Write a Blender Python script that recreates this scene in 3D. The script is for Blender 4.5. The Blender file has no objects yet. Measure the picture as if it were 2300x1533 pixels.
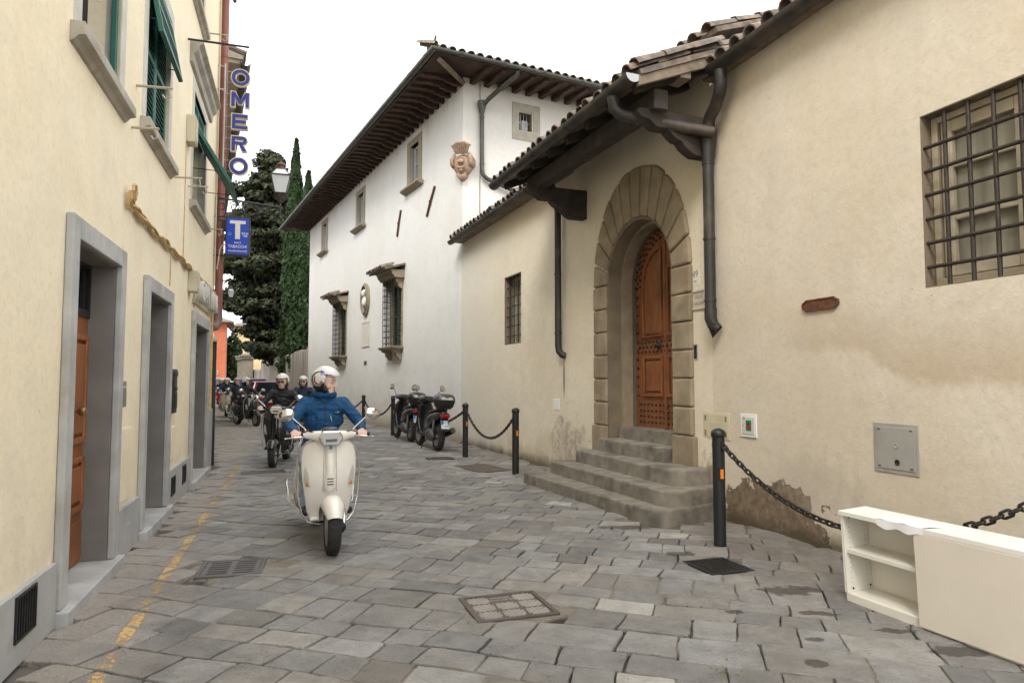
import bpy, bmesh, math, random
import numpy as np
from mathutils import Vector, Matrix, Euler
R = math.radians
random.seed(7); rng = np.random.default_rng(7)
SC = bpy.context.scene
COL = SC.collection
# ------------------------------------------------------------------ camera, sky, sun, exposure
HC = 1.5
cam = bpy.data.cameras.new('camera'); camo = bpy.data.objects.new('camera', cam); COL.objects.link(camo)
cam.lens = 24; cam.sensor_width = 36; cam.sensor_fit = 'HORIZONTAL'; cam.clip_start = 0.05; cam.clip_end = 2000
camo.location = (0, 0, HC); camo.rotation_euler = (R(90 + 3.32), 0, 0)
SC.camera = camo
SUN_EL, SUN_AZ = 46, 199            # overcast: elevation, compass angle from +Y (clockwise)
w = bpy.data.worlds.new('World'); SC.world = w; w.use_nodes = True
wt = w.node_tree; wt.nodes.clear()
sky = wt.nodes.new('ShaderNodeTexSky'); sky.sky_type = 'NISHITA'; sky.sun_disc = False
sky.sun_elevation = R(SUN_EL); sky.sun_rotation = R(SUN_AZ); sky.dust_density = 1; sky.air_density = 1.0; sky.ozone_density = 1
hs = wt.nodes.new('ShaderNodeHueSaturation'); hs.inputs['Saturation'].default_value = 0.13
wb = wt.nodes.new('ShaderNodeBackground'); wb.inputs['Strength'].default_value = 0.15
wo = wt.nodes.new('ShaderNodeOutputWorld')
cl = wt.nodes.new('ShaderNodeMix'); cl.data_type = 'RGBA'; cl.inputs[0].default_value = 0.8      # an even white cloud layer over the clear sky
cl.inputs[7].default_value = (7.0, 7.05, 7.15, 1)
wt.links.new(sky.outputs[0], hs.inputs['Color']); wt.links.new(hs.outputs[0], cl.inputs[6]); wt.links.new(cl.outputs[2], wb.inputs[0]); wt.links.new(wb.outputs[0], wo.inputs[0])
sl = bpy.data.lights.new('sun', 'SUN'); sl.energy = 1.4; sl.angle = R(25); sl.color = (1, .96, .9)
slo = bpy.data.objects.new('sun', sl); COL.objects.link(slo)
_d = Vector((math.sin(R(SUN_AZ)) * math.cos(R(SUN_EL)), math.cos(R(SUN_AZ)) * math.cos(R(SUN_EL)), math.sin(R(SUN_EL))))
slo.rotation_euler = _d.to_track_quat('Z', 'Y').to_euler()
SC.view_settings.view_transform = 'Standard'; SC.view_settings.look = 'None'
SC.view_settings.exposure = 1.28; SC.view_settings.gamma = 1.0; SC.view_settings.use_curve_mapping = False
SC.cycles.max_bounces = 5; SC.cycles.diffuse_bounces = 3; SC.cycles.glossy_bounces = 3; SC.cycles.transparent_max_bounces = 8
SC.cycles.use_adaptive_sampling = True; SC.cycles.adaptive_threshold = 0.03
SC.cycles.use_denoising = True
# ------------------------------------------------------------------ mesh builder
class MB:
    def __init__(s): s.v = []; s.f = []; s.mi = []; s.cur = 0
    def add(s, vs, fs):
        b = len(s.v); s.v += [tuple(p) for p in vs]
        for f in fs: s.f.append(tuple(b + i for i in f)); s.mi.append(s.cur)
        return s
    def mat(s, i): s.cur = i; return s
    def box(s, x0, x1, y0, y1, z0, z1):
        return s.add([(x0,y0,z0),(x1,y0,z0),(x1,y1,z0),(x0,y1,z0),(x0,y0,z1),(x1,y0,z1),(x1,y1,z1),(x0,y1,z1)],
              [(0,3,2,1),(4,5,6,7),(0,1,5,4),(1,2,6,5),(2,3,7,6),(3,0,4,7)])
    def quad(s, *p): return s.add(p, [tuple(range(len(p)))])
    def prism(s, poly, a0, a1, ax='y'):      # poly of 2D points in the other two axes, counter-clockwise or not
        n = len(poly)
        def P(p, a):
            if ax == 'y': return (p[0], a, p[1])
            if ax == 'x': return (a, p[0], p[1])
            return (p[0], p[1], a)
        vs = [P(p, a0) for p in poly] + [P(p, a1) for p in poly]
        fs = [tuple(range(n)), tuple(range(2*n-1, n-1, -1))] + [(i, (i+1) % n + 0, (i+1) % n + n, i + n) for i in range(n)]
        return s.add(vs, [fs[0][::-1], fs[1][::-1]] + [f for f in fs[2:]])
    def loft(s, rings, caps=True, closed=True):
        n = len(rings[0]); vs = [p for r in rings for p in r]; fs = []
        m = n if closed else n - 1
        for i in range(len(rings) - 1):
            for j in range(m): k = (j + 1) % n; fs.append((i*n+j, i*n+k, (i+1)*n+k, (i+1)*n+j))
        if caps and closed: fs.append(tuple(range(n))[::-1]); fs.append(tuple((len(rings)-1)*n + j for j in range(n)))
        return s.add(vs, fs)
    def tube(s, pts, r, seg=8, caps=True):
        pts = [Vector(p) for p in pts]; rs = r if isinstance(r, (list, tuple)) else [r] * len(pts)
        rings = []; prev = None
        for i, p in enumerate(pts):
            d = (pts[min(i+1, len(pts)-1)] - pts[max(i-1, 0)]).normalized()
            if prev is None:
                a = Vector((0,0,1)) if abs(d.z) < .9 else Vector((1,0,0))
                u = d.cross(a).normalized()
            else: u = (prev - d * prev.dot(d)).normalized()
            prev = u; v = d.cross(u)
            rings.append([p + (u * math.cos(2*math.pi*k/seg) + v * math.sin(2*math.pi*k/seg)) * rs[i] for k in range(seg)])
        return s.loft(rings, caps)
    def lathe(s, prof, seg=16, c=(0,0,0), ax='z', arc=2*math.pi):
        rings = []
        for r, h in prof:
            ring = []
            for k in range(seg):
                a = arc * k / seg; x, y = r * math.cos(a), r * math.sin(a)
                p = (x, y, h) if ax == 'z' else ((h, x, y) if ax == 'x' else (x, h, y))
                ring.append((p[0]+c[0], p[1]+c[1], p[2]+c[2]))
            rings.append(ring)
        return s.loft(rings, True)
    def ell(s, c, r, seg=14, rings=9):
        prof = []
        for i in range(rings + 1):
            a = -math.pi/2 + math.pi * i / rings; prof.append((max(math.cos(a), .02), math.sin(a)))
        m = MB(); m.lathe(prof, seg)
        return s.add([(c[0]+p[0]*r[0], c[1]+p[1]*r[1], c[2]+p[2]*r[2]) for p in m.v], m.f)
    def merge(s, m, M=None):
        return s.add([tuple((M @ Vector(p))) if M else p for p in m.v], m.f)
    def xf(s, M): s.v = [tuple(M @ Vector(p)) for p in s.v]; return s
    def mesh(s, name, mats, smooth=None):
        me = bpy.data.meshes.new(name); me.from_pydata(s.v, [], s.f)
        for m in (mats if isinstance(mats, (list, tuple)) else [mats]): me.materials.append(m)
        if any(s.mi): me.polygons.foreach_set('material_index', s.mi)
        if smooth is not None:
            me.polygons.foreach_set('use_smooth', [True] * len(me.polygons)); me.set_sharp_from_angle(angle=R(smooth))
        me.update(); return me
    def build(s, name, mats, parent=None, smooth=None, bevel=0, sub=0, loc=None, rot=None, fix=True):
        if fix:
            bm = bmesh.new(); me0 = bpy.data.meshes.new('t'); me0.from_pydata(s.v, [], s.f); 
            me0.polygons.foreach_set('material_index', s.mi); bm.from_mesh(me0)
            bmesh.ops.recalc_face_normals(bm, faces=bm.faces)
            me = bpy.data.meshes.new(name)
            for m in (mats if isinstance(mats, (list, tuple)) else [mats]): me.materials.append(m)
            bm.to_mesh(me); bm.free(); bpy.data.meshes.remove(me0)
            if smooth is not None:
                me.polygons.foreach_set('use_smooth', [True] * len(me.polygons)); me.set_sharp_from_angle(angle=R(smooth))
        else: me = s.mesh(name, mats, smooth)
        return inst(me, name, parent, loc, rot, bevel, sub)
def inst(me, name, parent=None, loc=None, rot=None, bevel=0, sub=0, scale=None):
    o = bpy.data.objects.new(name, me); COL.objects.link(o)
    if parent is not None: o.parent = parent
    if loc is not None: o.location = loc
    if rot is not None: o.rotation_euler = rot
    if scale is not None: o.scale = scale
    if bevel:
        b = o.modifiers.new('bevel', 'BEVEL'); b.width = bevel; b.segments = 2; b.limit_method = 'ANGLE'; b.angle_limit = R(40)
    if sub:
        b = o.modifiers.new('sub', 'SUBSURF'); b.levels = sub; b.render_levels = sub
    return o
def empty(name, parent=None, loc=(0,0,0), rot=(0,0,0)):
    o = bpy.data.objects.new(name, None); COL.objects.link(o); o.location = loc; o.rotation_euler = rot
    o.empty_display_size = .1
    if parent is not None: o.parent = parent
    return o
def tag(o, label, cat, group=None, kind=None):
    o['label'] = label; o['category'] = cat
    if group: o['group'] = group
    if kind: o['kind'] = kind
    return o
def struct(o): o['kind'] = 'structure'; return o
def stuff(o): o['kind'] = 'stuff'; return o
def text(body, size, mat, parent, loc, rot=(0,0,0), depth=.002, name='lettering', sx=1.0, align='CENTER', font_off=0.0):
    cu = bpy.data.curves.new('t', 'FONT'); cu.body = body; cu.size = size; cu.extrude = depth; cu.align_x = align; cu.align_y = 'CENTER'; cu.offset = font_off
    cu.resolution_u = 3
    to = bpy.data.objects.new('t', cu); COL.objects.link(to)
    dg = bpy.context.evaluated_depsgraph_get(); me = bpy.data.meshes.new_from_object(to.evaluated_get(dg))
    bpy.data.objects.remove(to); bpy.data.curves.remove(cu)
    me.materials.clear(); me.materials.append(mat)
    o = inst(me, name, parent, loc, rot); o.scale = (sx, 1, 1); return o
# ------------------------------------------------------------------ wall frames: x right along the wall, y into it, z up
class Wall:
    def __init__(s, p, q):
        s.o = Vector((p[0], p[1], 0)); d = Vector((q[0]-p[0], q[1]-p[1], 0)); s.L = d.length; s.u = d.normalized(); s.n = Vector((-s.u.y, s.u.x, 0))
        s.ang = math.atan2(s.u.y, s.u.x); s.M = Matrix.Translation(s.o) @ Matrix.Rotation(s.ang, 4, 'Z')
    def w(s, x, y, z=0): return s.o + s.u * x + s.n * y + Vector((0, 0, z))
    def root(s, name): return empty(name, None, s.o, (0, 0, s.ang))
LW = Wall((-2.847, 4.325), (-5.275, 11.949))
N1 = (2.291, 7.8); N2 = (-1.248, 16.935); N3 = (-10.026, 33.552); N0 = (5.003, -.2)
RW = Wall(N1, N0); PW = Wall(N2, N1); VW = Wall(N3, N2); VS = Wall(N2, (N2[0] + 8.93, N2[1] + 4.49))
# ------------------------------------------------------------------ materials
def newmat(name):
    m = bpy.data.materials.new(name); m.use_nodes = True; t = m.node_tree
    return m, t, t.nodes['Principled BSDF']
def nd(t, typ, ins=None, **at):
    n = t.nodes.new('ShaderNode' + typ)
    for k, v in at.items(): setattr(n, k, v)
    for k, v in (ins or {}).items():
        if isinstance(v, bpy.types.NodeSocket): t.links.new(v, n.inputs[k])
        else: n.inputs[k].default_value = v
    return n
def c4(c): return (c[0], c[1], c[2], 1)
def mix(t, f, a, b, mode='MIX'):
    n = t.nodes.new('ShaderNodeMix'); n.data_type = 'RGBA'; n.blend_type = mode
    for i, v in ((0, f), (6, a), (7, b)):
        if isinstance(v, bpy.types.NodeSocket): t.links.new(v, n.inputs[i])
        else: n.inputs[i].default_value = v if i == 0 else c4(v)
    return n.outputs[2]
def mth(t, op, a, b=None, clamp=False):
    n = t.nodes.new('ShaderNodeMath'); n.operation = op; n.use_clamp = clamp
    for i, v in enumerate((a, b)):
        if v is None: continue
        if isinstance(v, bpy.types.NodeSocket): t.links.new(v, n.inputs[i])
        else: n.inputs[i].default_value = v
    return n.outputs[0]
def mapr(t, f, a, b, c=0.0, d=1.0):
    return nd(t, 'MapRange', {0: f, 1: a, 2: b, 3: c, 4: d}, clamp=True).outputs[0]
def noise(t, vec, sc, det=4, rough=.55, dist=0.0):
    return nd(t, 'TexNoise', {'Vector': vec, 'Scale': sc, 'Detail': det, 'Roughness': rough, 'Distortion': dist}).outputs[0]
def pos(t): return nd(t, 'NewGeometry').outputs['Position']
def vscale(t, v, s): return nd(t, 'VectorMath', {0: v, 1: s}, operation='MULTIPLY').outputs[0]
def dotp(t, v, d): return nd(t, 'VectorMath', {0: v, 1: d}, operation='DOT_PRODUCT').outputs['Value']
def bump(t, h, strength=.3, dist=.01, nrm=None):
    ins = {'Height': h, 'Strength': strength, 'Distance': dist}
    if nrm is not None: ins['Normal'] = nrm
    return nd(t, 'Bump', ins).outputs[0]
def setin(t, b, k, v):
    if isinstance(v, bpy.types.NodeSocket): t.links.new(v, b.inputs[k])
    else: b.inputs[k].default_value = v
MC = {}
def mat(name, col, rough=.6, metal=0.0, var=.12, vs=4, bmp=0.0, bs=60, coat=0.0, c2=None, c2s=3, c2t=(.5, .65), spec=None, stretch=None, obj=False):
    if name in MC: return MC[name]
    m, t, b = newmat(name); MC[name] = m
    p = nd(t, 'TexCoord').outputs['Object'] if obj else pos(t)
    if stretch: p = vscale(t, p, stretch)
    n = noise(t, p, vs, 5)
    dark = tuple(max(0, c * (1 - var * 1.3)) for c in col); lite = tuple(min(1, c * (1 + var)) for c in col)
    cc = mix(t, mapr(t, n, .3, .7), dark, lite)
    if c2: cc = mix(t, mapr(t, noise(t, p, c2s, 6, .6), c2t[0], c2t[1]), cc, c2)
    setin(t, b, 'Base Color', cc)
    b.inputs['Roughness'].default_value = rough; b.inputs['Metallic'].default_value = metal
    if coat: b.inputs['Coat Weight'].default_value = coat; b.inputs['Coat Roughness'].default_value = .05
    if spec is not None: b.inputs['Specular IOR Level'].default_value = spec
    if bmp: setin(t, b, 'Normal', bump(t, noise(t, p, bs, 5, .6), bmp, .01))
    return m
def glassmat(name, col=(.9, .95, .95), rough=.02, trans=True, alpha=None):
    if name in MC: return MC[name]
    m, t, b = newmat(name); MC[name] = m
    b.inputs['Base Color'].default_value = c4(col); b.inputs['Roughness'].default_value = rough
    if alpha is not None: b.inputs['Alpha'].default_value = alpha
    elif trans: b.inputs['Transmission Weight'].default_value = 1; b.inputs['IOR'].default_value = 1.1
    return m
def plaster(name, base, stain, dirt, s_amt=.5, st_amt=.35, low=1.0, extra=None, bs=.35):
    m, t, b = newmat(name); p = pos(t); z = nd(t, 'SeparateXYZ', {0: p}).outputs[2]
    n1 = noise(t, p, .55, 5, .6, .4); n2 = noise(t, p, 2.3, 6, .62); n3 = noise(t, vscale(t, p, (2.6, 2.6, .22)), 1.6, 5, .6); n4 = noise(t, p, 22, 4, .6)
    c = mix(t, mth(t, 'MULTIPLY', mapr(t, n1, .42, .68), s_amt), base, stain)
    c = mix(t, mth(t, 'MULTIPLY', mapr(t, n2, .45, .7), s_amt * .75), c, tuple(x * .86 for x in base))
    c = mix(t, mth(t, 'MULTIPLY', mapr(t, n3, .52, .78), st_amt), c, stain)
    c = mix(t, mth(t, 'MULTIPLY', mapr(t, n4, .48, .7), .4), c, tuple(x * .75 for x in base))
    lowm = mth(t, 'MULTIPLY', mapr(t, z, 0.05, low, 1, 0), mapr(t, mth(t, 'ADD', noise(t, p, 1.7, 7, .65, .6), mapr(t, z, 0, low * .5, .22, 0)), .46, .66))
    c = mix(t, mth(t, 'MULTIPLY', lowm, .8), c, dirt)
    nrm = bump(t, mth(t, 'ADD', mth(t, 'MULTIPLY', noise(t, p, 5, 3, .6), 4.0), noise(t, p, 60, 3, .65)), bs, .008)
    ch = nd(t, 'TexVoronoi', {'Vector': p, 'Scale': 3.1, 'Randomness': 1.0}); chm = mapr(t, mth(t, 'SUBTRACT', ch.outputs['Distance'], mth(t, 'MULTIPLY', n4, .03)), .008, .02, .55, 0)
    c = mix(t, mth(t, 'MULTIPLY', chm, mapr(t, n2, .47, .53)), c, tuple(x * .4 for x in stain))      # small chips and nail holes
    if extra: c, nrm = extra(t, p, z, c, nrm)
    setin(t, b, 'Base Color', c); b.inputs['Roughness'].default_value = .9; b.inputs['Specular IOR Level'].default_value = .2
    setin(t, b, 'Normal', nrm); return m
def along(t, p, W, ox=0.0):
    return mth(t, 'SUBTRACT', dotp(t, p, tuple(W.u)), W.o.dot(W.u) + ox)
def spot(t, s, z, s0, z0, rs, rz, soft=.5):       # soft elliptical patch mask on a wall, for stains with their own shape
    a = mth(t, 'DIVIDE', mth(t, 'SUBTRACT', s, s0), rs); c = mth(t, 'DIVIDE', mth(t, 'SUBTRACT', z, z0), rz)
    return mth(t, 'SUBTRACT', 1.0, mth(t, 'SQRT', mth(t, 'ADD', mth(t, 'MULTIPLY', a, a), mth(t, 'MULTIPLY', c, c))))
def rw_extra(t, p, z, c, nrm):
    s = along(t, p, RW)
    n = noise(t, p, 3.2, 6, .68, .3)
    # brown damp stain high on the wall: soft above, a hard edge of repaired plaster below
    m6 = noise(t, p, 4.5, 6, .66, .5); lowb = mapr(t, s, 2.05, 2.6, 1.78, 1.47)
    k = mapr(t, mth(t, 'ADD', mth(t, 'SUBTRACT', z, lowb), mth(t, 'MULTIPLY', mth(t, 'SUBTRACT', m6, .5), .16)), -.05, .06)
    k = mth(t, 'MULTIPLY', k, mapr(t, mth(t, 'ADD', mth(t, 'SUBTRACT', z, mth(t, 'MULTIPLY', lowb, .55)), mth(t, 'MULTIPLY', mth(t, 'SUBTRACT', m6, .5), 1.0)), .75, 1.3, 1, 0))
    k = mth(t, 'MULTIPLY', k, mth(t, 'MULTIPLY', mapr(t, s, 1.0, 1.6), mapr(t, m6, .3, .6, .45, 1)))
    c = mix(t, mth(t, 'MULTIPLY', k, .72), c, (.40, .305, .2))
    c = mix(t, mth(t, 'MULTIPLY', mapr(t, noise(t, vscale(t, p, (1, 1, 1.3)), 7, 5, .7, .9), .52, .7), .3), c, (.46, .375, .265))
    # plaster fallen away at the foot
    f = mth(t, 'ADD', spot(t, s, z, .95, .0, 1.15, .66), mth(t, 'MULTIPLY', mth(t, 'SUBTRACT', n, .5), 1.35))
    k = mapr(t, f, .285, .31)
    rough = mix(t, mapr(t, noise(t, p, 14, 6, .7), .35, .7), (.13, .09, .06), (.26, .2, .14))
    c = mix(t, k, c, rough)
    nrm = bump(t, mth(t, 'SUBTRACT', mth(t, 'MULTIPLY', noise(t, p, 18, 6, .7), mth(t, 'MULTIPLY', k, .5)), k), .9, .025, nrm)
    g = mapr(t, mth(t, 'ADD', z, mth(t, 'MULTIPLY', mth(t, 'SUBTRACT', n, .5), .25)), .02, .14, 1, 0)
    c = mix(t, mth(t, 'MULTIPLY', g, .8), c, (.07, .06, .035))
    k2 = mapr(t, mth(t, 'ADD', spot(t, s, z, 1.55, .55, .9, .5), mth(t, 'MULTIPLY', mth(t, 'SUBTRACT', noise(t, vscale(t, p, (1, 1, .6)), 5, 6, .7, .8), .5), 2.2)), .3, .8)
    c = mix(t, mth(t, 'MULTIPLY', k2, .4), c, (.38, .33, .27))
    # white drip lines
    return c, nrm
def pw_extra(t, p, z, c, nrm):
    s = along(t, p, PW)
    n = noise(t, p, 3.0, 6, .68, .3)
    c = mix(t, mth(t, 'MULTIPLY', mapr(t, s, 0.0, 3.5, 1, 0), .85), c, (.64, .61, .54))
    f = mth(t, 'ADD', spot(t, s, z, 6.1, .25, 1.1, .9), mth(t, 'MULTIPLY', mth(t, 'SUBTRACT', n, .5), 1.6))
    k = mapr(t, f, .25, .5)
    c = mix(t, mth(t, 'MULTIPLY', k, .7), c, mix(t, mapr(t, noise(t, p, 9, 5, .7), .4, .6), (.25, .21, .16), (.5, .44, .35)))
    f = mth(t, 'ADD', spot(t, s, z, 9.75, .2, .5, .8), mth(t, 'MULTIPLY', mth(t, 'SUBTRACT', n, .5), 1.3))
    c = mix(t, mth(t, 'MULTIPLY', mapr(t, f, .35, .5), .8), c, (.24, .19, .14))
    d = spot(t, s, z, 5.87, 1.55, .05, .4); c = mix(t, mth(t, 'MULTIPLY', mapr(t, d, 0, .5), .8), c, (.12, .1, .08))
    g = mapr(t, mth(t, 'ADD', z, mth(t, 'MULTIPLY', mth(t, 'SUBTRACT', n, .5), .3)), .0, .18, 1, 0)
    c = mix(t, mth(t, 'MULTIPLY', g, .85), c, (.09, .075, .045))
    nrm = bump(t, k, .4, .01, nrm)
    return c, nrm
def vw_extra(t, p, z, c, nrm):
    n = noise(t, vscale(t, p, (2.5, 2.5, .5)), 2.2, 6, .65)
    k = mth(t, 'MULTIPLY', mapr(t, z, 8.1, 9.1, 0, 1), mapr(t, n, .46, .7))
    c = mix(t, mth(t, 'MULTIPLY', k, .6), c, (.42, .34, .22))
    g = mapr(t, mth(t, 'ADD', z, mth(t, 'MULTIPLY', n, -.3)), -.1, .25, 1, 0)
    return mix(t, mth(t, 'MULTIPLY', g, .6), c, (.2, .16, .1)), nrm
M_yel = plaster('yellow_plaster', (.88, .785, .585), (.84, .715, .49), (.6, .53, .43), .85, .45, 1.1, None, .18)
M_rw = plaster('cream_plaster_near', (.625, .565, .47), (.555, .475, .355), (.42, .36, .28), .8, .5, .7, rw_extra, .28)
M_pw = plaster('cream_plaster_gate', (.68, .615, .495), (.61, .525, .385), (.4, .34, .25), .8, .5, .7, pw_extra, .28)
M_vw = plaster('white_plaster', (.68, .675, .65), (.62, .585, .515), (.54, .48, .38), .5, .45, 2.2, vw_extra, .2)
M_vs = plaster('white_plaster_side', (.72, .70, .65), (.66, .6, .5), (.6, .52, .4), .4, .3, .6, None, .3)
M_grey = mat('grey_stone_trim', (.43, .43, .415), .8, 0, .16, 3, .35, 45, c2=(.34, .32, .285), c2s=4, c2t=(.5, .75))
M_greyd = mat('grey_stone_reveal', (.2, .185, .168), .85, 0, .12, 3, .3, 60)
M_plinth = mat('grey_plinth', (.40, .40, .39), .85, 0, .14, 2.5, .3, 40, c2=(.3, .27, .23), c2s=5, c2t=(.52, .75))
M_serena = mat('brown_sandstone', (.255, .205, .135), .85, 0, .22, 4, .4, 50, c2=(.21, .15, .09), c2s=2.5, c2t=(.5, .7))
M_serd = mat('brown_sandstone_dark', (.17, .135, .09), .88, 0, .16, 4, .3, 60)
M_step = mat('worn_step_stone', (.195, .175, .14), .85, 0, .25, 6, .4, 30, c2=(.075, .067, .055), c2s=2.4, c2t=(.52, .7))
M_vstone = mat('villa_window_stone', (.27, .225, .155), .85, 0, .15, 5, .25, 60)
M_woodd = mat('dark_eave_wood', (.04, .031, .025), .85, 0, .3, 6, .3, 50)
M_woodv = mat('villa_rafter_wood', (.062, .036, .025), .85, 0, .3, 5, .3, 50)
M_wood_grey = mat('weathered_roof_timber', (.2, .155, .11), .85, 0, .3, 8, .4, 40)
M_copper = mat('dark_copper_gutter', (.032, .029, .026), .5, .2, .25, 5, .1, 30, c2=(.1, .075, .055), c2s=2, c2t=(.5, .7))
M_gut2 = mat('grey_green_gutter', (.085, .085, .075), .5, .4, .2, 4, .1, 30)
M_redpipe = mat('brown_red_pipe', (.24, .085, .062), .5, .1, .15, 4)
M_iron = mat('black_iron', (.022, .022, .023), .5, .3, .2, 30, .1, 60)
M_bollard = mat('bollard_black', (.013, .015, .016), .45, .1, .15, 6, .1, 80)
M_chain = mat('chain_iron', (.032, .028, .025), .45, .5, .3, 30)
M_rust = mat('rusty_iron', (.13, .055, .03), .75, .3, .3, 20, .3, 60)
M_green = mat('green_shutter', (.02, .115, .085), .55, 0, .15, 5)
M_greend = mat('dark_green_shutter', (.03, .055, .035), .6, 0, .2, 5)
M_dark = mat('dark_interior', (.012, .012, .013), .8, 0, .1)
M_glassd = mat('dark_window_glass', (.02, .025, .028), .06, 0, .1, 3)
M_glassc = mat('curtained_glass', (.28, .26, .2), .12, 0, .25, 3, stretch=(3, 3, .4))
M_white = mat('white_paint', (.74, .74, .72), .45, 0, .05)
M_winwhite = mat('window_white_frame', (.6, .6, .58), .5, 0, .08)
M_wframe = mat('cream_window_wood', (.42, .36, .265), .65, 0, .15, 6)
M_beige = mat('beige_plastic', (.52, .47, .33), .5, 0, .08)
M_cable = mat('yellow_painted_cable', (.56, .39, .17), .7, 0, .2, 12)
M_chrome = mat('chrome', (.72, .72, .72), .12, 1.0, .03)
M_steel = mat('brushed_steel', (.4, .4, .4), .35, .9, .1)
M_brass = mat('brass', (.4, .25, .1), .35, .9, .15)
M_alu = mat('grey_panel_metal', (.36, .35, .32), .55, .2, .08, 4)
M_orange = mat('orange_reflector', (.75, .22, .01), .4, 0, .05)
M_black = mat('black_plastic', (.016, .016, .017), .45, 0, .1)
M_rubber = mat('tyre_rubber', (.022, .022, .022), .8, 0, .15, 20, .2, 80)
M_terra = mat('terracotta', (.34, .24, .17), .85, 0, .2, 12, .5, 40, c2=(.26, .15, .09), c2s=8, c2t=(.5, .65))
M_marble = mat('pale_marble', (.5, .45, .36), .7, 0, .1, 6, .1, 60)
M_marbw = mat('white_marble', (.62, .6, .55), .6, 0, .1, 6)
M_tile = mat('roof_tile_clay', (.2, .15, .115), .9, 0, .35, 9, .5, 40, c2=(.1, .095, .082), c2s=6, c2t=(.45, .62))
M_orn = mat('orange_plaster', (.42, .125, .06), .9, 0, .1, 1.5)
M_yel2 = mat('pale_yellow_plaster', (.62, .5, .27), .9, 0, .1, 1.2)
M_soffit = mat('beige_soffit', (.42, .37, .29), .9, 0, .1, 3)
# ------------------------------------------------------------------ ground
def stone_mat(name, is_mortar=False):
    m, t, b = newmat(name); p = pos(t)
    s = along(t, p, RW); yy = dotp(t, p, tuple(RW.n)); yy = mth(t, 'SUBTRACT', yy, RW.o.dot(RW.n))
    if is_mortar:
        zz_ = nd(t, 'SeparateXYZ', {0: p}).outputs[2]
        c = mix(t, mapr(t, noise(t, p, 38, 4, .6), .35, .7), (.29, .25, .2), (.2, .17, .135))
        c = mix(t, mapr(t, zz_, -.020, -.008, 1, 0), c, (.035, .031, .027))
    else:
        tint = nd(t, 'Attribute', attribute_name='tint').outputs['Color']
        n1 = noise(t, p, 5, 5, .65, .2); n2 = noise(t, p, 55, 3, .65)
        c = mix(t, 1.0, mix(t, mapr(t, n1, .3, .72), (.70, .69, .67), (1.18, 1.16, 1.12)), tint, 'MULTIPLY')
        c = mix(t, mth(t, 'MULTIPLY', mapr(t, n2, .5, .75), .4), c, (.2, .19, .175))
        v = nd(t, 'TexVoronoi', {'Vector': vscale(t, p, (1.0, 1.6, 1)), 'Scale': 19.0, 'Randomness': 1.0}).outputs['Distance']
        pit = mth(t, 'MULTIPLY', mapr(t, v, .07, .16, 1, 0), mapr(t, noise(t, p, 4, 2), .46, .56))
        c = mix(t, mth(t, 'MULTIPLY', pit, .9), c, (.04, .037, .035))
        c = mix(t, mth(t, 'MULTIPLY', mapr(t, noise(t, p, .9, 5, .65, .8), .52, .68), .55), c, (.13, .12, .11))
        c = mix(t, mth(t, 'MULTIPLY', mapr(t, noise(t, p, 1.1, 6, .65, .5), .5, .72), .45), c, (.32, .28, .225))
    dust = mth(t, 'MULTIPLY', mapr(t, mth(t, 'ADD', yy, mth(t, 'MULTIPLY', mth(t, 'SUBTRACT', noise(t, p, 1.6, 6, .65), .5), 1.4)), -1.35, -.35), .85)
    c = mix(t, mth(t, 'MULTIPLY', dust, .75), c, mix(t, mapr(t, noise(t, vscale(t, p, (8, 8, 8)), 1, 6, .7), .35, .65), (.11, .09, .072), (.22, .185, .15)))
    ly = mth(t, 'SUBTRACT', dotp(t, p, tuple(LW.n)), LW.o.dot(LW.n))
    dl = mapr(t, mth(t, 'ADD', ly, mth(t, 'MULTIPLY', mth(t, 'SUBTRACT', noise(t, p, 2.2, 6, .65), .5), .9)), -.75, -.15)
    c = mix(t, mth(t, 'MULTIPLY', dl, .7), c, (.4, .35, .29))
    wet = None
    sx = nd(t, 'SeparateXYZ', {0: p})
    for (wx, wy, rx, ry) in ((1.47, 6.02, .2, .13), (1.98, 4.98, .34, .16), (2.0, 4.5, .2, .07), (1.62, 3.72, .11, .08), (2.3, 4.2, .2, .06), (1.45, 4.55, .1, .05), (2.5, 3.9, .3, .12), (1.75, 4.05, .1, .05), (1.3, 3.4, .1, .07), (1.2, 7.1, .5, .16)):
        k = spot(t, sx.outputs[0], sx.outputs[1], wx, wy, rx, ry)
        wet = k if wet is None else mth(t, 'MAXIMUM', wet, k)
    wk = mapr(t, mth(t, 'ADD', wet, mth(t, 'MULTIPLY', mth(t, 'SUBTRACT', noise(t, p, 9, 6, .7), .5), 1.7)), .3, .42)
    c = mix(t, mth(t, 'MULTIPLY', wk, .75), c, (.045, .036, .028))
    setin(t, b, 'Base Color', c)
    setin(t, b, 'Roughness', mapr(t, noise(t, p, 6, 4), .3, .7, .5, .78)); b.inputs['Specular IOR Level'].default_value = .45
    hh = mth(t, 'ADD', mth(t, 'MULTIPLY', noise(t, p, 11, 5, .68), 2.4), noise(t, vscale(t, p, (1, 1.5, 1)), 60, 4, .7))
    nrm = bump(t, hh, 1.0, .016)
    setin(t, b, 'Normal', nrm); return m
M_stone = stone_mat('paving_stone'); M_mortar = stone_mat('joint_mortar', True)
M_earth = mat('far_ground', (.13, .12, .1), .95, 0, .2, 1)
g = MB(); g.quad((-300, -60, -.03), (300, -60, -.03), (300, 500, -.03), (-300, 500, -.03)); struct(g.build('ground', M_earth))
COVERS = {  # centre, half sizes, angle
    'A': ((-2.25, 5.586), (.245, .25), 14.6), 'B': ((-.03, 4.654), (.275, .255), 18.6), 'C': ((1.668, 5.637), (.2, .21), 18.7),
    'D': ((-4.12, 11.4), (.34, .17), 22), 'E': ((-.51, 11.88), (.5, .31), -58), 'F': ((-1.4, 13.35), (.26, .2), 16)}
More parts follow.
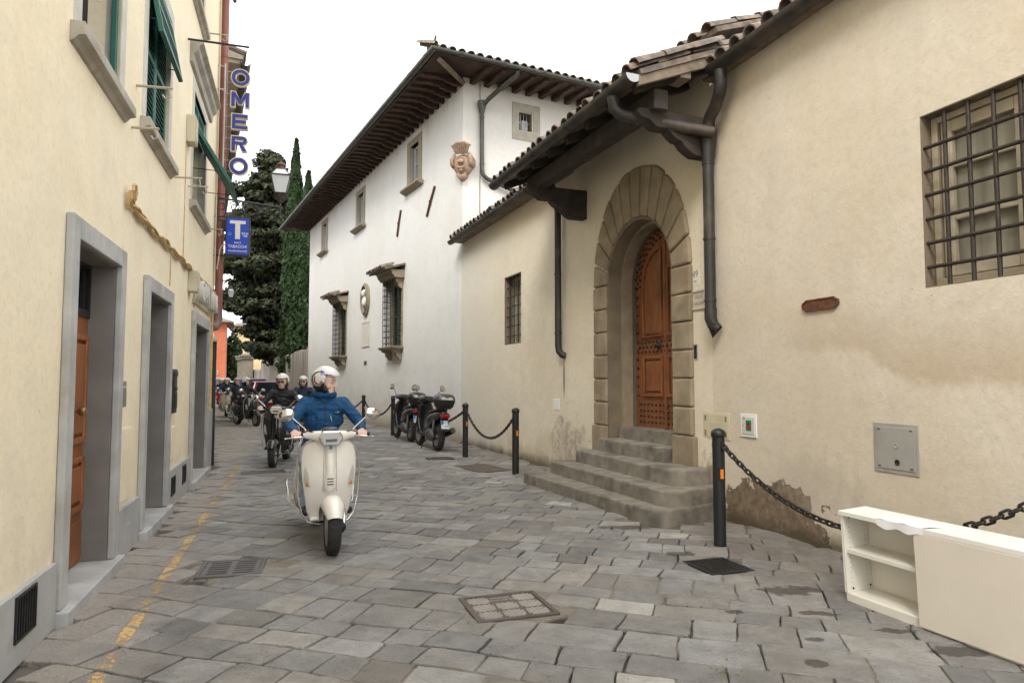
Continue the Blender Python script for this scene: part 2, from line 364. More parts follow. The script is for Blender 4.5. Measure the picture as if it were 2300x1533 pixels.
from mathutils import noise as mn
def joint_z(x, y):       # some joints are filled flush with sand, others are washed out
    for (c_, h_, a_) in COVERS.values():
        if math.hypot(x - c_[0], y - c_[1]) < max(h_) * 1.25 + .05: return -.004
    f = mn.noise(Vector((x * 1.3, y * 1.3, 0.3))) + .45 * mn.noise(Vector((x * 4.1, y * 4.1, 7.0)))
    return -.0045 - .034 * min(1, max(0, (f + .28) * 2.6))
road = MB()
def axis(a, b, step, far): return list(np.arange(a, b, step)) + far
X = [-26, -18, -12, -8, -6] + list(np.arange(-4.6, 4.2, .075)) + [5, 7]; Y = [-3, 0, 1.5] + list(np.arange(2.6, 10.5, .075)) + list(np.arange(10.5, 26, .3)) + [30, 40, 55, 70]
nx, ny = len(X), len(Y); P = [(x, y, joint_z(x, y) if 2.5 < y < 26 else -.012) for y in Y for x in X]
road.add(P, [(j*nx+i, j*nx+i+1, (j+1)*nx+i+1, (j+1)*nx+i) for j in range(ny-1) for i in range(nx-1)])
road_o = struct(road.build('road', M_mortar, fix=False))
def in_cover(x, y, m=.0):
    for (c, h, a) in COVERS.values():
        dx, dy = x - c[0], y - c[1]; ca, sa = math.cos(R(a)), math.sin(R(a))
        if abs(dx*ca + dy*sa) < h[0] + m and abs(-dx*sa + dy*ca) < h[1] + m: return True
    return False
def locw(W, x, y): d = Vector((x, y, 0)) - W.o; return d.dot(W.u), d.dot(W.n)
def on_street(x, y):
    s, n = locw(LW, x, y)
    if s < 8.3 and n > -.06: return False
    if s >= 8.3 and x < -5.3 - (y - 12.2) * .46: return False
    for W, a, b_ in ((RW, -.5, 9), (PW, 0, 9.8), (VW, 0, 18.8)):
        s, n = locw(W, x, y)
        if a <= s <= b_ and n > -.04: return False
    s, n = locw(PW, x, y)
    if 6.75 < s < 10.15 and n > -1.0: return False
    return True
TH = R(-17); cu, su = math.cos(TH), math.sin(TH)
def uv2xy(u, v): return (u * cu - v * su, u * su + v * cu)
stones = []
v = -3.0; rows = [v]
while v < 34: v += random.uniform(.17, .29) if random.random() < .75 else random.uniform(.29, .4); rows.append(v)
for k in range(len(rows) - 1):
    v0, v1 = rows[k], rows[k+1]; u = -16 + random.random() * .5; us = [u]
    while u < 8: u += random.uniform(.2, .38) if random.random() < .75 else random.uniform(.38, .55); us.append(u)
    for a, b_ in zip(us[:-1], us[1:]):
        cx, cy = uv2xy((a + b_) / 2, (v0 + v1) / 2)
        if cy < 2.2 or cy > 27 or abs(cx) > cy * .85 + .8: continue
        stones.append((a, b_, v0, v1, cx, cy))
def wob(x, y, s): return (math.sin(x * 5.1 + y * 3.3 + s) + math.sin(x * 2.3 - y * 4.7 + s * 1.7)) * .5
def push_out(x, y, m=.012):       # stones are cut to fit round the iron covers
    for (c, h, a) in COVERS.values():
        dx, dy = x - c[0], y - c[1]; ca, sa = math.cos(R(a)), math.sin(R(a)); p, q = dx*ca + dy*sa, -dx*sa + dy*ca; ex, ey = h[0] + m - abs(p), h[1] + m - abs(q)
        if ex > 0 and ey > 0:
            if ex < ey: p = math.copysign(h[0] + m, p)
            else: q = math.copysign(h[1] + m, q)
            return c[0] + p*ca - q*sa, c[1] + p*sa + q*ca
    return x, y
def stone_geo(a, b_, v0, v1):
    gp = random.uniform(.001, .008); jit = .028
    cs = [(a, v0), (b_, v0), (b_, v1), (a, v1)]; pts = []
    for i in range(4):
        p, q = cs[i], cs[(i+1) % 4]
        for t_ in (0, .22, .45, .7, .88):
            pts.append((p[0] + (q[0]-p[0]) * t_, p[1] + (q[1]-p[1]) * t_))
    mu, mv = (a + b_) / 2, (v0 + v1) / 2; out = []
    for (pu, pv) in pts:
        # a shared warp so that neighbours stay together, plus a little of its own
        wu = wob(pu * 1.1, pv * 1.1, 1.0) * .026 + wob(pu * 4, pv * 4, 5) * .004; wv = wob(pu * 1.1, pv * 1.1, 3.0) * .024 + wob(pu * 4, pv * 4, 9) * .004
        d = math.hypot(pu - mu, pv - mv); k = (d - gp - random.random() * .008 + .003) / d
        if abs(pu - mu) > (b_ - a) * .45 and abs(pv - mv) > (v1 - v0) * .45: k -= .0 + random.random() * .045     # rounded corners
        out.append((mu + (pu - mu) * k + wu, mv + (pv - mv) * k + wv))
    h = max(.0005, random.gauss(.0025, .0035)); tx, ty = random.gauss(0, .010), random.gauss(0, .010)
    n = len(out); ring = []
    for sc_, dz in ((1.0, -.045), (.992, -.005), (.965, 0)):
        for (pu, pv) in out:
            qu, qv = mu + (pu - mu) * sc_, mv + (pv - mv) * sc_
            z = h + (qu - mu) * tx + (qv - mv) * ty + dz + (random.uniform(-.0012, .0012) if dz == 0 else 0)
            x, y = push_out(*uv2xy(qu, qv)); ring.append((x, y, min(z, .009)))
    x, y = uv2xy(mu, mv); ring.append((x, y, min(.009, h + .0015)))
    fs = []
    for r in range(2):
        for i in range(n): j = (i+1) % n; fs.append((r*n+i, r*n+j, (r+1)*n+j, (r+1)*n+i))
    for i in range(n): fs.append((2*n+i, 2*n+(i+1) % n, 3*n))
    return ring, fs
def tintcol():
    g_ = random.gauss(.285, .046); g_ = min(max(g_, .17), .41)
    w_ = random.choice((-.1, .1, .25, .4, .6, .9)); c = (g_ * (1 + .07 * w_), g_ * (1 + .012 * w_), g_ * (1 - .065 * w_) + .002)
    r_ = random.random()
    if r_ < .012: c = (.5, .49, .46)
    elif r_ < .02: c = (.2, .2, .205)
    return c
def set_tint(me, cols):
    at = me.color_attributes.new('tint', 'FLOAT_COLOR', 'POINT')
    at.data.foreach_set('color', np.array([(*c, 1.0) for c in cols], dtype=np.float32).ravel())
vis = []
for st in stones:
    a, b_, v0, v1, cx, cy = st
    corners = [uv2xy(a, v0), uv2xy(b_, v0), uv2xy(b_, v1), uv2xy(a, v1)]
    if not on_street(cx, cy): continue
    if in_cover(cx, cy, .02): continue
    d = math.hypot(cx, cy); seen = abs(cx) < cy * .77 and cy > 3.1
    vis.append((-(b_-a) * (v1-v0) / d**3 if seen else 0, st))
vis.sort(key=lambda q: q[0])
rest = MB(); restc = []; ALLV = []; ALLF = []
for i, (sc_, st) in enumerate(vis):
    vs_, fs = stone_geo(*st[:4]); c = tintcol(); nb_ = len(ALLV); ALLV += vs_; ALLF += [tuple(nb_ + q for q in f) for f in fs]
    if i < 300:
        o0 = Vector((st[4], st[5], 0)); me = bpy.data.meshes.new('paving_stone')
        me.from_pydata([(x - o0.x, y - o0.y, z) for x, y, z in vs_], [], fs); me.materials.append(M_stone)
        set_tint(me, [c] * len(vs_))
        inst(me, 'paving_stone', road_o, o0)
    else: rest.add(vs_, fs); restc += [c] * len(vs_)
ro = rest.build('paving_stones_beyond', M_stone, road_o, fix=False); set_tint(ro.data, restc); stuff(ro)
# worn yellow kerb line
m, t, b = newmat('worn_yellow_paint'); MC['yl'] = m; p = pos(t)
setin(t, b, 'Base Color', mix(t, mapr(t, noise(t, p, 7, 4), .35, .65), (.56, .34, .11), (.6, .42, .2))); b.inputs['Roughness'].default_value = .8
ly = mth(t, 'ADD', mth(t, 'SUBTRACT', dotp(t, p, tuple(LW.n)), LW.o.dot(LW.n)), .48)
edge = mapr(t, mth(t, 'ABSOLUTE', ly), .03, .075, 0.02, -.3)
k = mth(t, 'ADD', mth(t, 'MULTIPLY', noise(t, p, 42, 6, .75), .7), mth(t, 'MULTIPLY', noise(t, p, 1.9, 3), .4))
setin(t, b, 'Alpha', mapr(t, mth(t, 'ADD', k, edge), .532, .61))
from mathutils.bvhtree import BVHTree
bvh = BVHTree.FromPolygons(ALLV, ALLF); g = MB(); nS, nE = 440, 8; zz = {}
for i in range(nS + 1):        # paint lies on the stones it was brushed over and skips the joints
    for j in range(nE + 1):
        q = LW.w(-1.6 + 9.8 * i / nS, -.565 + .17 * j / nE + .012 * math.sin((-1.6 + 9.8 * i / nS) * 2), 1); h_ = bvh.ray_cast(q, Vector((0, 0, -1)))[0]
        zz[i, j] = (q.x, q.y, h_.z + .0015 if h_ is not None and h_.z > -.012 else None)
ids = {}
def vid(k):
    if k not in ids: ids[k] = len(g.v); g.v.append(zz[k])
    return ids[k]
for i in range(nS):
    for j in range(nE):
        ks = [(i, j), (i, j+1), (i+1, j+1), (i+1, j)]; hs_ = [zz[k][2] for k in ks]
        if any(h is None for h in hs_) or max(hs_) - min(hs_) > .005: continue
        g.f.append(tuple(vid(k) for k in ks)); g.mi.append(0)
yl = g.build('yellow_line', m, fix=False); struct(yl)
# ------------------------------------------------------------------ street covers
M_cast = mat('cast_iron', (.12, .115, .115), .55, .35, .15, 8, .2, 60)
M_castb = mat('cast_iron_brown', (.115, .095, .08), .65, .3, .2, 6, .2, 60)
def cover(key, name, label, kind, mt, group='iron covers set in the street'):
    (c, h, a) = COVERS[key]; o = empty(name, None, (c[0], c[1], 0), (0, 0, R(a)))
    fx, fy = h; b = MB()
    for x0, x1, y0, y1 in ((-fx, fx, -fy, -fy+.03), (-fx, fx, fy-.03, fy), (-fx, -fx+.03, -fy+.03, fy-.03), (fx-.03, fx, -fy+.03, fy-.03)): b.box(x0, x1, y0, y1, -.05, .010)
    b.build('frame', mt, o, bevel=.003)
    ix, iy = fx - .034, fy - .034
    d = MB(); d.box(-ix, ix, -iy, iy, -.09, -.045); d.build('pit', M_dark, o)
    if kind == 'slots':       # two columns of slots
        pl = MB(); xs = [-ix, -ix*.82, -ix*.1, ix*.1, ix*.82, ix]
        n = 6; ys = [-iy + 2*iy*(i/(2*n+1)) for i in range(2*n+2)]
        for i in range(2*n+1):
            if i % 2 == 0: pl.box(-ix, ix, ys[i], ys[i+1], -.04, .007)
            else:
                for q in (0, 2, 4): pl.box(xs[q], xs[q+1], ys[i], ys[i+1], -.04, .007)
        pl.build('slotted_plate', mt, o)
    elif kind == 'bars':
        n = 8
        for i in range(n):
            x = -ix + 2*ix*(i+.5)/n; bb = MB(); bb.box(-.011, .011, -iy, iy, -.04, .006)
            bb.build('bar', mt, o, loc=(x, 0, 0))
    elif kind == 'fine':
        n = 34
        pl = MB()
        for i in range(n): x = -ix + 2*ix*(i+.5)/n; pl.box(x-.005, x+.005, -iy, iy, -.02, .006)
        pl.box(-ix, ix, -iy, iy, -.03, -.0005); stuff(pl.build('fine_grating', mt, o))
    elif kind == 'lattice':
        pl = MB(); pl.box(-ix, ix, -iy, iy, -.03, .0035); pl.build('plate', mt, o)
        rb = MB()
        for i in range(3):
            for j in range(3):
                cx, cy = -ix + 2*ix*(i+.5)/3, -iy + 2*iy*(j+.5)/3; wx, wy = ix/3*.86, iy/3*.82
                if i == 1 and j == 2: continue
                for q in range(-2, 3):
                    for sg in (-1, 1):
                        # short diagonal ribs making a lattice inside each field
                        p0 = [q*wx/1.9 - wy*.9*sg, -wy]; p1 = [q*wx/1.9 + wy*.9*sg, wy]
                        tt = [0.0, 1.0]
                        dx = p1[0]-p0[0]
                        for lim, s_ in ((-wx, 1), (wx, -1)):
                            ta = (lim - p0[0]) / dx
                            if (dx > 0) == (s_ > 0): tt[0] = max(tt[0], ta)
                            else: tt[1] = min(tt[1], ta)
                        if tt[1] - tt[0] < .1: continue
                        a_ = (cx + p0[0]+dx*tt[0], cy - wy + 2*wy*tt[0]); b2 = (cx + p0[0]+dx*tt[1], cy - wy + 2*wy*tt[1])
                        rb.tube([(a_[0], a_[1], .004), (b2[0], b2[1], .004)], .0062, 4)
        stuff(rb.build('raised_lattice', MC['castl'], o))
        text('FIRENZE', .036, MC['castl'], o, (0, iy*.78, .004), depth=.002); text('COMUNE DI', .03, MC['castl'], o, (0, iy*.58, .004), depth=.002)
    elif kind == 'plate':
        pl = MB(); pl.box(-ix, ix, -iy, iy, -.03, .006); pl.build('plate', mt, o)
        rb = MB()
        for i in range(16):
            for j in range(10): x = -ix + 2*ix*(i+.5)/16; y = -iy + 2*iy*(j+.5)/10; rb.box(x-.012, x+.012, y-.004, y+.004, .006, .009)
        stuff(rb.build('tread_pattern', mt, o))
    tag(o, label, 'drain cover' if kind != 'lattice' else 'manhole cover', group); return o
mat('castl', (.36, .335, .31), .55, .3, .15, 8)
cover('A', 'drain_cover', 'grey slotted iron drain cover beside the worn yellow line', 'slots', M_cast)
cover('B', 'manhole_cover', 'iron manhole cover with lattice relief in the middle of the road', 'lattice', M_castb)
cover('C', 'drain_grate', 'dark barred drain grate near the nearest bollard', 'bars', M_iron)
cover('D', 'drain_grate', 'long fine drain grating below the black scooter', 'fine', M_cast)
cover('E', 'access_plate', 'brown rusty access plate in the paving near the portal bollard', 'plate', M_castb)
cover('F', 'drain_grate', 'small barred drain grate in the road by the parked scooters', 'bars', M_iron)
# weeds in the joints
wd = MB(); random.seed(3)
for (x, y, n, r) in ((.45, 6.05, 16, .12), (-.28, 4.33, 14, .03), (.62, 6.1, 12, .08), (1.06, 3.6, 22, .06), (1.17, 3.52, 16, .05), (-2.3, 5.24, 6, .05), (-3.6, 6.75, 8, .15), (1.15, 3.75, 10, .05)):
    for _ in range(n):
        px, py = x + random.gauss(0, r), y + random.gauss(0, r * .5); a = random.random() * 6.28; l = random.uniform(.012, .03)
        q = Vector((math.cos(a), math.sin(a), random.uniform(.2, 1.0))).normalized() * l; s_ = Vector((-math.sin(a), math.cos(a), 0)) * l * .3; b0 = Vector((px, py, -.004))
        wd.add([b0, b0 + q*.5 + s_, b0 + q, b0 + q*.5 - s_], [(0, 1, 2, 3)])
wo_ = wd.build('weeds', mat('weed_green', (.09, .15, .03), .7, 0, .2, 30), fix=False); stuff(wo_); wo_['label'] = 'small green weeds growing in the paving joints'; wo_['category'] = 'weeds'
# ------------------------------------------------------------------ facade helpers
def facade(mb, x0, x1, z0, z1, holes, dep=.35, y=0.0):
    xs = sorted({x0, x1, *[h[0] for h in holes], *[h[1] for h in holes]}); zs = sorted({z0, z1, *[h[2] for h in holes], *[h[3] for h in holes]})
    xs = [x for x in xs if x0 <= x <= x1]; zs = [z for z in zs if z0 <= z <= z1]
    for a, b in zip(xs[:-1], xs[1:]):
        for c, d in zip(zs[:-1], zs[1:]):
            mx, mz = (a+b)/2, (c+d)/2
            if any(h[0] < mx < h[1] and h[2] < mz < h[3] for h in holes): continue
            mb.quad((a, y, c), (b, y, c), (b, y, d), (a, y, d))
    for h in holes:
        a, b, c, d = h[:4]; e = y + (h[4] if len(h) > 4 else dep)
        mb.quad((a, y, c), (a, y, d), (a, e, d), (a, e, c)); mb.quad((b, y, d), (b, y, c), (b, e, c), (b, e, d))
        mb.quad((a, y, d), (b, y, d), (b, e, d), (a, e, d)); mb.quad((b, y, c), (a, y, c), (a, e, c), (b, e, c))
    return mb
def framebox(mb, x0, x1, z0, z1, wx, wz_b, wz_t, y0, y1):      # a rectangular frame (outer x0..z1) of given widths
    mb.box(x0, x0+wx, y0, y1, z0, z1); mb.box(x1-wx, x1, y0, y1, z0, z1)
    if wz_t: mb.box(x0+wx, x1-wx, y0, y1, z1-wz_t, z1)
    if wz_b: mb.box(x0+wx, x1-wx, y0, y1, z0, z0+wz_b)
    return mb
def louvre(parent, x0, x1, z0, z1, y, mt, n, name='shutter', depth=.04, M=None):
    """a louvred leaf: frame as the part, every slat a sub-part"""
    w = x1 - x0; h = z1 - z0
    f = MB(); framebox(f, 0, w, 0, h, .055, .07, .07, 0, depth); f.box(.055, w-.055, 0, depth, h*.48, h*.48+.06)
    o = f.build(name, mt, parent, loc=(x0, y, z0), bevel=.003)
    if M is not None: o.matrix_local = M
    s = MB(); s.add([(.05, .004, 0), (w-.05, .004, 0), (w-.05, depth-.004, .028), (.05, depth-.004, .028), (.05, .004, .008), (w-.05, .004, .008), (w-.05, depth-.004, .036), (.05, depth-.004, .036)],
              [(0,3,2,1),(4,5,6,7),(0,1,5,4),(1,2,6,5),(2,3,7,6),(3,0,4,7)])
    me = s.mesh('slat', mt)
    for i in range(n):
        z = .07 + (h - .17) * i / (n - 1)
        if abs(z + .015 - h*.48 - .03) < .05: continue
        inst(me, 'slat', o, (0, 0, z))
    return o
# ------------------------------------------------------------------ the yellow house on the left
LH = LW.root('yellow_house'); tag(LH, 'tall yellow plastered house with grey stone door frames and green shutters', 'house')
DOORS = [(.10, 1.26, 2.43), (2.45, 3.64, 2.38), (5.72, 7.3, 2.33)]
WINS = [(.10, 1.15, 3.80, 5.55), (2.15, 3.36, 3.95, 5.55), (5.25, 6.6, 3.97, 5.55)]
W2 = [(4.8, 5.9, 6.78, 8.4), (.1, 1.15, 7.0, 8.6), (2.3, 3.4, 7.0, 8.6)]
holes = [(a - .03, b + .03, 0.0, h + .03, .42) for a, b, h in DOORS] + [(a, b, c, d, .3) for a, b, c, d in WINS + W2]
mb = facade(MB(), -9, 8.25, 0, 10.2, holes)  # facade runs on unseen behind the camera to block light
mb.quad((8.25, 0, 0), (8.25, 9, 0), (8.25, 9, 10.2), (8.25, 0, 10.2)); mb.quad((-9, 0, 10.2), (8.25, 0, 10.2), (8.25, 9, 10.2), (-9, 9, 10.2)); mb.quad((-9, 0, 0), (-9, 0, 10.2), (-9, 9, 10.2), (-9, 9, 0))
mb.build('wall', M_yel, LH, fix=False)
b = MB(); b.box(-8.9, 8.15, .5, .6, 0, 10.1); b.build('light_block_panel', M_dark, LH)  # dark panel added behind the openings to block light
# plinth pieces between the doors
for x0, x1, h in ((-9, -.081, .39), (1.44, 2.269, .42), (3.83, 5.50, .45), (7.52, 8.27, 1.02)):
    hl = [(x - .005, x + w_ + .005, z0, z1, .03) for x, w_, z0, z1 in ((-.74, .3, .13, .372), (4.0, .28, .14, .36), (4.85, .28, .16, .4)) if x0 < x < x1]
    m_ = MB(); facade(m_, x0, x1, 0, h, hl, .03, -.035)
    m_.quad((x0, -.035, h), (x1, -.035, h), (x1, .02, h), (x0, .02, h)); m_.quad((x0, -.035, 0), (x0, -.035, h), (x0, .02, h), (x0, .02, 0)); m_.quad((x1, -.035, 0), (x1, .02, 0), (x1, .02, h), (x1, -.035, h))
    m_.build('plinth', M_plinth, LH, fix=False)
for x, w_, z0, z1 in ((-.74, .3, .13, .372), (4.0, .28, .14, .36), (4.85, .28, .16, .4)):
    f = MB(); framebox(f, x, x + w_, z0, z1, .012, .012, .012, -.045, -.006); v_ = f.build('vent_grille', M_iron, LH)
    d = MB(); d.box(x+.012, x+w_-.012, -.008, -.006, z0+.012, z1-.012); d.build('backing', M_dark, v_)
    bm_ = MB().box(-.005, .005, -.04, -.012, z0+.012, z1-.012).mesh('bar', M_iron)
    for i in range(8): inst(bm_, 'bar', v_, (x + .02 + (w_ - .04) * i / 7, 0, 0))
# doors: architrave, threshold, leaf
M_doorw = None
def wood(name, c1, c2, axis=(14, 14, 1.2)):
    m, t, b = newmat(name); MC[name] = m; p = nd(t, 'TexCoord').outputs['Object']
    n = noise(t, vscale(t, p, axis), 3.0, 6, .65, .6); n2 = noise(t, p, 2, 4)
    c = mix(t, mapr(t, n, .32, .68), c1, c2); c = mix(t, mth(t, 'MULTIPLY', mapr(t, n2, .5, .7), .5), c, tuple(x * .55 for x in c1))
    v = nd(t, 'TexVoronoi', {'Vector': p, 'Scale': 5.0}).outputs['Distance']
    c = mix(t, mapr(t, v, .03, .06, .8, 0), c, tuple(x * .25 for x in c1))
    setin(t, b, 'Base Color', c); b.inputs['Roughness'].default_value = .42; setin(t, b, 'Normal', bump(t, n, .25, .004)); return m
M_wood1 = wood('brown_door_wood', (.19, .06, .018), (.37, .135, .042)); M_wood2 = wood('portal_door_wood', (.12, .042, .018), (.31, .115, .042))
for k, (a, b_, h) in enumerate(DOORS):
    wf = .145 if k < 2 else .17
    f = MB(); fz = .085 if k != 1 else .09
    f.box(a-wf, a, -.05, -.002, fz, h+wf); f.box(b_, b_+wf, -.05, -.002, fz, h+wf); f.box(a+.0, b_, -.05, -.002, h, h+wf)
    fr = f.build('door_frame', M_grey, LH, bevel=.008)
    ff = MB(); ff.box(a-.025, a+.012, -.0015, .42, fz, h+.025); ff.box(b_-.012, b_+.025, -.0015, .42, fz, h+.025); ff.box(a+.012, b_-.012, -.0015, .42, h-.012, h+.025); ff.build('reveal', M_greyd, fr)
    # inner bead of the frame
    th = MB(); th.box(a-wf-.02, b_+wf+.02, -.10, .43, -.05, .082); th.build('threshold', M_grey, LH, bevel=.01)
    if k == 0:
        dz, dt = .09, 2.0
        d = MB(); d.box(a, b_, .185, .215, dz, dt); leaf = d.build('door', M_wood1, LH)
        for z0, z1 in ((1.02, 1.86), (.5, .92), (.12, .42)):
            for x0, x1 in ((a+.06, (a+b_)/2-.05), ((a+b_)/2+.05, b_-.06)):
                if z0 < .2: q = MB(); q.box(x0-.03, x1+.03, .172, .1849, z0, z1); q.build('lower_panel', M_wood1, leaf, bevel=.006); continue
                q = MB(); framebox(q, x0, x1, z0, z1, .05, .05, .05, .155, .1849); q.box(x0+.075, x1-.075, .16, .1849, z0+.075, z1-.075); q.build('panel', M_wood1, leaf, bevel=.012)
        q = MB(); q.box((a+b_)/2-.022, (a+b_)/2+.022, .158, .1848, dz, dt); q.build('meeting_stile', M_wood1, leaf, bevel=.006)
        kn = MB(); kn.lathe([(.034, 0), (.036, .008), (.016, .014), (.013, .05), (.03, .06), (.037, .078), (.03, .1), (.01, .106)], 16, (0, 0, 0), 'y'); kn.xf(Matrix.Rotation(math.pi, 4, 'Z'))
        kn.build('door_knob', M_brass, leaf, 50, loc=((a+b_)/2+.10, .16, 1.28)); kn2 = MB(); kn2.lathe([(.02, 0), (.021, .006), (.012, .01)], 12, ax='y'); kn2.xf(Matrix.Rotation(math.pi, 4, 'Z')); kn2.build('lock', M_brass, leaf, 50, loc=(a+.05, .16, 1.0))
        tr = MB(); framebox(tr, a, b_, 2.0, h, .05, .06, .04, .17, .23); tro = tr.build('transom', M_iron, LH); d = MB(); d.box(a+.05, b_-.05, .24, .25, 2.06, h-.04); d.build('pane', M_glassd, tro)
        tb = MB().box(-.012, .012, .185, .21, 2.06, h-.04).mesh('bar', M_iron)
        for i in range(7): inst(tb, 'bar', tro, (a + .14 + (b_-a-.28) * i / 6, 0, 0))
    else:
        d = MB(); d.box(a, b_, .21, .24, .09, h-.002); leaf = d.build('door', mat('dark_shop_door', (.02, .014, .011), .35, 0, .2), LH)
        f = MB(); framebox(f, a, b_, .09, h-.002, .09, .25, .09, .175, .2099); f.box((a+b_)/2-.05, (a+b_)/2+.05, .175, .2099, .34, h-.092); f.build('door_leaf_frame', mat('dark_brown_wood', (.06, .035, .022), .4, 0, .2), leaf, bevel=.006)
        if k == 2: f = MB(); f.box(a, b_, .12, .21, 1.94, 2.02); f.box(a+.02, b_-.02, .15, .18, 2.02, h); f.build('transom', mat('transom_wood', (.16, .12, .09), .6, 0, .2), LH)
# windows
M_sill = mat('warm_sill_stone', (.4, .365, .305), .85, 0, .18, 3, .35, 40, c2=(.3, .265, .21), c2s=5, c2t=(.5, .7))
M_mul = mat('pale_blue_window_frame', (.46, .49, .52), .45, 0, .05)
for k, (a, b_, c, d) in enumerate(WINS + W2):
    jw = .15 if k < 3 else .12
    f = MB(); f.box(a-jw, a, -.012, .12, c-.02, d+jw); f.box(b_, b_+jw, -.012, .12, c-.02, d+jw); f.box(a, b_, -.012, .12, d, d+jw)
    f.build('window_surround', mat('pale_grey_surround', (.56, .54, .47), .8, 0, .1, 4), LH, bevel=.01)
    s = MB(); s.prism([(.0, 0), (-.085, .0), (-.09, -.02), (-.09, -.085), (-.05, -.095), (-.02, -.13), (.0, -.14)], a-jw-.06, b_+jw+.06, 'x'); s.xf(Matrix.Translation((0, 0, c)))
    s.build('window_sill', M_sill, LH, bevel=.004)
    g = MB(); g.box(a, b_, .24, .25, c, d); wn = g.build('window', M_glassd if k else M_dark, LH)  # first opening gets a black sheet painted as its unlit room
    f = MB(); framebox(f, a, b_, c, d, .05, .06, .05, .19, .2395); f.box((a+b_)/2-.03, (a+b_)/2+.03, .19, .2395, c+.06, d-.05); f.build('casement', M_mul if k == 0 else M_green, wn, bevel=.005) if k else None
    if k in (1, 2, 3):
        hz = d - (.55 if k == 1 else .45); mid = (a + b_) / 2; zb = c + .02 if k == 1 else hz
        for x0, x1 in ((a+.01, mid-.005), (mid+.005, b_-.01)): louvre(LH, x0, x1, zb, d-.01, .03, M_green, 26 if k == 1 else 11)
    if k == 0:
        for x0, x1, y1 in ((a, a+.10, .19), (b_-.05, b_, .06)): q = MB(); q.box(x0, x1, .02, y1, c+.01, d); q.build('shutter', M_green, LH, bevel=.004)
        q = MB(); q.box(a+.42, a+.45, .12, .18, c+.01, d); q.build('open_casement', M_mul, LH, bevel=.004)
    # swung-out lower leaf
    if k in (1, 2, 3):
        out, dz = (.12, .62) if k == 1 else ((.5, .82) if k == 2 else (.45, .7)); hz = 5.5 if k == 1 else (5.12 if k == 2 else 7.95)
        L = math.hypot(out, dz); ang = math.atan2(out, dz)
        Mx = Matrix.Translation((a+.01, -.02, hz)) @ Matrix.Rotation(-ang, 4, 'X') @ Matrix.Translation((0, 0, -L))
        louvre(LH, 0, b_-a-.02, 0, L, 0, M_green, 14, 'awning_shutter', .045, Mx)
        q = MB(); q.tube([(a+.03, .0, hz-dz*.8), (a+.03, -out*.8, hz-dz*.82)], .006, 6); q.tube([(b_-.03, .0, hz-dz*.8), (b_-.03, -out*.8, hz-dz*.82)], .006, 6); q.build('stay_rod', M_iron, LH)
# hood moulding over the third window, hooks
s = MB(); s.prism([(0, 0), (-.16, 0), (-.17, -.05), (-.11, -.09), (-.1, -.15), (-.05, -.2), (-.04, -.3), (0, -.32)], 4.75, 7.05, 'x'); s.xf(Matrix.Translation((0, 0, 6.06))); s.build('window_hood', M_sill, LH, bevel=.004)
for (x, z, l) in ((-.33, 4.02, .32), (1.62, 3.72, .22), (1.75, 4.15, .3), (3.85, 3.92, .3), (4.9, 4.1, .25), (6.9, 3.95, .25), (6.5, 7.0, .3)):
    h_ = MB(); h_.tube([(x, 0, z), (x, -l, z+.01)], .012, 6); h_.tube([(x, -l*.9, z+.01), (x, -l*.95, z-.07), (x, -l*.8, z-.09), (x, -l*.72, z-.06)], .009, 6); h_.build('clothes_line_hook', mat('pale_metal', (.42, .38, .29), .5, .3, .1), LH, 40)
r_ = MB(); r_.tube([(4.55, 0, 5.95), (4.55, -.75, 5.95)], .014, 6); r_.build('sign_stay', M_iron, LH)
# the painted cable run and its ends
random.seed(11)
for k in range(3):
    pts = []
    for i in range(60):
        s_ = 1.55 + 6.7 * i / 59; pts.append((s_, -.02 - .014 * math.sin(s_ * 7 + k * 2) - .012, 3.03 + .022 * math.sin(s_ * 1.9) + .02 * math.sin(s_ * (9 + k) + k * 2.1) - .03 * math.exp(-(s_ - 4.0)**2) + (k - 1) * .012))
    mb = MB(); mb.tube(pts, .015 if k else .019, 6); mb.build('cable', M_cable, LH, 60)
mb = MB()
for k in range(5):
    a0 = k * 1.3; mb.tube([(1.50 + .07 * math.cos(a0 + q * 1.1), -.03 - .01 * k, 3.04 + .07 * math.sin(a0 + q * 1.1) + .02 * k) for q in range(5)], .011, 6)
mb.build('cable_coil', M_cable, LH, 60)
for x, z0, z1 in ((3.7, 2.6, 2.98), (4.6, 3.1, 4.55), (5.7, 2.55, 2.95)):
    mb = MB(); mb.tube([(x, -.01, z0), (x + .01, -.01, (z0+z1)/2), (x, -.012, z1)], .006, 5); mb.build('thin_wire', M_cable, LH)
# corner rainwater pipe with its shoe
mb = MB(); mb.tube([(8.16, -.085, 10.2), (8.16, -.085, 2.75)], .068, 14); pp = mb.build('rainwater_pipe', M_redpipe, LH, 40)
mb = MB(); mb.tube([(8.16, -.085, 2.76), (8.16, -.085, 2.62), (8.13, -.08, 2.53), (8.05, -.05, 2.46), (7.98, -.0, 2.44)], [.074, .075, .075, .075, .072], 14); mb.build('pipe_shoe', mat('cast_pipe_shoe', (.2, .13, .12), .5, .2, .2), pp, 40)
for z in (9, 7.4, 5.6, 4.1, 3.3): mb = MB(); mb.lathe([(.072, -.02), (.078, -.02), (.078, .02), (.072, .02)], 14, (8.16, -.085, z)); mb.build('pipe_collar', M_redpipe, pp, 40)
mb = MB(); mb.tube([(7.75, -.03, 3.05), (7.76, -.03, 2.2), (7.76, -.03, 1.0)], .025, 8); mb.build('yellow_conduit', M_cable, LH, 40)
mb = MB(); mb.tube([(7.98, -.03, 9.9), (7.98, -.03, 3.2)], .012, 6); mb.build('conduit', M_beige, LH, 40)
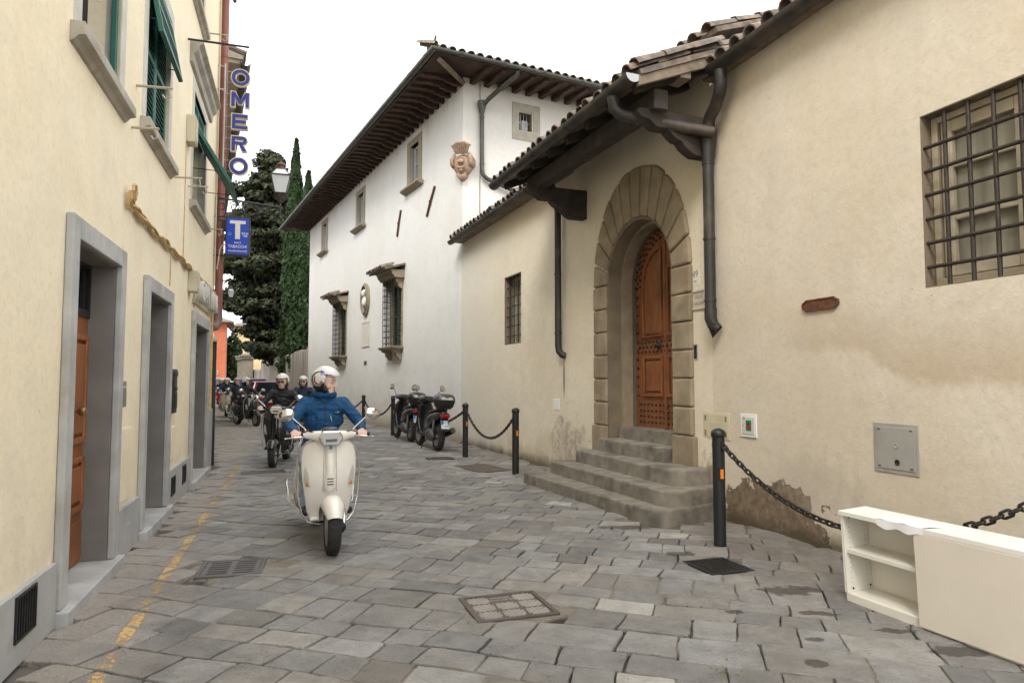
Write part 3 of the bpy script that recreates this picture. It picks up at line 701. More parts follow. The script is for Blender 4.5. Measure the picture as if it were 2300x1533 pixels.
# dark shop front leaf past the corner
mb = MB(); mb.box(8.16, 8.2, -.075, -.002, .02, 2.2); mb.build('open_shop_leaf', M_black, LH, bevel=.004)
mb = MB(); mb.box(8.05, 8.22, -.10, -.001, 2.205, 2.26); mb.build('shop_leaf_head', M_beige, LH)
def wallbox(W, name, label, cat, x0, x1, z0, z1, y0, mt, front=None, bevel=.006, group=None):
    o = empty(name, None, W.w((x0+x1)/2, 0, z0), (0, 0, W.ang)); w_ = (x1-x0)/2
    b = MB(); b.box(-w_, w_, y0, -.001, 0, z1-z0); b.build('case', mt, o, bevel=bevel)
    if front: front(o, w_, z1-z0, y0)
    return tag(o, label, cat, group)
wallbox(LW, 'junction_box', 'beige junction box high on the yellow wall near the OMERO sign', 'box', 4.62, 4.86, 4.62, 4.98, -.11, M_beige, lambda o, w, h, y: MB().box(-w+.02, w-.02, y-.006, y-.0005, .03, h-.03).build('lid', M_beige, o, bevel=.003))
wallbox(LW, 'junction_box', 'beige junction box below the painted cable above the last door', 'box', 5.12, 5.36, 2.72, 3.0, -.12, M_beige, lambda o, w, h, y: MB().box(-w+.02, w-.02, y-.006, y-.0005, .03, h-.03).build('lid', M_beige, o, bevel=.003))
def ic(o, w, h, y):
    b = MB(); b.box(-w+.012, w-.012, y-.004, y-.0005, .02, h*.55); b.build('grille', M_steel, o); b = MB(); b.lathe([(.011, 0), (.011, .006), (.001, .007)], 10, (0, 0, 0), 'y'); b.xf(Matrix.Rotation(math.pi, 4, 'Z')); b.build('button', M_chrome, o, 40, loc=(0, y, h*.75))
wallbox(LW, 'intercom', 'steel intercom panel beside the brown wooden door', 'intercom', 1.49, 1.62, 1.28, 1.50, -.03, M_steel, ic)
def mbx(o, w, h, y):
    b = MB(); b.prism([(-w, 0), (w, 0), (w*.9, .05), (0, .085), (-w*.9, .05)], y-.01, -.002); b.xf(Matrix.Translation((0, 0, h-.002))); b.build('crest', M_iron, o, bevel=.004)
    b = MB(); b.box(-w*.7, w*.7, y-.012, y-.0005, h*.62, h*.7); b.box(-w*.75, w*.75, y-.009, y-.0005, .06, h*.55); b.build('door', M_iron, o, bevel=.004)
wallbox(LW, 'mailbox', 'dark cast iron mailbox on the yellow wall between two doorways', 'mailbox', 3.95, 4.15, 1.12, 1.56, -.05, M_iron, mbx)
wallbox(LW, 'door_number_plate', 'small white number plate to the right of the brown door frame', 'plate', 1.47, 1.56, 1.86, 2.0, -.012, M_white, None, .002)
wallbox(LW, 'meter_hatch', 'yellow painted meter hatch below the intercom', 'hatch', 1.52, 1.94, .46, 1.1, -.012, M_yel, lambda o, w, h, y: MB().box(-w+.015, w-.015, y-.004, y-.0005, .015, h-.015).build('door', M_yel, o, bevel=.002), .002)
wallbox(LW, 'meter_hatch', 'small yellow painted hatch below the mailbox', 'hatch', 4.1, 4.36, .55, .95, -.012, M_yel, lambda o, w, h, y: MB().box(-w+.015, w-.015, y-.004, y-.0005, .015, h-.015).build('door', M_yel, o, bevel=.002), .002)
wallbox(LW, 'plinth_plate', 'small grey square plate on the plinth right of the brown door', 'plate', 1.72, 1.86, .12, .26, -.042, M_plinth, None, .002)
# 3D letters over the last door
o = empty('shop_letters', None, LW.w(6.6, 0, 2.62), (0, 0, LW.ang)); bw = MB(); bw.box(-1.05, 1.05, -.03, -.001, .0, .03); bw.box(-1.05, 1.05, -.03, -.001, .3, .32); bw.build('rail', M_beige, o)
for i, ch in enumerate('CANTINA'):
    text(ch, .42, M_marbw, o, (-.9 + .3 * i, -.09, .16), (R(90), 0, 0), .05, 'letter', .8)
tag(o, 'row of white raised sign letters above the last doorway', 'sign')
# OMERO sign
def ovalring(mb, a, b_, ia, ib, y0, y1, c=(0, 0), n=32):
    o_ = [(c[0] + a*math.cos(2*math.pi*i/n), c[1] + b_*math.sin(2*math.pi*i/n)) for i in range(n)]; i_ = [(c[0] + ia*math.cos(2*math.pi*i/n), c[1] + ib*math.sin(2*math.pi*i/n)) for i in range(n)]
    mb.add([(p[0], y0, p[1]) for p in o_] + [(p[0], y0, p[1]) for p in i_] + [(p[0], y1, p[1]) for p in o_] + [(p[0], y1, p[1]) for p in i_], [f for j in range(n) for f in ((j, (j+1) % n, n+(j+1) % n, n+j), (j, 2*n+j, 2*n+(j+1) % n, (j+1) % n), (n+j, n+(j+1) % n, 3*n+(j+1) % n, 3*n+j), (2*n+j, 2*n+(j+1) % n, 3*n+(j+1) % n, 3*n+j))]); return mb
M_bluep = mat('sign_blue', (.015, .03, .23), .4, 0, .08); M_cream = mat('sign_cream', (.72, .6, .4), .5, 0, .05)
S0 = 8.0
o = empty('omero_sign', None, LW.w(S0, 0, 5.1), (0, 0, LW.ang + R(90)))      # local x points out from the wall toward -n after the turn
# local frame here: x = into wall direction reversed below
o.rotation_euler = (0, 0, LW.ang - R(90))       # x = out from the wall, y = along the wall away from the camera
mb = MB(); mb.tube([(.12, 0, -.05), (.12, 0, 2.1)], .014, 6); mb.tube([(.0, 0, .12), (.13, 0, .12)], .016, 6); mb.tube([(.0, 0, 1.62), (.13, 0, 1.62)], .016, 6); mb.tube([(.0, 0, 2.05), (.13, 0, 2.05)], .012, 6); mb.build('sign_frame', mat('sign_frame_grey', (.42, .42, .4), .5, .4, .1), o)
def stroke_letter(ch, w, h, t_, y0, y1):
    """block letter centred on 0,0 in the x,z plane, strokes t_ wide"""
    m_ = MB(); a, b = w/2, h/2
    if ch == 'O': ovalring(m_, a, b, a - t_, b - t_, y0, y1)
    elif ch == 'E':
        m_.box(-a, -a+t_, y0, y1, -b, b); m_.box(-a+t_, a, y0, y1, b-t_, b); m_.box(-a+t_, a, y0, y1, -b, -b+t_); m_.box(-a+t_, a*.8, y0, y1, -t_/2, t_/2)
    elif ch == 'M':
        m_.box(-a, -a+t_, y0, y1, -b, b); m_.box(a-t_, a, y0, y1, -b, b); k = t_ * 1.05
        m_.prism([(-a+t_, b), (-a+t_, b-k*1.5), (-k*.42, -b*.62), (k*.42, -b*.62), (a-t_, b-k*1.5), (a-t_, b), (0, -b*.05 + 0)], y0, y1)
    elif ch == 'R':
        m_.box(-a, -a+t_, y0, y1, -b, b); r = h*.27; cx = a - r; n = 12; zc_ = b - r
        o_ = [(-a+t_, b)] + [(cx + r*math.sin(math.pi*i/n), zc_ + r*math.cos(math.pi*i/n)) for i in range(n+1)] + [(-a+t_, b-2*r)]
        i_ = [(-a+t_, b-t_*.8)] + [(cx + (r-t_)*math.sin(math.pi*i/n), zc_ + (r-t_*.8)*math.cos(math.pi*i/n)) for i in range(n+1)] + [(-a+t_, b-2*r+t_*.8)]; q = len(o_)
        m_.add([(p[0], y0, p[1]) for p in o_] + [(p[0], y0, p[1]) for p in i_] + [(p[0], y1, p[1]) for p in o_] + [(p[0], y1, p[1]) for p in i_], [f for j in range(q-1) for f in ((j, j+1, q+j+1, q+j), (j, 2*q+j, 2*q+j+1, j+1), (q+j, q+j+1, 3*q+j+1, 3*q+j), (2*q+j, 2*q+j+1, 3*q+j+1, 3*q+j))])
        m_.prism([(-.01, b-2*r+.004), (-.01 + t_*1.1, b-2*r+.004), (a, -b), (a - t_*1.15, -b)], y0, y1)
    return m_
for i, ch in enumerate('OMERO'):
    z = 1.86 - .405 * i; lx = .385; w_, h_ = (.335, .33) if ch == 'O' else ((.33, .30) if ch == 'M' else (.29, .30))
    l = stroke_letter(ch, w_, h_, .088 if ch != 'M' else .085, -.04, .02).build('letter', M_cream, o, loc=(lx, 0, z))
    stroke_letter(ch, w_ - .034, h_ - .034, .058, -.052, -.0405).build('letter_face', M_bluep, l)
    for dz_ in (.1, -.1): mb = MB(); mb.tube([(.12, 0, z+dz_), (.27, 0, z+dz_)], .006, 5); mb.build('arm', M_steel, o)
tag(o, 'vertical blue OMERO letter sign standing out from the yellow house corner', 'sign')
# T tobacco sign
M_tblue = mat('tobacco_blue', (.003, .045, .42), .35, 0, .05); M_tw = mat('tobacco_white', (.66, .66, .62), .5, 0, .03)
o = empty('tobacco_sign', None, LW.w(8.02, 0, 3.72), (0, 0, LW.ang - R(90)))
mb = MB(); mb.box(.19, .60, -.06, .06, 0, .70); mb.build('sign_case', M_black, o, bevel=.008)
mb = MB(); mb.box(.21, .578, -.064, -.0605, .03, .675); fc = mb.build('sign_face', M_tblue, o)
mb = MB(); mb.box(.262, .525, -.067, -.0645, .575, .632); mb.box(.352, .434, -.067, -.0645, .30, .5745); mb.build('letter_t', M_tw, o)
for tx, sz, x, z, sx in (('RIV.N', .05, .515, .405, .9), ('198', .055, .515, .36, .95), ('SALI E', .042, .395, .235, 1), ('TABACCHI', .072, .395, .165, .88), ('VALORI BOLLATI', .042, .395, .085, .98)):
    text(tx, sz, M_tw, o, (x, -.0655, z), (R(90), 0, 0), .001, 'lettering', sx, font_off=.0008)
mb = MB(); mb.lathe([(.033, 0), (.033, .0012)], 18, (0, 0, 0), 'y'); mb.build('stamp', mat('stamp_blue', (.03, .16, .5), .4), o, 30, loc=(.265, -.0658, .385))
mb = MB(); mb.tube([(0, 0, .70), (.25, 0, .695)], .012, 6); mb.tube([(0, 0, .0), (.25, 0, .01)], .012, 6); mb.box(.13, .19, -.03, .03, .48, .63); mb.build('bracket', M_iron, o)
mb = MB(); mb.tube([(.19, .0, .2), (.14, 0, .19), (.1, .0, .1), (.08, 0, -.1), (.06, 0, -.25)], .012, 6); mb.build('feed_cable', M_beige, o, 50)
tag(o, 'blue tobacconist sign with a white T', 'sign')
# street lamps
M_lglass = mat('lantern_glass', (.62, .66, .66), .15, 0, .06, 6); M_lamp = mat('lamp_iron', (.055, .05, .047), .5, .4, .2, 10)
def lantern(parent, c, s=1.0):
    """square street lantern whose neck stands at c"""
    x, y, z = c; e = empty('lantern', parent, c); e.scale = (s, s, s)
    g = MB(); sq = lambda h, z: [(-h, -h, z), (h, -h, z), (h, h, z), (-h, h, z)]
    g.loft([sq(.10, .07), sq(.172, .40)]); g.build('glass', M_lglass, e)
    g = MB(); g.loft([sq(.165, .41), sq(.085, .53)]); g.build('hood', mat('lantern_hood', (.62, .66, .68), .3, .1, .05), e)
    f = MB()
    for sx in (-1, 1):
        for sy in (-1, 1):
            f.tube([(sx*.102, sy*.102, .065), (sx*.176, sy*.176, .405)], .009, 6); f.tube([(sx*.176, sy*.176, .405), (sx*.087, sy*.087, .535)], .007, 6)
            f.tube([(sx*.05, 0 if sy > 0 else sx*.0, -.06), (sx*.1, sy*.1, .0), (sx*.115, sy*.115, .09)], .007, 6)
    for h, z0, r in ((.105, .065, .012), (.178, .405, .013)):
        q = sq(h, z0)
        for i in range(4): f.tube([q[i], q[(i+1) % 4]], r, 6)
    f.lathe([(.05, -.1), (.06, -.04), (.085, .02), (.09, .06), (.02, .065)], 10); f.build('lantern_frame', M_lamp, e, 40)
    t_ = MB(); t_.lathe([(.088, .53), (.07, .56), (.055, .57), (.05, .61), (.085, .63), (.07, .66), (.02, .69), (.004, .75)], 12); t_.build('finial', mat('lamp_cap_rust', (.16, .075, .055), .6, .2, .2), e, 40)
def lamp(W, s0, z0, reach, label, sc=1.0, ornate=True):
    o = empty('street_lamp', None, W.w(s0, 0, z0), (0, 0, W.ang - R(90)))
    b = MB(); b.tube([(0, 0, .12), (reach*.5, 0, .07), (reach, 0, .02)], .02*sc, 8); b.tube([(reach, 0, -.12), (reach, 0, .14)], .02*sc, 8); b.lathe([(.01, -.2), (.03, -.17), (.015, -.13), (.022, -.1)], 8, (reach, 0, 0)); b.build('arm', M_lamp, o, 40)
    if ornate:
        sp = MB()
        def spiral(cx, cz, r0, a0, turns, d=1):
            pts = [];
            for i in range(22):
                f_ = i / 21; a = a0 + d * f_ * turns * 2 * math.pi; r = r0 * (1 - .8 * f_); pts.append((cx + r*math.cos(a), 0, cz + r*math.sin(a)))
            sp.tube(pts, .011, 5)
        spiral(.1, -.02, .11, 1.5, 1.4); spiral(.32, -.03, .10, 2.5, 1.5, -1); spiral(.5, -.0, .075, 1, 1.4); spiral(.68, -.04, .06, 3, 1.4, -1); spiral(.82, -.06, .07, 0, 1.5); spiral(.2, -.2, .07, 0, 1.2)
        sp.tube([(0, 0, .1), (.0, 0, -.2), (.05, 0, -.28), (.25, 0, -.31), (.45, 0, -.25), (.7, 0, -.12), (.88, 0, -.08)], .015, 6); sp.tube([(.25, 0, -.3), (.3, 0, -.1), (.42, 0, .08)], .011, 5); sp.tube([(.45, 0, -.25), (.5, 0, -.1), (.62, 0, .05)], .01, 5)
        sp.build('scrollwork', M_lamp, o, 50)
    lantern(o, (reach, 0, .22 * sc), sc)
    return tag(o, label, 'street lamp', 'wall street lamps')
lamp(LW, 8.1, 4.66, 1.1, 'large iron lantern on an ornate scroll bracket above the tobacco sign', .95)
# ------------------------------------------------------------------ roofs, gutters
def half_tube(mb, pts, r, seg=8, a0=math.pi, a1=2*math.pi, thick=.006):
    """open gutter: half round swept along a straight line of points in x or along any horizontal path"""
    pts = [Vector(p) for p in pts]; rings = []
    for i, p in enumerate(pts):
        d = (pts[min(i+1, len(pts)-1)] - pts[max(i-1, 0)]).normalized(); sd = d.cross(Vector((0, 0, 1))).normalized()
        if 0 < i < len(pts) - 1:
            d1 = (pts[i] - pts[i-1]).normalized(); k = 1 / max(.3, abs(d1.dot(d)))
        else: k = 1
        ring = [p + sd * math.cos(a0 + (a1-a0)*j/seg) * r * k + Vector((0, 0, math.sin(a0 + (a1-a0)*j/seg) * r)) for j in range(seg+1)]
        ring += [p + sd * math.cos(a0 + (a1-a0)*j/seg) * (r-thick) * k + Vector((0, 0, math.sin(a0 + (a1-a0)*j/seg) * (r-thick))) for j in range(seg, -1, -1)]
        rings.append(ring)
    return mb.loft(rings)
def gutter(parent, pts, r, mt, joint=1.05, name='gutter'):
    o = half_tube(MB(), pts, r, 10).build(name, mt, parent, 50)
    m_ = half_tube(MB(), [(-.03, 0, 0), (.03, 0, 0)], r + .006, 10)
    for a, b in zip(pts[:-1], pts[1:]):
        a, b = Vector(a), Vector(b); L = (b - a).length; n = max(1, int(L / joint)); d = (b - a).normalized()
        me = m_.mesh('gutter_joint', mt, 50)
        for i in range(n): q = a + d * ((i + .6) * L / n); inst(me, 'gutter_joint', o, q, (0, 0, math.atan2(d.y, d.x)))
    rim = MB(); rim.tube([Vector(p) + Vector((0, 0, 0)) + (Vector((0, -1, 0)) * r if False else Vector((0, 0, 0))) for p in pts[:2]], .001, 4)
    return o
def tile_mesh():
    m_ = MB(); L = .44
    rings = []
    for y, r, z in ((0, .098, 0), (L, .078, .012)):
        ring = [(r * math.cos(math.pi * j / 6), y, z + r * .92 * math.sin(math.pi * j / 6)) for j in range(7)] + [((r-.016) * math.cos(math.pi * j / 6), y, z + (r-.016) * .92 * math.sin(math.pi * j / 6)) for j in range(6, -1, -1)]
        rings.append(ring)
    m_.loft(rings); return m_
TILE = tile_mesh().mesh('tile', M_tile, 50)
def tiled_roof(parent, W_M, x0, x1, y0, z0, slope, length, pitch=.225, name='roof', rows=1, eave_tiles=True, skip=None, sheet=True):
    """roof plane rising toward +y from the eave; slab is the part, the tiles along the eave are its pieces"""
    sl = R(slope); Mr = W_M @ Matrix.Translation((x0, y0, z0)) @ Matrix.Rotation(sl, 4, 'X')
    b = MB(); b.box(0, x1-x0, 0, length, -.06, 0); o = b.build(name, M_tile, parent); o.matrix_local = Mr
    if sheet:
        c = MB(); n = int((x1-x0) / pitch); st = .4 * rows if eave_tiles else 0
        for i in range(n):
            cx = (i + .5) * (x1-x0) / n; k = int((length - st) / .38)
            if skip and skip(cx + x0): continue
            for j in range(min(k, 6)):
                y = st + j * .38 - .03; r = .09; zt = .012 + .01 * ((i * 7 + j * 3) % 3)
                P = [[(cx + rr * math.cos(math.pi * q / 4), yy, zt + zz_ + rr * .9 * math.sin(math.pi * q / 4)) for q in range(5)] for yy, rr, zz_ in ((y, r + .006, .012), (y + .42, r - .01, 0))]
                c.loft(P, closed=False)
        s_ = c.build('tile_courses', M_tile, o, 50, fix=False); stuff(s_)
    if eave_tiles:
        n = int((x1-x0) / pitch)
        for i in range(n):
            cx = (i + .5) * (x1-x0) / n
            if skip and skip(cx + x0): continue
            for j in range(rows):
                t_ = inst(TILE, 'tile', o, (cx + random.uniform(-.015, .015), -.075 + .38 * j + random.uniform(-.03, .03), .008 + random.uniform(0, .012)), (R(random.uniform(-2, 2)), 0, R(random.uniform(-4, 4))))
    return o
I4 = Matrix.Identity(4)
# ------------------------------------------------------------------ gate wing (portal, canopy, low roof)
GW = PW.root('gate_wing'); tag(GW, 'low cream plastered wing with arched stone portal and timber canopy', 'house')
AX, AZ, AR = 8.23, 2.90, .80
mb = facade(MB(), 0, 9.82, -.05, 4.93, [(AX-AR-.03, AX+AR+.03, -.05, 3.74, .6), (3.02, 3.95, 2.24, 3.64, .24)])
facade(mb, 6.3, 9.82, 4.93, 5.3, [])
mb.quad((9.82, 0, -.05), (9.82, 2, -.05), (9.82, 2, 5.3), (9.82, 0, 5.3)); mb.quad((6.3, 0, 4.93), (6.3, 0, 5.3), (6.3, 2, 5.3), (6.3, 2, 4.93))
mb.build('wall', M_pw, GW, fix=False)
b = MB(); b.box(.1, 9.7, .62, .7, 0, 4.9); b.build('light_block_panel', M_dark, GW)  # added dark panel, keeps light out behind the wing's openings
# voussoirs and jamb blocks, each a stone of its own
def block(pts, y0, y1, name, mt, parent, bev=.022):
    c = Vector((sum(p[0] for p in pts) / len(pts), 0, sum(p[1] for p in pts) / len(pts)))
    m_ = MB(); m_.prism([(p[0]-c.x, p[1]-c.z) for p in pts], y0, y1); return m_.build(name, mt, parent, loc=c, bevel=bev)
NV = 13
for i in range(NV):
    a0, a1 = math.pi * i / NV, math.pi * (i+1) / NV; e = .016
    pts = []
    for a in (a0 + e, (a0+a1)/2, a1 - e): pts.append((AX + math.cos(a) * (AR+.035), AZ + math.sin(a) * (AR+.035)))
    for a in (a1 - e*.6, (a0+a1)/2, a0 + e*.6): pts.append((AX + math.cos(a) * 1.22, AZ + math.sin(a) * (1.54 + random.uniform(-.015, .015))))
    block(pts, -.05 - random.uniform(0, .008), .15, 'voussoir', M_serena, GW, .028)
for sd in (-1, 1):
    x0, x1 = (AX-1.22, AX-AR-.035) if sd < 0 else (AX+AR+.035, AX+1.22)
    z = .85
    for k in range(6):
        h = (AZ - .85) / 6; block([(x0, z+.005), (x1, z+.005), (x1, z+h-.005), (x0, z+h-.005)], -.05 - random.uniform(0, .008), .15, 'jamb_block', M_serena, GW); z += h
    zb = .43 if sd < 0 else .28
    block([(x0-.04, zb-.2), (x1+.035*(-sd)*-1*0+.0, zb-.2), (x1, .845), (x0-.04 if sd < 0 else x0, .845)] if sd < 0 else [(x0, zb-.2), (x1+.05, zb-.2), (x1+.05, .845), (x0, .845)], -.065, .16, 'jamb_plinth', M_serena, GW, .012)
def archpath(r, zb, n=20): return [(AX - r, zb)] + [(AX - r * math.cos(math.pi * i / n), AZ + r * math.sin(math.pi * i / n)) for i in range(n+1)] + [(AX + r, zb)]
def archband(r0, r1, y0, y1, zb, mt, name):
    a, b_ = archpath(r0, zb), archpath(r1, zb); m_ = MB()
    rings = [[(p[0], y0, p[1]) for p in a], [(p[0], y1, p[1]) for p in a], [(p[0], y1, p[1]) for p in b_], [(p[0], y0, p[1]) for p in b_]]
    n = len(a); vs_ = [q for r in rings for q in r]; fs = []
    for i in range(4):
        for j in range(n-1): k = (i+1) % 4; fs.append((i*n+j, i*n+j+1, k*n+j+1, k*n+j))
    m_.add(vs_, fs); return m_.build(name, mt, GW, 40)
archband(AR, AR+.033, -.02, .19, .62, M_serd, 'arch_reveal'); archband(AR-.0001-.045, AR+.03, .1905, .36, .62, M_serena, 'inner_arch'); archband(AR-.015, AR+.03, .3605, .5, .62, mat('dark_reveal_plaster', (.12, .11, .09), .9, 0, .15), 'plaster_reveal')
# the great door
pts = archpath(AR-.02, .84, 24); m_ = MB(); m_.prism([(p[0], p[1]) for p in pts], .43, .47); door = m_.build('portal_door', M_wood2, GW)
def doorpanel(x0, x1, z0, z1, arch=False):
    q = MB()
    if not arch: framebox(q, x0, x1, z0, z1, .045, .045, .045, .395, .4299); q.box(x0+.08, x1-.08, .405, .4299, z0+.08, z1-.08)
    else:
        r = (x1-x0); zc = z1 - r
        o_ = [(x0, z0), (x1, z0), (x1, zc + r)] + [(x1 - r * math.sin(math.pi/2*i/10) if False else x1 - r * math.sin(math.pi/2 * i / 10), zc + r * math.cos(math.pi/2 * i / 10)) for i in range(11)]
        o_ = [(x0, z0), (x1, z0)] + [(x1 - r * math.sin(math.pi/2 * i / 10), zc + r * math.cos(math.pi/2 * i / 10)) for i in range(11)]
        cx, cz = (x0+x1)/2 + .06, (z0+zc)/2 + .1
        i_ = [(p[0] + (cx-p[0]) * .12, p[1] + (cz-p[1]) * .06) for p in o_]; n = len(o_)
        vs_ = [(p[0], .395, p[1]) for p in o_] + [(p[0], .395, p[1]) for p in i_] + [(p[0], .43, p[1]) for p in o_] + [(p[0], .43, p[1]) for p in i_]; fs = []
        for j in range(n): k = (j+1) % n; fs += [(j, k, n+k, n+j), (j, 2*n+j, 2*n+k, k), (n+j, n+k, 3*n+k, 3*n+j)]
        q.add(vs_, fs); ii = [(p[0] + (cx-p[0]) * .2, p[1] + (cz-p[1]) * .1) for p in o_]; q.prism(ii, .408, .4299)
    return q.build('panel', M_wood2, door, bevel=.008)
for (x0, x1, ar) in ((AX-.56, AX-.06, True), (AX+.06, AX+.60, False)):
    doorpanel(x0, x1, 2.12, 3.4 if ar else 3.1, ar); doorpanel(x0, x1, 1.28, 1.86)
q = MB(); q.box(AX-.03, AX+.03, .41, .4298, .85, 3.66); q.build('meeting_stile', M_wood2, door, bevel=.006)
st = MB(); sm = MB(); sm.ell((0, 0, 0), (.021, .026, .021), 8, 5)
def stud(x, z): st.merge(sm, Matrix.Translation((x, .428, z)))
for z in (.92, 1.0, 1.08, 1.17):
    for i in range(15): stud(AX - .7 + i * .1 + (.05 if int(z*100) % 8 else 0), z)
for z in (1.92, 1.99, 2.06):
    for i in range(15): stud(AX - .7 + i * .1 + (.04 if z == 1.99 else 0), z)
for r in (.64, .70, .755):
    for i in range(20): a = math.pi * (i + (.5 if r == .70 else 0)) / 20; stud(AX - r * math.cos(a), AZ - .02 + r * math.sin(a))
for z in np.arange(1.3, 2.9, .13): stud(AX - .71, z); stud(AX + .71, z)
stuff(st.build('door_studs', M_iron, door, 60, fix=False))
q = MB(); q.lathe([(.05, 0), (.05, .012), (.03, .02), (.02, .05), (.028, .07), (.01, .08)], 12, ax='y'); q.xf(Matrix.Rotation(math.pi, 4, 'Z')); q.build('door_pull', M_iron, door, 50, loc=(AX - .16, .43, 1.99))
# canopy
zc = lambda y: 5.17 + y * .40            # underside of the boards at local y (negative = out)
X0, X1 = 5.86, 10.10
rf = MB().box(-.05, .05, 0, 1.16, -.11, -.002).mesh('rafter', M_woodd)
for i in range(8):
    x = X0 + .12 + (X1 - X0 - .24) * i / 7; inst(rf, 'rafter', GW, (x, -1.12, zc(-1.12)), (math.atan(.40), 0, 0))
for i in range(5):
    y0 = -1.14 + i * .232; pl = MB(); pl.box(X0-.05, X1, 0, .226, 0, .022); pl.build('roof_board', M_woodd if i else M_wood_grey, GW, loc=(0, y0, zc(y0) + .001), rot=(math.atan(.40), 0, 0))
bm_ = MB(); bm_.box(6.38, 10.02, -.88, -.70, 4.47, 4.69); bm_.build('purlin', M_woodd, GW, bevel=.01)
prof_top = [(0, 4.36), (0, 4.50), (-1.0, 4.50), (-1.04, 4.46), (-.98, 4.40), (-.88, 4.38), (-.82, 4.34), (-.78, 4.31), (-.55, 4.31)]
prof_low = [(0, 4.05), (0, 4.33), (-.60, 4.33), (-.62, 4.30), (-.56, 4.24), (-.5, 4.2), (-.46, 4.2), (-.4, 4.13), (-.32, 4.08), (-.26, 4.05)]
for x in (6.66, 9.83):
    c_ = MB(); c_.prism([(0, 4.31)] + prof_top[1:], x-.09, x+.09, 'x'); br = c_.build('canopy_bracket', M_woodd, GW, bevel=.008)
    c_ = MB(); c_.prism([(p[0], min(p[1], 4.308)) for p in prof_low], x-.08, x+.08, 'x'); c_.build('corbel', M_woodd, br, bevel=.008)
vb = MB(); vb.prism([(-1.16, zc(-1.16)-.09), (-1.16, zc(-1.16)+.02), (.0, zc(0)+.02), (.0, zc(0)-.1)], X1+.001, X1+.06, 'x'); vb.build('verge_board', M_wood_grey, GW, bevel=.008)
bl = MB(); bl.box(9.9, 10.14, -.62, -.48, 4.80, 4.90); bl.build('beam_end', M_wood_grey, GW, bevel=.01)
tiled_roof(GW, I4, X0-.05, X1+.08, -1.16, zc(-1.16)+.085, math.degrees(math.atan(.40)), 2.4, name='canopy_roof', rows=2)
# verge tiles along the canopy's near edge
vr = empty('verge', GW)
for j in range(3): inst(TILE, 'tile', vr, (X1+.03, -1.2 + j * .36, zc(-1.2 + j*.36) + .14), (math.atan(.40), 0, R(random.uniform(-3, 3))))
gutter(GW, [(X0-.1, -1.22, 4.735), (X1+.05, -1.22, 4.735)], .09, M_copper)
cp = MB(); cp.prism([(-1.22 + .09*math.cos(math.pi + math.pi*i/10), 4.735 + .09*math.sin(math.pi + math.pi*i/10)) for i in range(11)], X1+.05, X1+.056, 'x'); cp.build('gutter_end', M_steel, GW)
# low roof left of the portal
tiled_roof(GW, I4, .02, 6.25, -.26, 5.03, 19, 3.2, name='low_roof', rows=1)
tiled_roof(GW, I4, 6.0, 9.9, .05, 5.62, 19, 3.0, name='upper_low_roof', rows=1)
gutter(GW, [(-.12, -.27, 4.985), (6.0, -.27, 4.985)], .085, M_copper)
eb = MB(); eb.box(.02, 6.25, -.2, 0, 4.93, 4.96); eb.build('eave_board', M_wood_grey, GW)
# rain pipes
dp = MB(); dp.tube([(5.86, -.3, 4.93), (5.86, -.2, 4.78), (5.86, -.11, 4.62), (5.86, -.1, 4.5), (5.86, -.1, 2.08), (5.87, -.09, 2.0), (5.9, -.05, 1.94), (5.93, .0, 1.92)], .056, 12); d_ = dp.build('rain_pipe', M_copper, GW, 50)
for z in (4.4, 3.3, 2.3): c_ = MB(); c_.lathe([(.058, -.015), (.064, -.015), (.064, .015), (.058, .015)], 12, (5.86, -.1, z)); c_.build('pipe_collar', M_copper, d_, 50)
hp = MB(); hp.tube([(9.72, -1.22, 4.66), (9.72, -1.2, 4.52), (9.73, -1.12, 4.46), (9.76, -1.0, 4.44), (9.95, -.4, 4.33), (10.06, -.14, 4.28)], .068, 12); h_ = hp.build('canopy_rain_pipe', M_copper, GW, 50)
for q in ((9.78, -.95, 4.432), (9.9, -.56, 4.36)): c_ = MB(); c_.ell(q, (.045, .03, .076), 10, 6); c_.build('pipe_collar', mat('copper_patina', (.14, .17, .15), .6, .3, .2), h_, 50)
# barred window of the wing
w0, w1, z0, z1 = 3.02, 3.95, 2.24, 3.64
lin = MB(); framebox(lin, w0-.004, w1+.004, z0-.004, z1+.004, .02, .02, .02, .003, .235); wnd = lin.build('window', M_serd, GW)
gl = MB(); gl.box(w0+.02, w1-.02, .22, .23, z0+.02, z1-.02); gl.build('pane', M_glassc, wnd)
fr = MB(); framebox(fr, w0+.02, w1-.02, z0+.02, z1-.02, .05, .05, .05, .18, .2195); fr.box((w0+w1)/2-.03, (w0+w1)/2+.03, .18, .2195, z0+.07, z1-.07); fr.build('casement', M_wframe, wnd)
gr = empty('window_grille', GW)
def grille(gr, xs, zs, x0, x1, z0, z1, y, r, mt=M_iron):
    vm = MB().tube([(0, 0, z0), (0, 0, z1)], r, 6).mesh('bar', mt, 60); hm = MB().tube([(x0, 0, 0), (x1, 0, 0)], r, 6).mesh('bar', mt, 60)
    for x in xs: inst(vm, 'bar', gr, (x, y, 0))
    for z in zs: inst(hm, 'bar', gr, (0, y - r * .3, z))
grille(gr, [3.2, 3.42, 3.64, 3.85], [2.42 + .2 * i for i in range(6)], w0, w1, z0, z1, .06, .013)
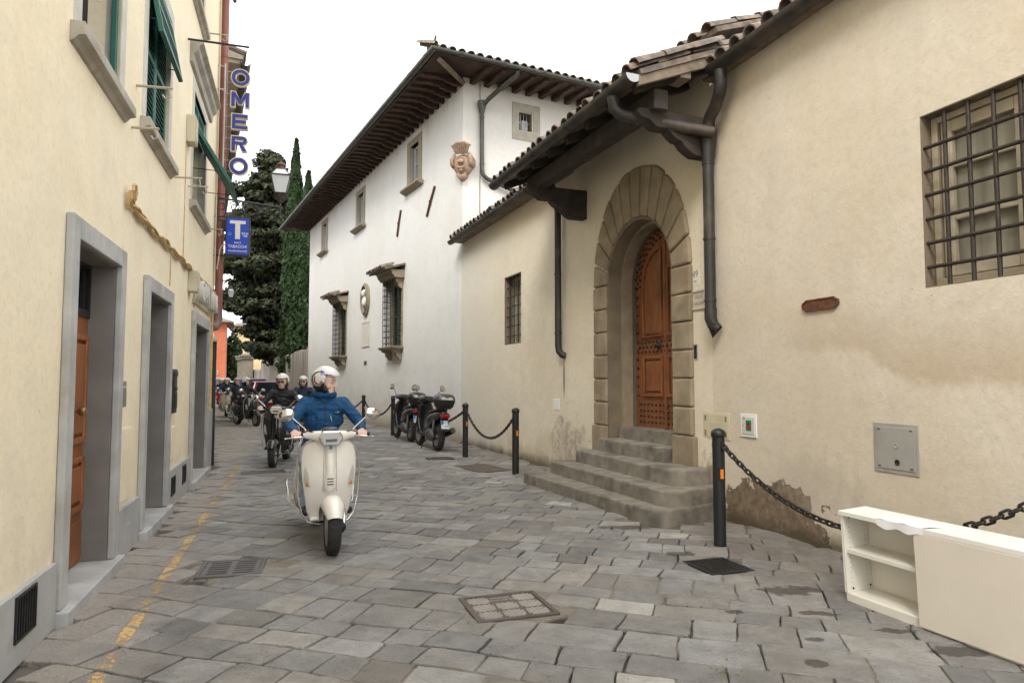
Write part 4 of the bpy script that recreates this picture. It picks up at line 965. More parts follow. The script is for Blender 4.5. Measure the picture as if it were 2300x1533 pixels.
# ------------------------------------------------------------------ stone steps
def step(parent, outline, z0, z1, seed):
    random.seed(seed); P = []
    n = len(outline)
    for i in range(n):      # resample
        a, b_ = Vector((*outline[i], 0)), Vector((*outline[(i+1) % n], 0)); k = max(1, int((b_-a).length / .05))
        for j in range(k): P.append(a + (b_-a) * j / k)
    c = sum(P, Vector()) / len(P); m_ = MB(); rings = []
    jit = [.5 * math.sin(i * .31 + seed) + .6 * math.sin(i * .83 + seed * 2) + random.uniform(-.6, .6) for i in range(len(P))]
    for z, ins, k in ((z0, 0, 1.0), (z0 + (z1-z0) * .45, .003, 1.2), (z1 - .03, .003, 1.2), (z1 - .01, .008, 1.1), (z1, .024, .5)):
        ring = []
        for i, p in enumerate(P):
            d = (c - p); d.z = 0; d = Vector((0 if abs(d.x) < .3 else math.copysign(1, d.x) * .6, 1 if p.y < -.05 else 0, 0)); d = d.normalized() if d.length else d
            q = p + d * (ins + .0035 * k * jit[i] + (random.uniform(0, .005) if k > 1.15 else 0)); ring.append((q.x, q.y, z + random.uniform(-.003, .003)))
        rings.append(ring)
    m_.loft(rings); return m_.build('step', M_step, parent, 50)
SO = PW.root('stone_steps'); tag(SO, 'worn grey stone steps with rounded corners below the arched portal', 'steps')
def rc(x, y, r, a0, a1, n=6): return [(x + r * math.cos(R(a0 + (a1-a0) * i / n)), y + r * math.sin(R(a0 + (a1-a0) * i / n))) for i in range(n+1)]
step(SO, [(6.8, -.02), (6.8, -1.12)] + rc(9.9, -.80, .2, -90, 10) + [(9.93, -.02)], -.04, .155, 1)
step(SO, [(6.98, -.02), (6.98, -.76)] + rc(9.82, -.58, .2, -90, 10) + [(9.88, -.02)], .15, .325, 2)
step(SO, [(7.18, -.02), (7.18, -.44)] + rc(9.58, -.34, .16, -90, 5) + [(9.72, -.02)], .32, .5, 3)
step(SO, [(AX-.79, .30), (AX-.79, -.2), (AX+.79, -.17), (AX+.79, .30)], .50, .68, 4)
step(SO, [(AX-.74, .46), (AX-.74, .1), (AX+.74, .1), (AX+.74, .46)], .66, .84, 5)
# ------------------------------------------------------------------ house on the right with the barred window
RH = RW.root('cream_house'); tag(RH, 'weathered cream plastered house wall with a big barred window', 'house')
w0, w1, z0, z1 = 2.74, 4.3, 2.21, 3.55
mb = facade(MB(), .0, 9.5, -.05, 4.93, [(w0, w1, z0, z1, .3)])
mb.quad((0, 0, 4.5), (0, 0, 4.93), (0, 2, 4.93), (0, 2, 4.5))
mb.build('wall', M_rw, RH, fix=False)
lin = MB(); framebox(lin, w0-.004, w1+.004, z0-.004, z1+.004, .012, .012, .012, .003, .16); wnd = lin.build('window', M_serd, RH)
gl = MB(); gl.box(w0+.02, w1-.02, .17, .18, z0+.02, z1-.02); gl.build('pane', M_glassc, wnd)
f = MB(); framebox(f, w0+.012, w1-.012, z0+.012, z1-.012, .05, .06, .05, .10, .17); f.build('window_frame', M_wframe, wnd, bevel=.006)
for x0, x1 in ((w0+.08, w0+.72), (w0+.74, w1-.08)):
    f = MB(); framebox(f, x0, x1, z0+.08, z1-.07, .085, .09, .09, .115, .165)
    for zm in (z0+.52, z0+.92): f.box(x0+.085, x1-.085, .125, .16, zm-.017, zm+.017)
    f.build('casement', M_wframe, wnd, bevel=.008)
gr = empty('window_grille', RH); grille(gr, [2.92 + .187 * i for i in range(8)], [2.37 + .186 * i for i in range(6)], w0-.01, w1, z0-.01, z1+.01, .035, .0155, mat('dark_rust_bar', (.045, .035, .028), .6, .4, .3, 20, .2, 60))
gutter(RH, [(.36, -.2, 4.965), (9.0, -.2, 4.965)], .095, M_copper)
tiled_roof(RH, I4, .3, 9.0, -.2, 4.985, 19, 3.5, rows=1, pitch=.24)
eb = MB(); eb.box(.1, 9, -.14, 0, 4.93, 4.96); eb.build('eave_board', M_wood_grey, RH)
dp = MB(); dp.tube([(.52, -.2, 4.87), (.52, -.2, 4.72), (.48, -.19, 4.64), (.36, -.15, 4.56), (.2, -.12, 4.48), (.15, -.12, 4.36), (.15, -.12, 4.22)], .068, 12)
dp.lathe([(.07, 4.34), (.10, 4.33), (.10, 4.26), (.088, 4.16), (.066, 4.02), (.066, 3.98)], 14, (.15, -.12, 0)); dp.tube([(.15, -.12, 4.02), (.15, -.12, 2.26)], .062, 12); d_ = dp.build('main_rain_pipe', M_copper, RH, 50)
sh = MB(); sh.tube([(.15, -.12, 2.32), (.15, -.12, 2.2), (.17, -.1, 2.12), (.2, -.06, 2.08)], [.068, .069, .066, .06], 12); sh.add([(.16, -.17, 2.12), (.24, -.15, 2.14), (.24, -.03, 2.1), (.15, -.1, 1.98)], [(0, 1, 2, 3)]); sh.build('pipe_shoe', M_copper, d_, 50)
for z in (3.96, 3.1, 2.4): c_ = MB(); c_.lathe([(.064, -.012), (.07, -.012), (.07, .012), (.064, .012)], 12, (.15, -.12, z)); c_.build('pipe_collar', M_copper, d_, 50)
# things on the right wall
def door_on(mt, x0=.02, z=.02, t=.006): return lambda o, w, h, y: MB().box(-w+x0, w-x0, y-t, y-.0005, z, h-z).build('door', mt, o, bevel=.003)
def ucab(o, w, h, y):
    d = MB(); d.box(-w+.03, w-.03, y-.005, y-.0005, .03, h-.03).build('door', M_alu, o, bevel=.006)
    q = MB(); q.lathe([(.022, 0), (.024, .004), (.018, .006), (.01, .002), (.004, .002)], 16, ax='y'); q.xf(Matrix.Rotation(math.pi, 4, 'Z')); q.build('lock', M_iron, o, 40, loc=(.02, y-.005, .09)); q.build('badge', M_alu, o, 40, loc=(.01, y-.004, .22))
    for sx in (-1, 1):
        for zz_ in (.05, h-.05): MB().box(sx*(w-.06)-.012, sx*(w-.06)+.012, y-.008, y-.0055, zz_-.004, zz_+.004).build('screw', M_iron, o)
wallbox(RW, 'utility_hatch', 'square grey metal utility hatch on the cream wall', 'hatch', 2.22, 2.64, .765, 1.16, -.008, M_alu, ucab, .002)
def gasbox(o, w, h, y):
    MB().box(-w+.02, w-.02, y-.004, y-.0005, .02, h-.02).build('door', M_beige, o, bevel=.003)
    for sx in (-1, 1):
        for zz_ in (.06, h-.06): MB().box(sx*(w-.06)-.016, sx*(w-.06)+.016, y-.0055, y-.0045, zz_-.03, zz_+.03).build('vent', mat('vent_brown', (.2, .16, .1), .7), o)
    MB().box(-.1, .1, y-.0055, y-.0045, h*.45, h*.62).build('label', mat('label_beige', (.5, .43, .29), .6), o)
wallbox(RW, 'gas_meter_hatch', 'cream meter hatch with corner vents behind the nearest bollard', 'hatch', -.2, .3, .85, 1.14, -.008, mat('pale_beige', (.56, .49, .34), .6, 0, .06), gasbox, .002)
def fruitbox(o, w, h, y):
    MB().box(-w+.03, w-.03, y-.006, y-.0005, .03, h-.03).build('door', mat('pale_grey_door', (.55, .55, .5), .5), o, bevel=.003)
    MB().box(-.03, .055, y-.0075, y-.0065, .065, .175).build('sticker', mat('sticker_green', (.0, .2, .06), .5), o)
    q = MB(); q.ell((.013, y-.0078, .112), (.036, .001, .03), 14, 6); q.build('tomato', mat('sticker_red', (.3, .02, .015), .5), o)
    q = MB(); 
    for k in range(7): a = k * .9; q.add([(.013, y-.0095, .136), (.013+.006*math.cos(a+1.5), y-.0095, .136+.006*math.sin(a+1.5)), (.013+.03*math.cos(a), y-.0095, .137+.024*math.sin(a))], [(0, 1, 2)])
    q.build('tomato_leaf', mat('sticker_dark', (.008, .03, .01), .5), o)
    q = MB(); q.lathe([(.007, 0), (.007, .004), (.001, .005)], 10, ax='y'); q.xf(Matrix.Rotation(math.pi, 4, 'Z')); q.build('lock', M_iron, o, 40, loc=(-.075, y-.006, .12))
    q = MB(); q.lathe([(.018, 0), (.018, .001)], 14, ax='y'); q.xf(Matrix.Rotation(math.pi, 4, 'Z')); q.build('round_sticker', mat('sticker_pink', (.45, .25, .2), .5), o, loc=(-.06, y-.006, .195))
wallbox(RW, 'meter_box', 'pale meter box with a green tomato sticker on the cream wall', 'box', .5, .755, .915, 1.155, -.015, M_white, fruitbox, .003)
def plq(lines, sz, mt): 
    def f(o, w, h, y):
        for i, l in enumerate(lines): text(l, sz[i], mt, o, (0, y-.0005, h * (.72 - .42 * i)), (R(90), 0, 0), .0012)
    return f
M_ink = mat('engraved_grey', (.2, .17, .13), .8)
wallbox(RW, 'number_plaque', 'small white marble number plaque 49 beside the portal', 'plaque', -.375, -.215, 2.63, 2.82, -.015, M_marbw, plq(['49', 'rm'], [.12, .05], M_ink), .002)
def vg(o, w, h, y):
    f = MB(); framebox(f, -w, w, 0, h, .025, .025, .025, y-.012, y-.0005); f.build('rim', M_marble, o, bevel=.004)
    text('VILLA', .062, M_ink, o, (0, y-.0005, h*.66), (R(90), 0, 0), .0012); text('GALILEA', .056, M_ink, o, (0, y-.0005, h*.32), (R(90), 0, 0), .0012)
wallbox(RW, 'name_plaque', 'framed stone plaque reading VILLA beside the portal', 'plaque', -.375, -.085, 2.34, 2.575, -.015, M_marble, vg, .002)
def ip(o, w, h, y):
    f = MB(); framebox(f, -w, w, 0, h, .014, .014, .014, y-.008, y-.0005); f.build('rim', M_alu, o, bevel=.002)
    MB().box(-w+.014, w-.014, y-.003, y-.0005, .014, h-.014).build('screen', M_glassd, o)
wallbox(RW, 'intercom', 'dark intercom panel on the cream wall right of the portal', 'intercom', -.37, -.265, 1.75, 1.94, -.012, M_alu, ip, .002)
o = empty('rusty_plaque', None, RW.w(1.67, 0, 2.2), (0, 0, RW.ang))
pl = []
for x, z in ((-.17, -.055), (.17, -.055), (.185, -.04), (.215, -.03), (.225, 0), (.215, .03), (.185, .04), (.17, .055), (-.17, .055), (-.185, .04), (-.215, .03), (-.225, 0), (-.215, -.03), (-.185, -.04)): pl.append((x, z))
m_ = MB(); m_.prism(pl, -.016, -.001); m_.build('plate', M_rust, o, bevel=.003)
m_ = MB(); n = len(pl); vs_ = [(x, -.022, z) for x, z in pl] + [(x*.93, -.022, z*.82) for x, z in pl] + [(x, -.0165, z) for x, z in pl] + [(x*.93, -.0165, z*.82) for x, z in pl]
m_.add(vs_, [f for j in range(n) for f in ((j, (j+1) % n, n+(j+1) % n, n+j), (j, 2*n+j, 2*n+(j+1) % n, (j+1) % n), (n+j, n+(j+1) % n, 3*n+(j+1) % n, 3*n+j))]); m_.build('rim', M_rust, o, 30)
tag(o, 'oblong rusty iron plaque on the cream wall left of the barred window', 'plaque')
wallbox(PW, 'wall_hatch', 'small white hatch low on the wall left of the portal', 'hatch', 5.46, 5.70, 1.0, 1.2, -.006, M_white, door_on(M_white, .01, .01, .003), .002)
# ------------------------------------------------------------------ villa
VH = VW.root('white_villa'); tag(VH, 'tall white villa with deep rafter eaves and hooded barred windows', 'house')
MS = VW.M.inverted() @ VS.M       # villa side frame in villa coordinates
UP = [(3.25, 7.32, 8.8), (9.27, 7.24, 8.72), (15.22, 7.3, 8.78)]
LOW = [(6.2, 7.5, 2.5, 4.62), (13.05, 14.3, 2.57, 4.67)]
holes = [(x-.36, x+.36, z0+.14, z1-.2, .3) for x, z0, z1 in UP] + [(a+.14, b-.14, c, d, .3) for a, b, c, d in LOW]
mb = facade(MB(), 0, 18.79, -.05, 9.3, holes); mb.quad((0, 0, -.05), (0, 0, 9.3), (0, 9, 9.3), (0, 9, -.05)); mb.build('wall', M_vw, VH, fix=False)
sd = facade(MB(), 0, 11, 3.5, 9.3, [(1.57, 2.0, 8.1, 8.6, .25)]); sd.xf(MS); sd.build('side_wall', M_vs, VH, fix=False)
b = MB(); b.box(.3, 18.4, .4, .5, 0, 9.2); b.build('light_block_panel', M_dark, VH)  # added dark panel, blocks light behind the villa windows
for x, z0, z1 in UP:
    f = MB(); framebox(f, x-.64, x+.64, z0, z1, .28, .14, .2, -.02, .22); wv = f.build('window', M_vstone, VH, bevel=.006)
    s_ = MB(); s_.prism([(-.02, 0), (-.2, 0), (-.2, -.05), (-.12, -.1), (-.02, -.14)], x-.78, x+.78, 'x'); s_.xf(Matrix.Translation((0, 0, z0+.02))); s_.build('sill', M_vstone, wv, bevel=.004)
    gl = MB(); gl.box(x-.36, x+.36, .17, .18, z0+.14, z1-.2); gl.build('pane', mat('pale_pane', (.22, .25, .27), .1), wv)
    f = MB(); framebox(f, x-.36, x+.36, z0+.14, z1-.2, .06, .06, .06, .12, .1695); f.box(x-.03, x+.03, .12, .1695, z0+.2, z1-.26); f.box(x-.3, x+.3, .13, .165, (z0+z1)/2-.02, (z0+z1)/2+.015); f.build('casement', M_winwhite, wv, bevel=.004)
def kneeling_window(a, b_, z0, z1):
    f = MB(); framebox(f, a, b_, z0, z1, .15, 0, .16, -.03, .25); wv = f.build('barred_window', M_vstone, VH, bevel=.008)
    mid = (a + b_) / 2
    for x0, x1 in ((a+.15, mid-.005), (mid+.005, b_-.15)): louvre(VH, x0, x1, z0+.01, z1-.17, .07, M_greend, 22)
    s_ = MB(); s_.box(a-.08, b_+.06, -.36, .2, z0-.09, z0-.001); s_.box(a-.11, b_+.09, -.39, .0, z0-.045, z0-.002); s_.build('sill', M_vstone, wv, bevel=.01)
    cb = MB().prism([(0, 0), (-.3, 0), (-.31, -.05), (-.24, -.09), (-.2, -.08), (-.17, -.12), (-.17, -.2), (-.12, -.24), (-.08, -.3), (0, -.32)], -.07, .07, 'x').mesh('sill_corbel', M_vstone)
    for x in (a+.14, b_-.14): inst(cb, 'sill_corbel', wv, (x, -.02, z0-.09))
    hd = MB(); hd.prism([(0, 0), (-.32, 0), (-.34, .06), (-.4, .1), (-.42, .18), (-.48, .24), (0, .24)], a-.14, b_+.12, 'x'); hd.xf(Matrix.Translation((0, -.0, z1-.0))); hd.build('hood', M_vstone, wv, bevel=.008)
    for x in (a+.03, b_-.06): c_ = MB(); c_.prism([(0, 0), (-.22, 0), (-.22, -.1), (-.14, -.16), (-.12, -.26), (0, -.34)], x-.07, x+.07, 'x'); c_.xf(Matrix.Translation((0, -.031, z1-.001))); c_.build('hood_bracket', M_vstone, wv, bevel=.006)
    ro_ = tiled_roof(VH, I4, a-.28, b_+.2, -.66, z1+.26, 16, .68, pitch=.2, name='window_roof', rows=1, sheet=False)
    gr = empty('window_grille', VH); yb = -.28
    xs = [a+.06 + (b_-a-.12) * i / 7 for i in range(8)]; zs = [z0+.12 + (z1-z0-.2) * i / 10 for i in range(11)]
    grille(gr, xs, zs, a+.05, b_-.05, z0, z1, yb, .011)
    sm_ = MB().tube([(0, yb, 0), (0, -.03, 0)], .011, 5).mesh('bar', M_iron)
    for z in zs:
        for x in (a+.06, b_-.06): inst(sm_, 'bar', gr, (x, 0, z))
    sv = MB().tube([(0, -.15, z0), (0, -.15, z1)], .011, 5).mesh('bar', M_iron)
    for x in (a+.06, b_-.06): inst(sv, 'bar', gr, (x, 0, 0))
for a, b_, c, d in LOW: kneeling_window(a, b_, c, d)
# side window
f = MB(); framebox(f, 1.40, 2.23, 7.84, 8.83, .2, .24, .22, -.02, .02); f.xf(MS); sw = f.build('side_window', mat('pale_stone_frame', (.4, .37, .3), .85, 0, .12, 5, .2, 60), VH)
f = MB(); framebox(f, 1.575, 1.995, 8.105, 8.595, .02, .02, .02, .021, .22); f.xf(MS); f.build('reveal', M_serd, sw)
f = MB(); f.box(1.59, 1.98, .2, .21, 8.12, 8.58); f.xf(MS); f.build('pane', M_glassd, sw)
f = MB(); 
for x in (1.7, 1.79, 1.88): f.tube([(x, .1, 8.12), (x, .1, 8.58)], .008, 5)
f.tube([(1.58, .1, 8.35), (1.99, .1, 8.35)], .008, 5); f.box(1.77, 1.95, .17, .19, 8.12, 8.45); f.xf(MS); f.build('bars', M_winwhite, sw)
# eaves: double rafters, boards, gutters
rz = lambda y: 9.20 + y * .10
raft = MB()
raft.prism([(0, -.0), (0, -.11), (-.5, -.105), (-.55, -.08), (-.62, -.10), (-.7, -.06), (-1.08, -.055), (-1.08, 0.0)], -.055, .055, 'x')
raft.prism([(0, -.111), (0, -.22), (-.3, -.215), (-.36, -.17), (-.45, -.16), (-.48, -.113)], -.05, .05, 'x')
rm = raft.mesh('rafter', M_woodv); sh_ = math.atan(.10)
n = 48
for i in range(n): inst(rm, 'rafter', VH, (-.2 + 18.95 * i / (n-1), 0, 9.2), (sh_, 0, 0))
raft2 = MB(); raft2.prism([(0, 0), (0, -.14), (-.5, -.13), (-.62, -.09), (-1.08, -.07), (-1.08, 0)], -.065, .065, 'x'); rm2 = raft2.mesh('side_rafter', M_woodv)
rotS = MS.to_euler().z
for i in range(26): q = MS @ Vector((.25 + .4 * i, 0, 9.2)); inst(rm2, 'side_rafter', VH, q, Euler((sh_, 0, 0)).to_matrix().to_4x4().to_euler() if False else (Matrix.Rotation(rotS, 4, 'Z') @ Matrix.Rotation(sh_, 4, 'X')).to_euler())
CW = VW.L + 0.0
E1 = Vector((CW, 0, 0)); dv = Vector((0, -1, 0)); ds = (MS.to_3x3() @ Vector((0, -1, 0))); corner = lambda d, z: (E1 + (dv + ds) * d) + Vector((0, 0, z))
# corner diagonal rafters
for k, (a, z) in enumerate(((1.0, 9.1), (.93, 9.1))):
    d = (dv + ds).normalized(); e = E1 + d * 1.45; hb = MB(); hb.tube([E1 + Vector((0, 0, 9.06)), e + Vector((0, 0, 8.99))], .08, 4); hb.build('hip_rafter', M_wood_grey, VH); break
sb = MB(); q1, q2 = corner(1.14, rz(-1.14)+.012), corner(0, 9.212)
sb.add([(-1.2, -1.14, rz(-1.14)+.012), tuple(q1), tuple(q2), (-1.2, 0, 9.212), (-1.2, -1.14, rz(-1.14)+.05), tuple(q1 + Vector((0, 0, .04))), tuple(q2 + Vector((0, 0, .04))), (-1.2, 0, 9.25)], [(0, 1, 2, 3), (4, 5, 6, 7), (0, 1, 5, 4), (1, 2, 6, 5), (2, 3, 7, 6), (3, 0, 4, 7)]); sb.build('eave_boards', M_woodv, VH)
e1 = MS @ Vector((11, -1.14, rz(-1.14)+.012)); e0 = MS @ Vector((11, 0, 9.212)); sb = MB()
sb.add([tuple(q1), tuple(e1), tuple(e0), tuple(q2)] + [tuple(p + Vector((0, 0, .04))) for p in (q1, e1, e0, q2)], [(0, 1, 2, 3), (4, 5, 6, 7), (0, 1, 5, 4), (1, 2, 6, 5), (2, 3, 7, 6), (3, 0, 4, 7)]); sb.build('side_eave_boards', M_woodv, VH)
gc = corner(1.23, 9.16); gutter(VH, [(-1.3, -1.23, 9.16), tuple(gc), tuple(MS @ Vector((11, -1.23, 9.16)))], .085, M_gut2, 1.1)
# hipped roof planes
top1, top2 = corner(-4.5, 9.17 + 5.6 * .3), None
rp = MB(); rp.add([(-1.25, -1.2, 9.17), tuple(corner(1.2, 9.17)), tuple(top1), (4.4, 4.5, 9.17 + 5.7*.3)], [(0, 1, 2, 3)]); rp.build('roof', M_tile, VH)
rp = MB(); rp.add([tuple(corner(1.2, 9.17)), tuple(MS @ Vector((11, -1.2, 9.17))), tuple(MS @ Vector((11, 4.5, 9.17+5.7*.3))), tuple(top1)], [(0, 1, 2, 3)]); sr = rp.build('side_roof', M_tile, VH)
tM = Matrix.Rotation(rotS, 4, 'Z') @ Matrix.Rotation(math.atan(.3), 4, 'X')
for i in range(46):
    q = MS @ Vector((-1.0 + .235 * i, -1.24, 9.19)); inst(TILE, 'tile', sr, q, (tM @ Matrix.Rotation(R(random.uniform(-4, 4)), 4, 'Z')).to_euler())
for j in range(6): q = corner(1.15 - j * .28, 9.24 + j * .085); inst(TILE, 'tile', sr, q, (Matrix.Rotation(rotS + R(45), 4, 'Z') @ Matrix.Rotation(.2, 4, 'X')).to_euler(), scale=(1.25, 1.1, 1.3))
fn = MB(); fc = corner(1.2, 9.3); fn.tube([fc, fc + Vector((0, 0, .22))], [.04, .004], 6); fn.tube([fc + Vector((-.05, 0, .02)), fc + Vector((.06, 0, .1))], .02, 5); fn.build('roof_finial', M_gut2, VH)
# side rain pipe
T = lambda *p: MS @ Vector(p)
dp = MB(); dp.tube([T(.95, -1.2, 9.07), T(.95, -1.15, 8.98), T(.85, -1.0, 8.9), T(.55, -.35, 8.6), T(.5, -.14, 8.5)], .058, 10); dp.tube([T(.48, -.12, 8.62), T(.48, -.12, 8.45), T(.48, -.12, 8.3)], [.12, .1, .06], 10)
dp.tube([T(.48, -.12, 8.35), T(.48, -.12, 6.85), T(.52, -.12, 6.72), T(.62, -.12, 6.64), T(1.3, -.12, 6.45), T(2.6, -.12, 6.1)], .056, 10); d_ = dp.build('side_rain_pipe', M_gut2, VH, 50)
for z in (8.2, 7.0): c_ = MB(); c_.lathe([(.058, -.012), (.066, -.012), (.066, .012), (.058, .012)], 10, T(.48, -.12, z)); c_.build('pipe_collar', M_gut2, d_, 50)
cw_ = MB(); cw_.tube([T(.47, -.02, 9.1), T(.47, -.02, 5.2)], .008, 5); cw_.build('lightning_wire', M_rust, VH)
# tie-rod anchors
for x0, z0, x1, z1 in ((13.72, 6.06, 14.06, 6.84), (16.35, 6.14, 16.95, 6.86)):
    b = MB(); b.tube([(x0, -.03, z0), ((x0+x1)/2, -.04, (z0+z1)/2), (x1, -.03, z1)], .032, 6); b.ell(((x0+x1)/2, -.05, (z0+z1)/2), (.05, .04, .05), 8, 5); b.build('tie_rod_anchor', M_rust, VH, 50)
# oval relief, tablet
o = empty('oval_relief', None, VW.w(10.22, 0, 3.86), (0, 0, VW.ang)); rx, rz_ = .47, .58
ovalring(MB(), rx, rz_, rx*.8, rz_*.84, -.09, -.002, (0, rz_)).build('frame', M_vstone, o, 40); ovalring(MB(), rx*.86, rz_*.89, rx*.78, rz_*.82, -.13, -.091, (0, rz_)).build('inner_rim', M_vstone, o, 40)
q = MB(); q.prism([(rx*.8*math.cos(2*math.pi*i/28), rz_ + rz_*.84*math.sin(2*math.pi*i/28)) for i in range(28)], -.02, -.003); q.build('blue_ground', mat('relief_blue', (.06, .12, .2), .6, 0, .1), o)
q = MB(); q.ell((.06, -.12, rz_+.2), (.1, .1, .13), 14, 10); q.ell((-.03, -.13, rz_+.18), (.03, .03, .03), 8, 6); q.ell((.04, -.08, rz_-.1), (.2, .09, .2), 14, 8); q.tube([(.05, -.1, rz_+.12), (.05, -.09, rz_-.02)], .055, 8); q.ell((.08, -.14, rz_-.15), (.09, .05, .12), 10, 6); q.ell((.1, -.1, rz_+.25), (.09, .09, .1), 10, 6); q.build('bust', M_marbw, o, 60)
tag(o, 'oval blue relief with a white bust between the villa windows', 'relief')
def tab(o, w, h, y):
    f = MB(); framebox(f, -w, w, 0, h, .035, .035, .035, y-.01, y-.0005); f.build('rim', mat('tablet_grey', (.42, .42, .42), .7), o)
    m_ = MB()
    for i in range(9):
        z = h*.86 - i*h*.09; wv_ = w*.75*(1 - .25*((i*37) % 5)/5); m_.box(-wv_, wv_, y-.0018, y-.0005, z, z+.018)
    stuff(m_.build('engraved_lines', mat('tablet_line', (.5, .46, .38), .8), o))
wallbox(VW, 'wall_tablet', 'pale inscribed tablet on the villa wall below the oval relief', 'plaque', 9.75, 10.72, 2.72, 3.62, -.015, mat('tablet_pale', (.64, .6, .52), .8, 0, .06), tab, .002)
wallbox(VW, 'wall_vent', 'small brown vent on the villa wall under the tablet', 'vent', 10.05, 10.35, 2.08, 2.22, -.02, M_rust, None, .01)
# terracotta crest on the corner
cd = Vector((-.2, -1, 0)).normalized(); o = empty('coat_of_arms', None, Vector((N2[0], N2[1], 6.52)) + cd * .0, (0, 0, math.atan2(cd.y, cd.x) + R(90)))
def relief(outline, y0, dome, name, mt, n=5):
    c = Vector((sum(p[0] for p in outline) / len(outline), sum(p[1] for p in outline) / len(outline))); m_ = MB(); rings = []
    rings.append([(p[0], .12, p[1]) for p in outline])
    for k in range(n): f_ = 1 - k / n; rings.append([(c.x + (p[0]-c.x) * f_, y0 - dome * (1 - f_**2), c.y + (p[1]-c.y) * f_) for p in outline])
    m_.loft(rings); return m_.build(name, mt, o, 60)
relief([(-.22, .30), (-.12, .16), (0, .10), (.12, .16), (.23, .30), (.25, .5), (.19, .62), (0, .66), (-.19, .62), (-.24, .5)], -.04, .13, 'shield', M_terra)
relief([(-.30, .4), (-.26, .34), (-.17, .34), (-.2, .5), (-.16, .62), (-.2, .7), (-.27, .62), (-.31, .54)], -.09, .08, 'scroll', M_terra); relief([(.30, .4), (.31, .54), (.27, .62), (.2, .72), (.14, .64), (.2, .5), (.17, .34), (.26, .34)], -.09, .08, 'scroll', M_terra)
relief([(-.1, .2), (-.14, .13), (-.05, .02), (0, -.02), (.06, .02), (.13, .12), (.1, .2), (0, .14)], -.09, .06, 'pendant', M_terra)
q = MB()
for i in range(7):
    a = -1 + 2 * i / 6; q.tube([(a*.13, -.10, .67), (a*.18, -.17, .8), (a*.21, -.22 + .03*abs(a), .9 - .03*a*a)], [.03, .035, .045], 6)
q.tube([(-.24, -.13, .86), (-.1, -.22, .92), (.1, -.22, .92), (.24, -.13, .86)], .03, 6); q.build('crown', M_terra, o, 60)
q = MB(); q.ell((0, -.19, .45), (.09, .05, .06), 10, 6); q.tube([(-.1, -.18, .52), (0, -.22, .55), (.1, -.18, .52)], .018, 5); q.tube([(-.1, -.17, .33), (0, -.2, .28), (.1, -.17, .33)], .018, 5); q.tube([(-.07, -.18, .38), (.07, -.19, .4)], .014, 5); q.ell((0, -.16, .24), (.05, .04, .04), 8, 5); q.build('carving', M_terra, o, 60)
tag(o, 'carved terracotta coat of arms on the villa corner', 'relief')
# ------------------------------------------------------------------ further up the street
BW = Wall((-5.62, 12.8), (-5.62 - .416 * 40, 12.8 + .909 * 40))
BH = BW.root('beige_house'); tag(BH, 'beige house behind the yellow one showing its deep eave and gutter', 'house')
mb = MB(); mb.box(0, 34, 0, 8, 0, 7.75); mb.build('wall', M_soffit, BH)
mb = MB(); mb.box(.15, 34, -.40, 0, 7.72, 7.80); mb.build('soffit', M_soffit, BH); mb = MB(); mb.prism([(-.42, 7.80), (-.42, 7.92), (3.5, 8.9), (3.5, 7.8)], .1, .15, 'x'); mb.build('gable_board', M_soffit, BH)
tiled_roof(BH, I4, .1, 34, -.44, 7.93, 15, 4.2, name='roof', rows=1, eave_tiles=False)
gutter(BH, [(.05, -.47, 7.76), (34, -.47, 7.76)], .1, M_gut2, 2.5)
for i in range(5):
    for z in (2.9, 5.4):
        x = 3 + i * 4.2; f = MB(); framebox(f, x, x+1.1, z, z+1.6, .12, .12, .12, -.03, -.001); wv = f.build('window', M_grey, BH); q = MB(); q.box(x+.12, x+.98, -.02, -.001, z+.12, z+1.48); q.build('shutter', M_green, wv)
lamp(BW, 22.0, 5.35, 1.1, 'small distant iron lantern against the dark tree', .85, False)
# garden wall
GWL = Wall((N3[0] - .429 * 24, N3[1] + .903 * 24), N3)
def gw_mat():
    m, t, b = newmat('streaked_garden_wall'); p = pos(t); z = nd(t, 'SeparateXYZ', {0: p}).outputs[2]
    st = noise(t, vscale(t, p, (3, 3, .12)), 2.2, 6, .65); s = along(t, p, GWL)
    c = mix(t, mapr(t, st, .36, .62), (.34, .30, .24), (.10, .082, .065))
    c = mix(t, mth(t, 'MULTIPLY', mapr(t, noise(t, vscale(t, p, (1, 1, .15)), 1.1, 5), .45, .6), mapr(t, z, .8, 3.2)), c, (.075, .06, .048))
    li = spot(t, s, z, 13.6, 2.2, 3.2, 2.0); c = mix(t, mapr(t, mth(t, 'ADD', li, mth(t, 'SUBTRACT', noise(t, vscale(t, p, (3, 3, .2)), 2, 5), .45)), .3, .7, 0, .8), c, (.2, .17, .045))
    setin(t, b, 'Base Color', c); b.inputs['Roughness'].default_value = .95; setin(t, b, 'Normal', bump(t, noise(t, p, 9, 6, .65), .5, .03)); return m
M_gwall = gw_mat(); random.seed(5)
GO = GWL.root('garden_wall'); tag(GO, 'long streaked grey garden wall beyond the white villa', 'wall')
mb = MB(); n = 60; rings = []
for i in range(n+1):
    x = 24.2 * i / n; h = 3.1 + .05 * math.sin(x * .7) + random.uniform(-.03, .03) + .25 * max(0, (x - 22.5) / 1.7)**2
    rings.append([(x, 0 + .02 * math.sin(x*3), -.1), (x, .01, h - .08), (x, .06, h), (x, .34, h + .02), (x, .42, h - .06), (x, .42, -.1)])
mb.loft(rings); mb.build('wall', M_gwall, GO, 50)
P2 = GWL.w(0, 0); L2 = Wall((P2.x - 3.1, P2.y + 6.0), (P2.x, P2.y))
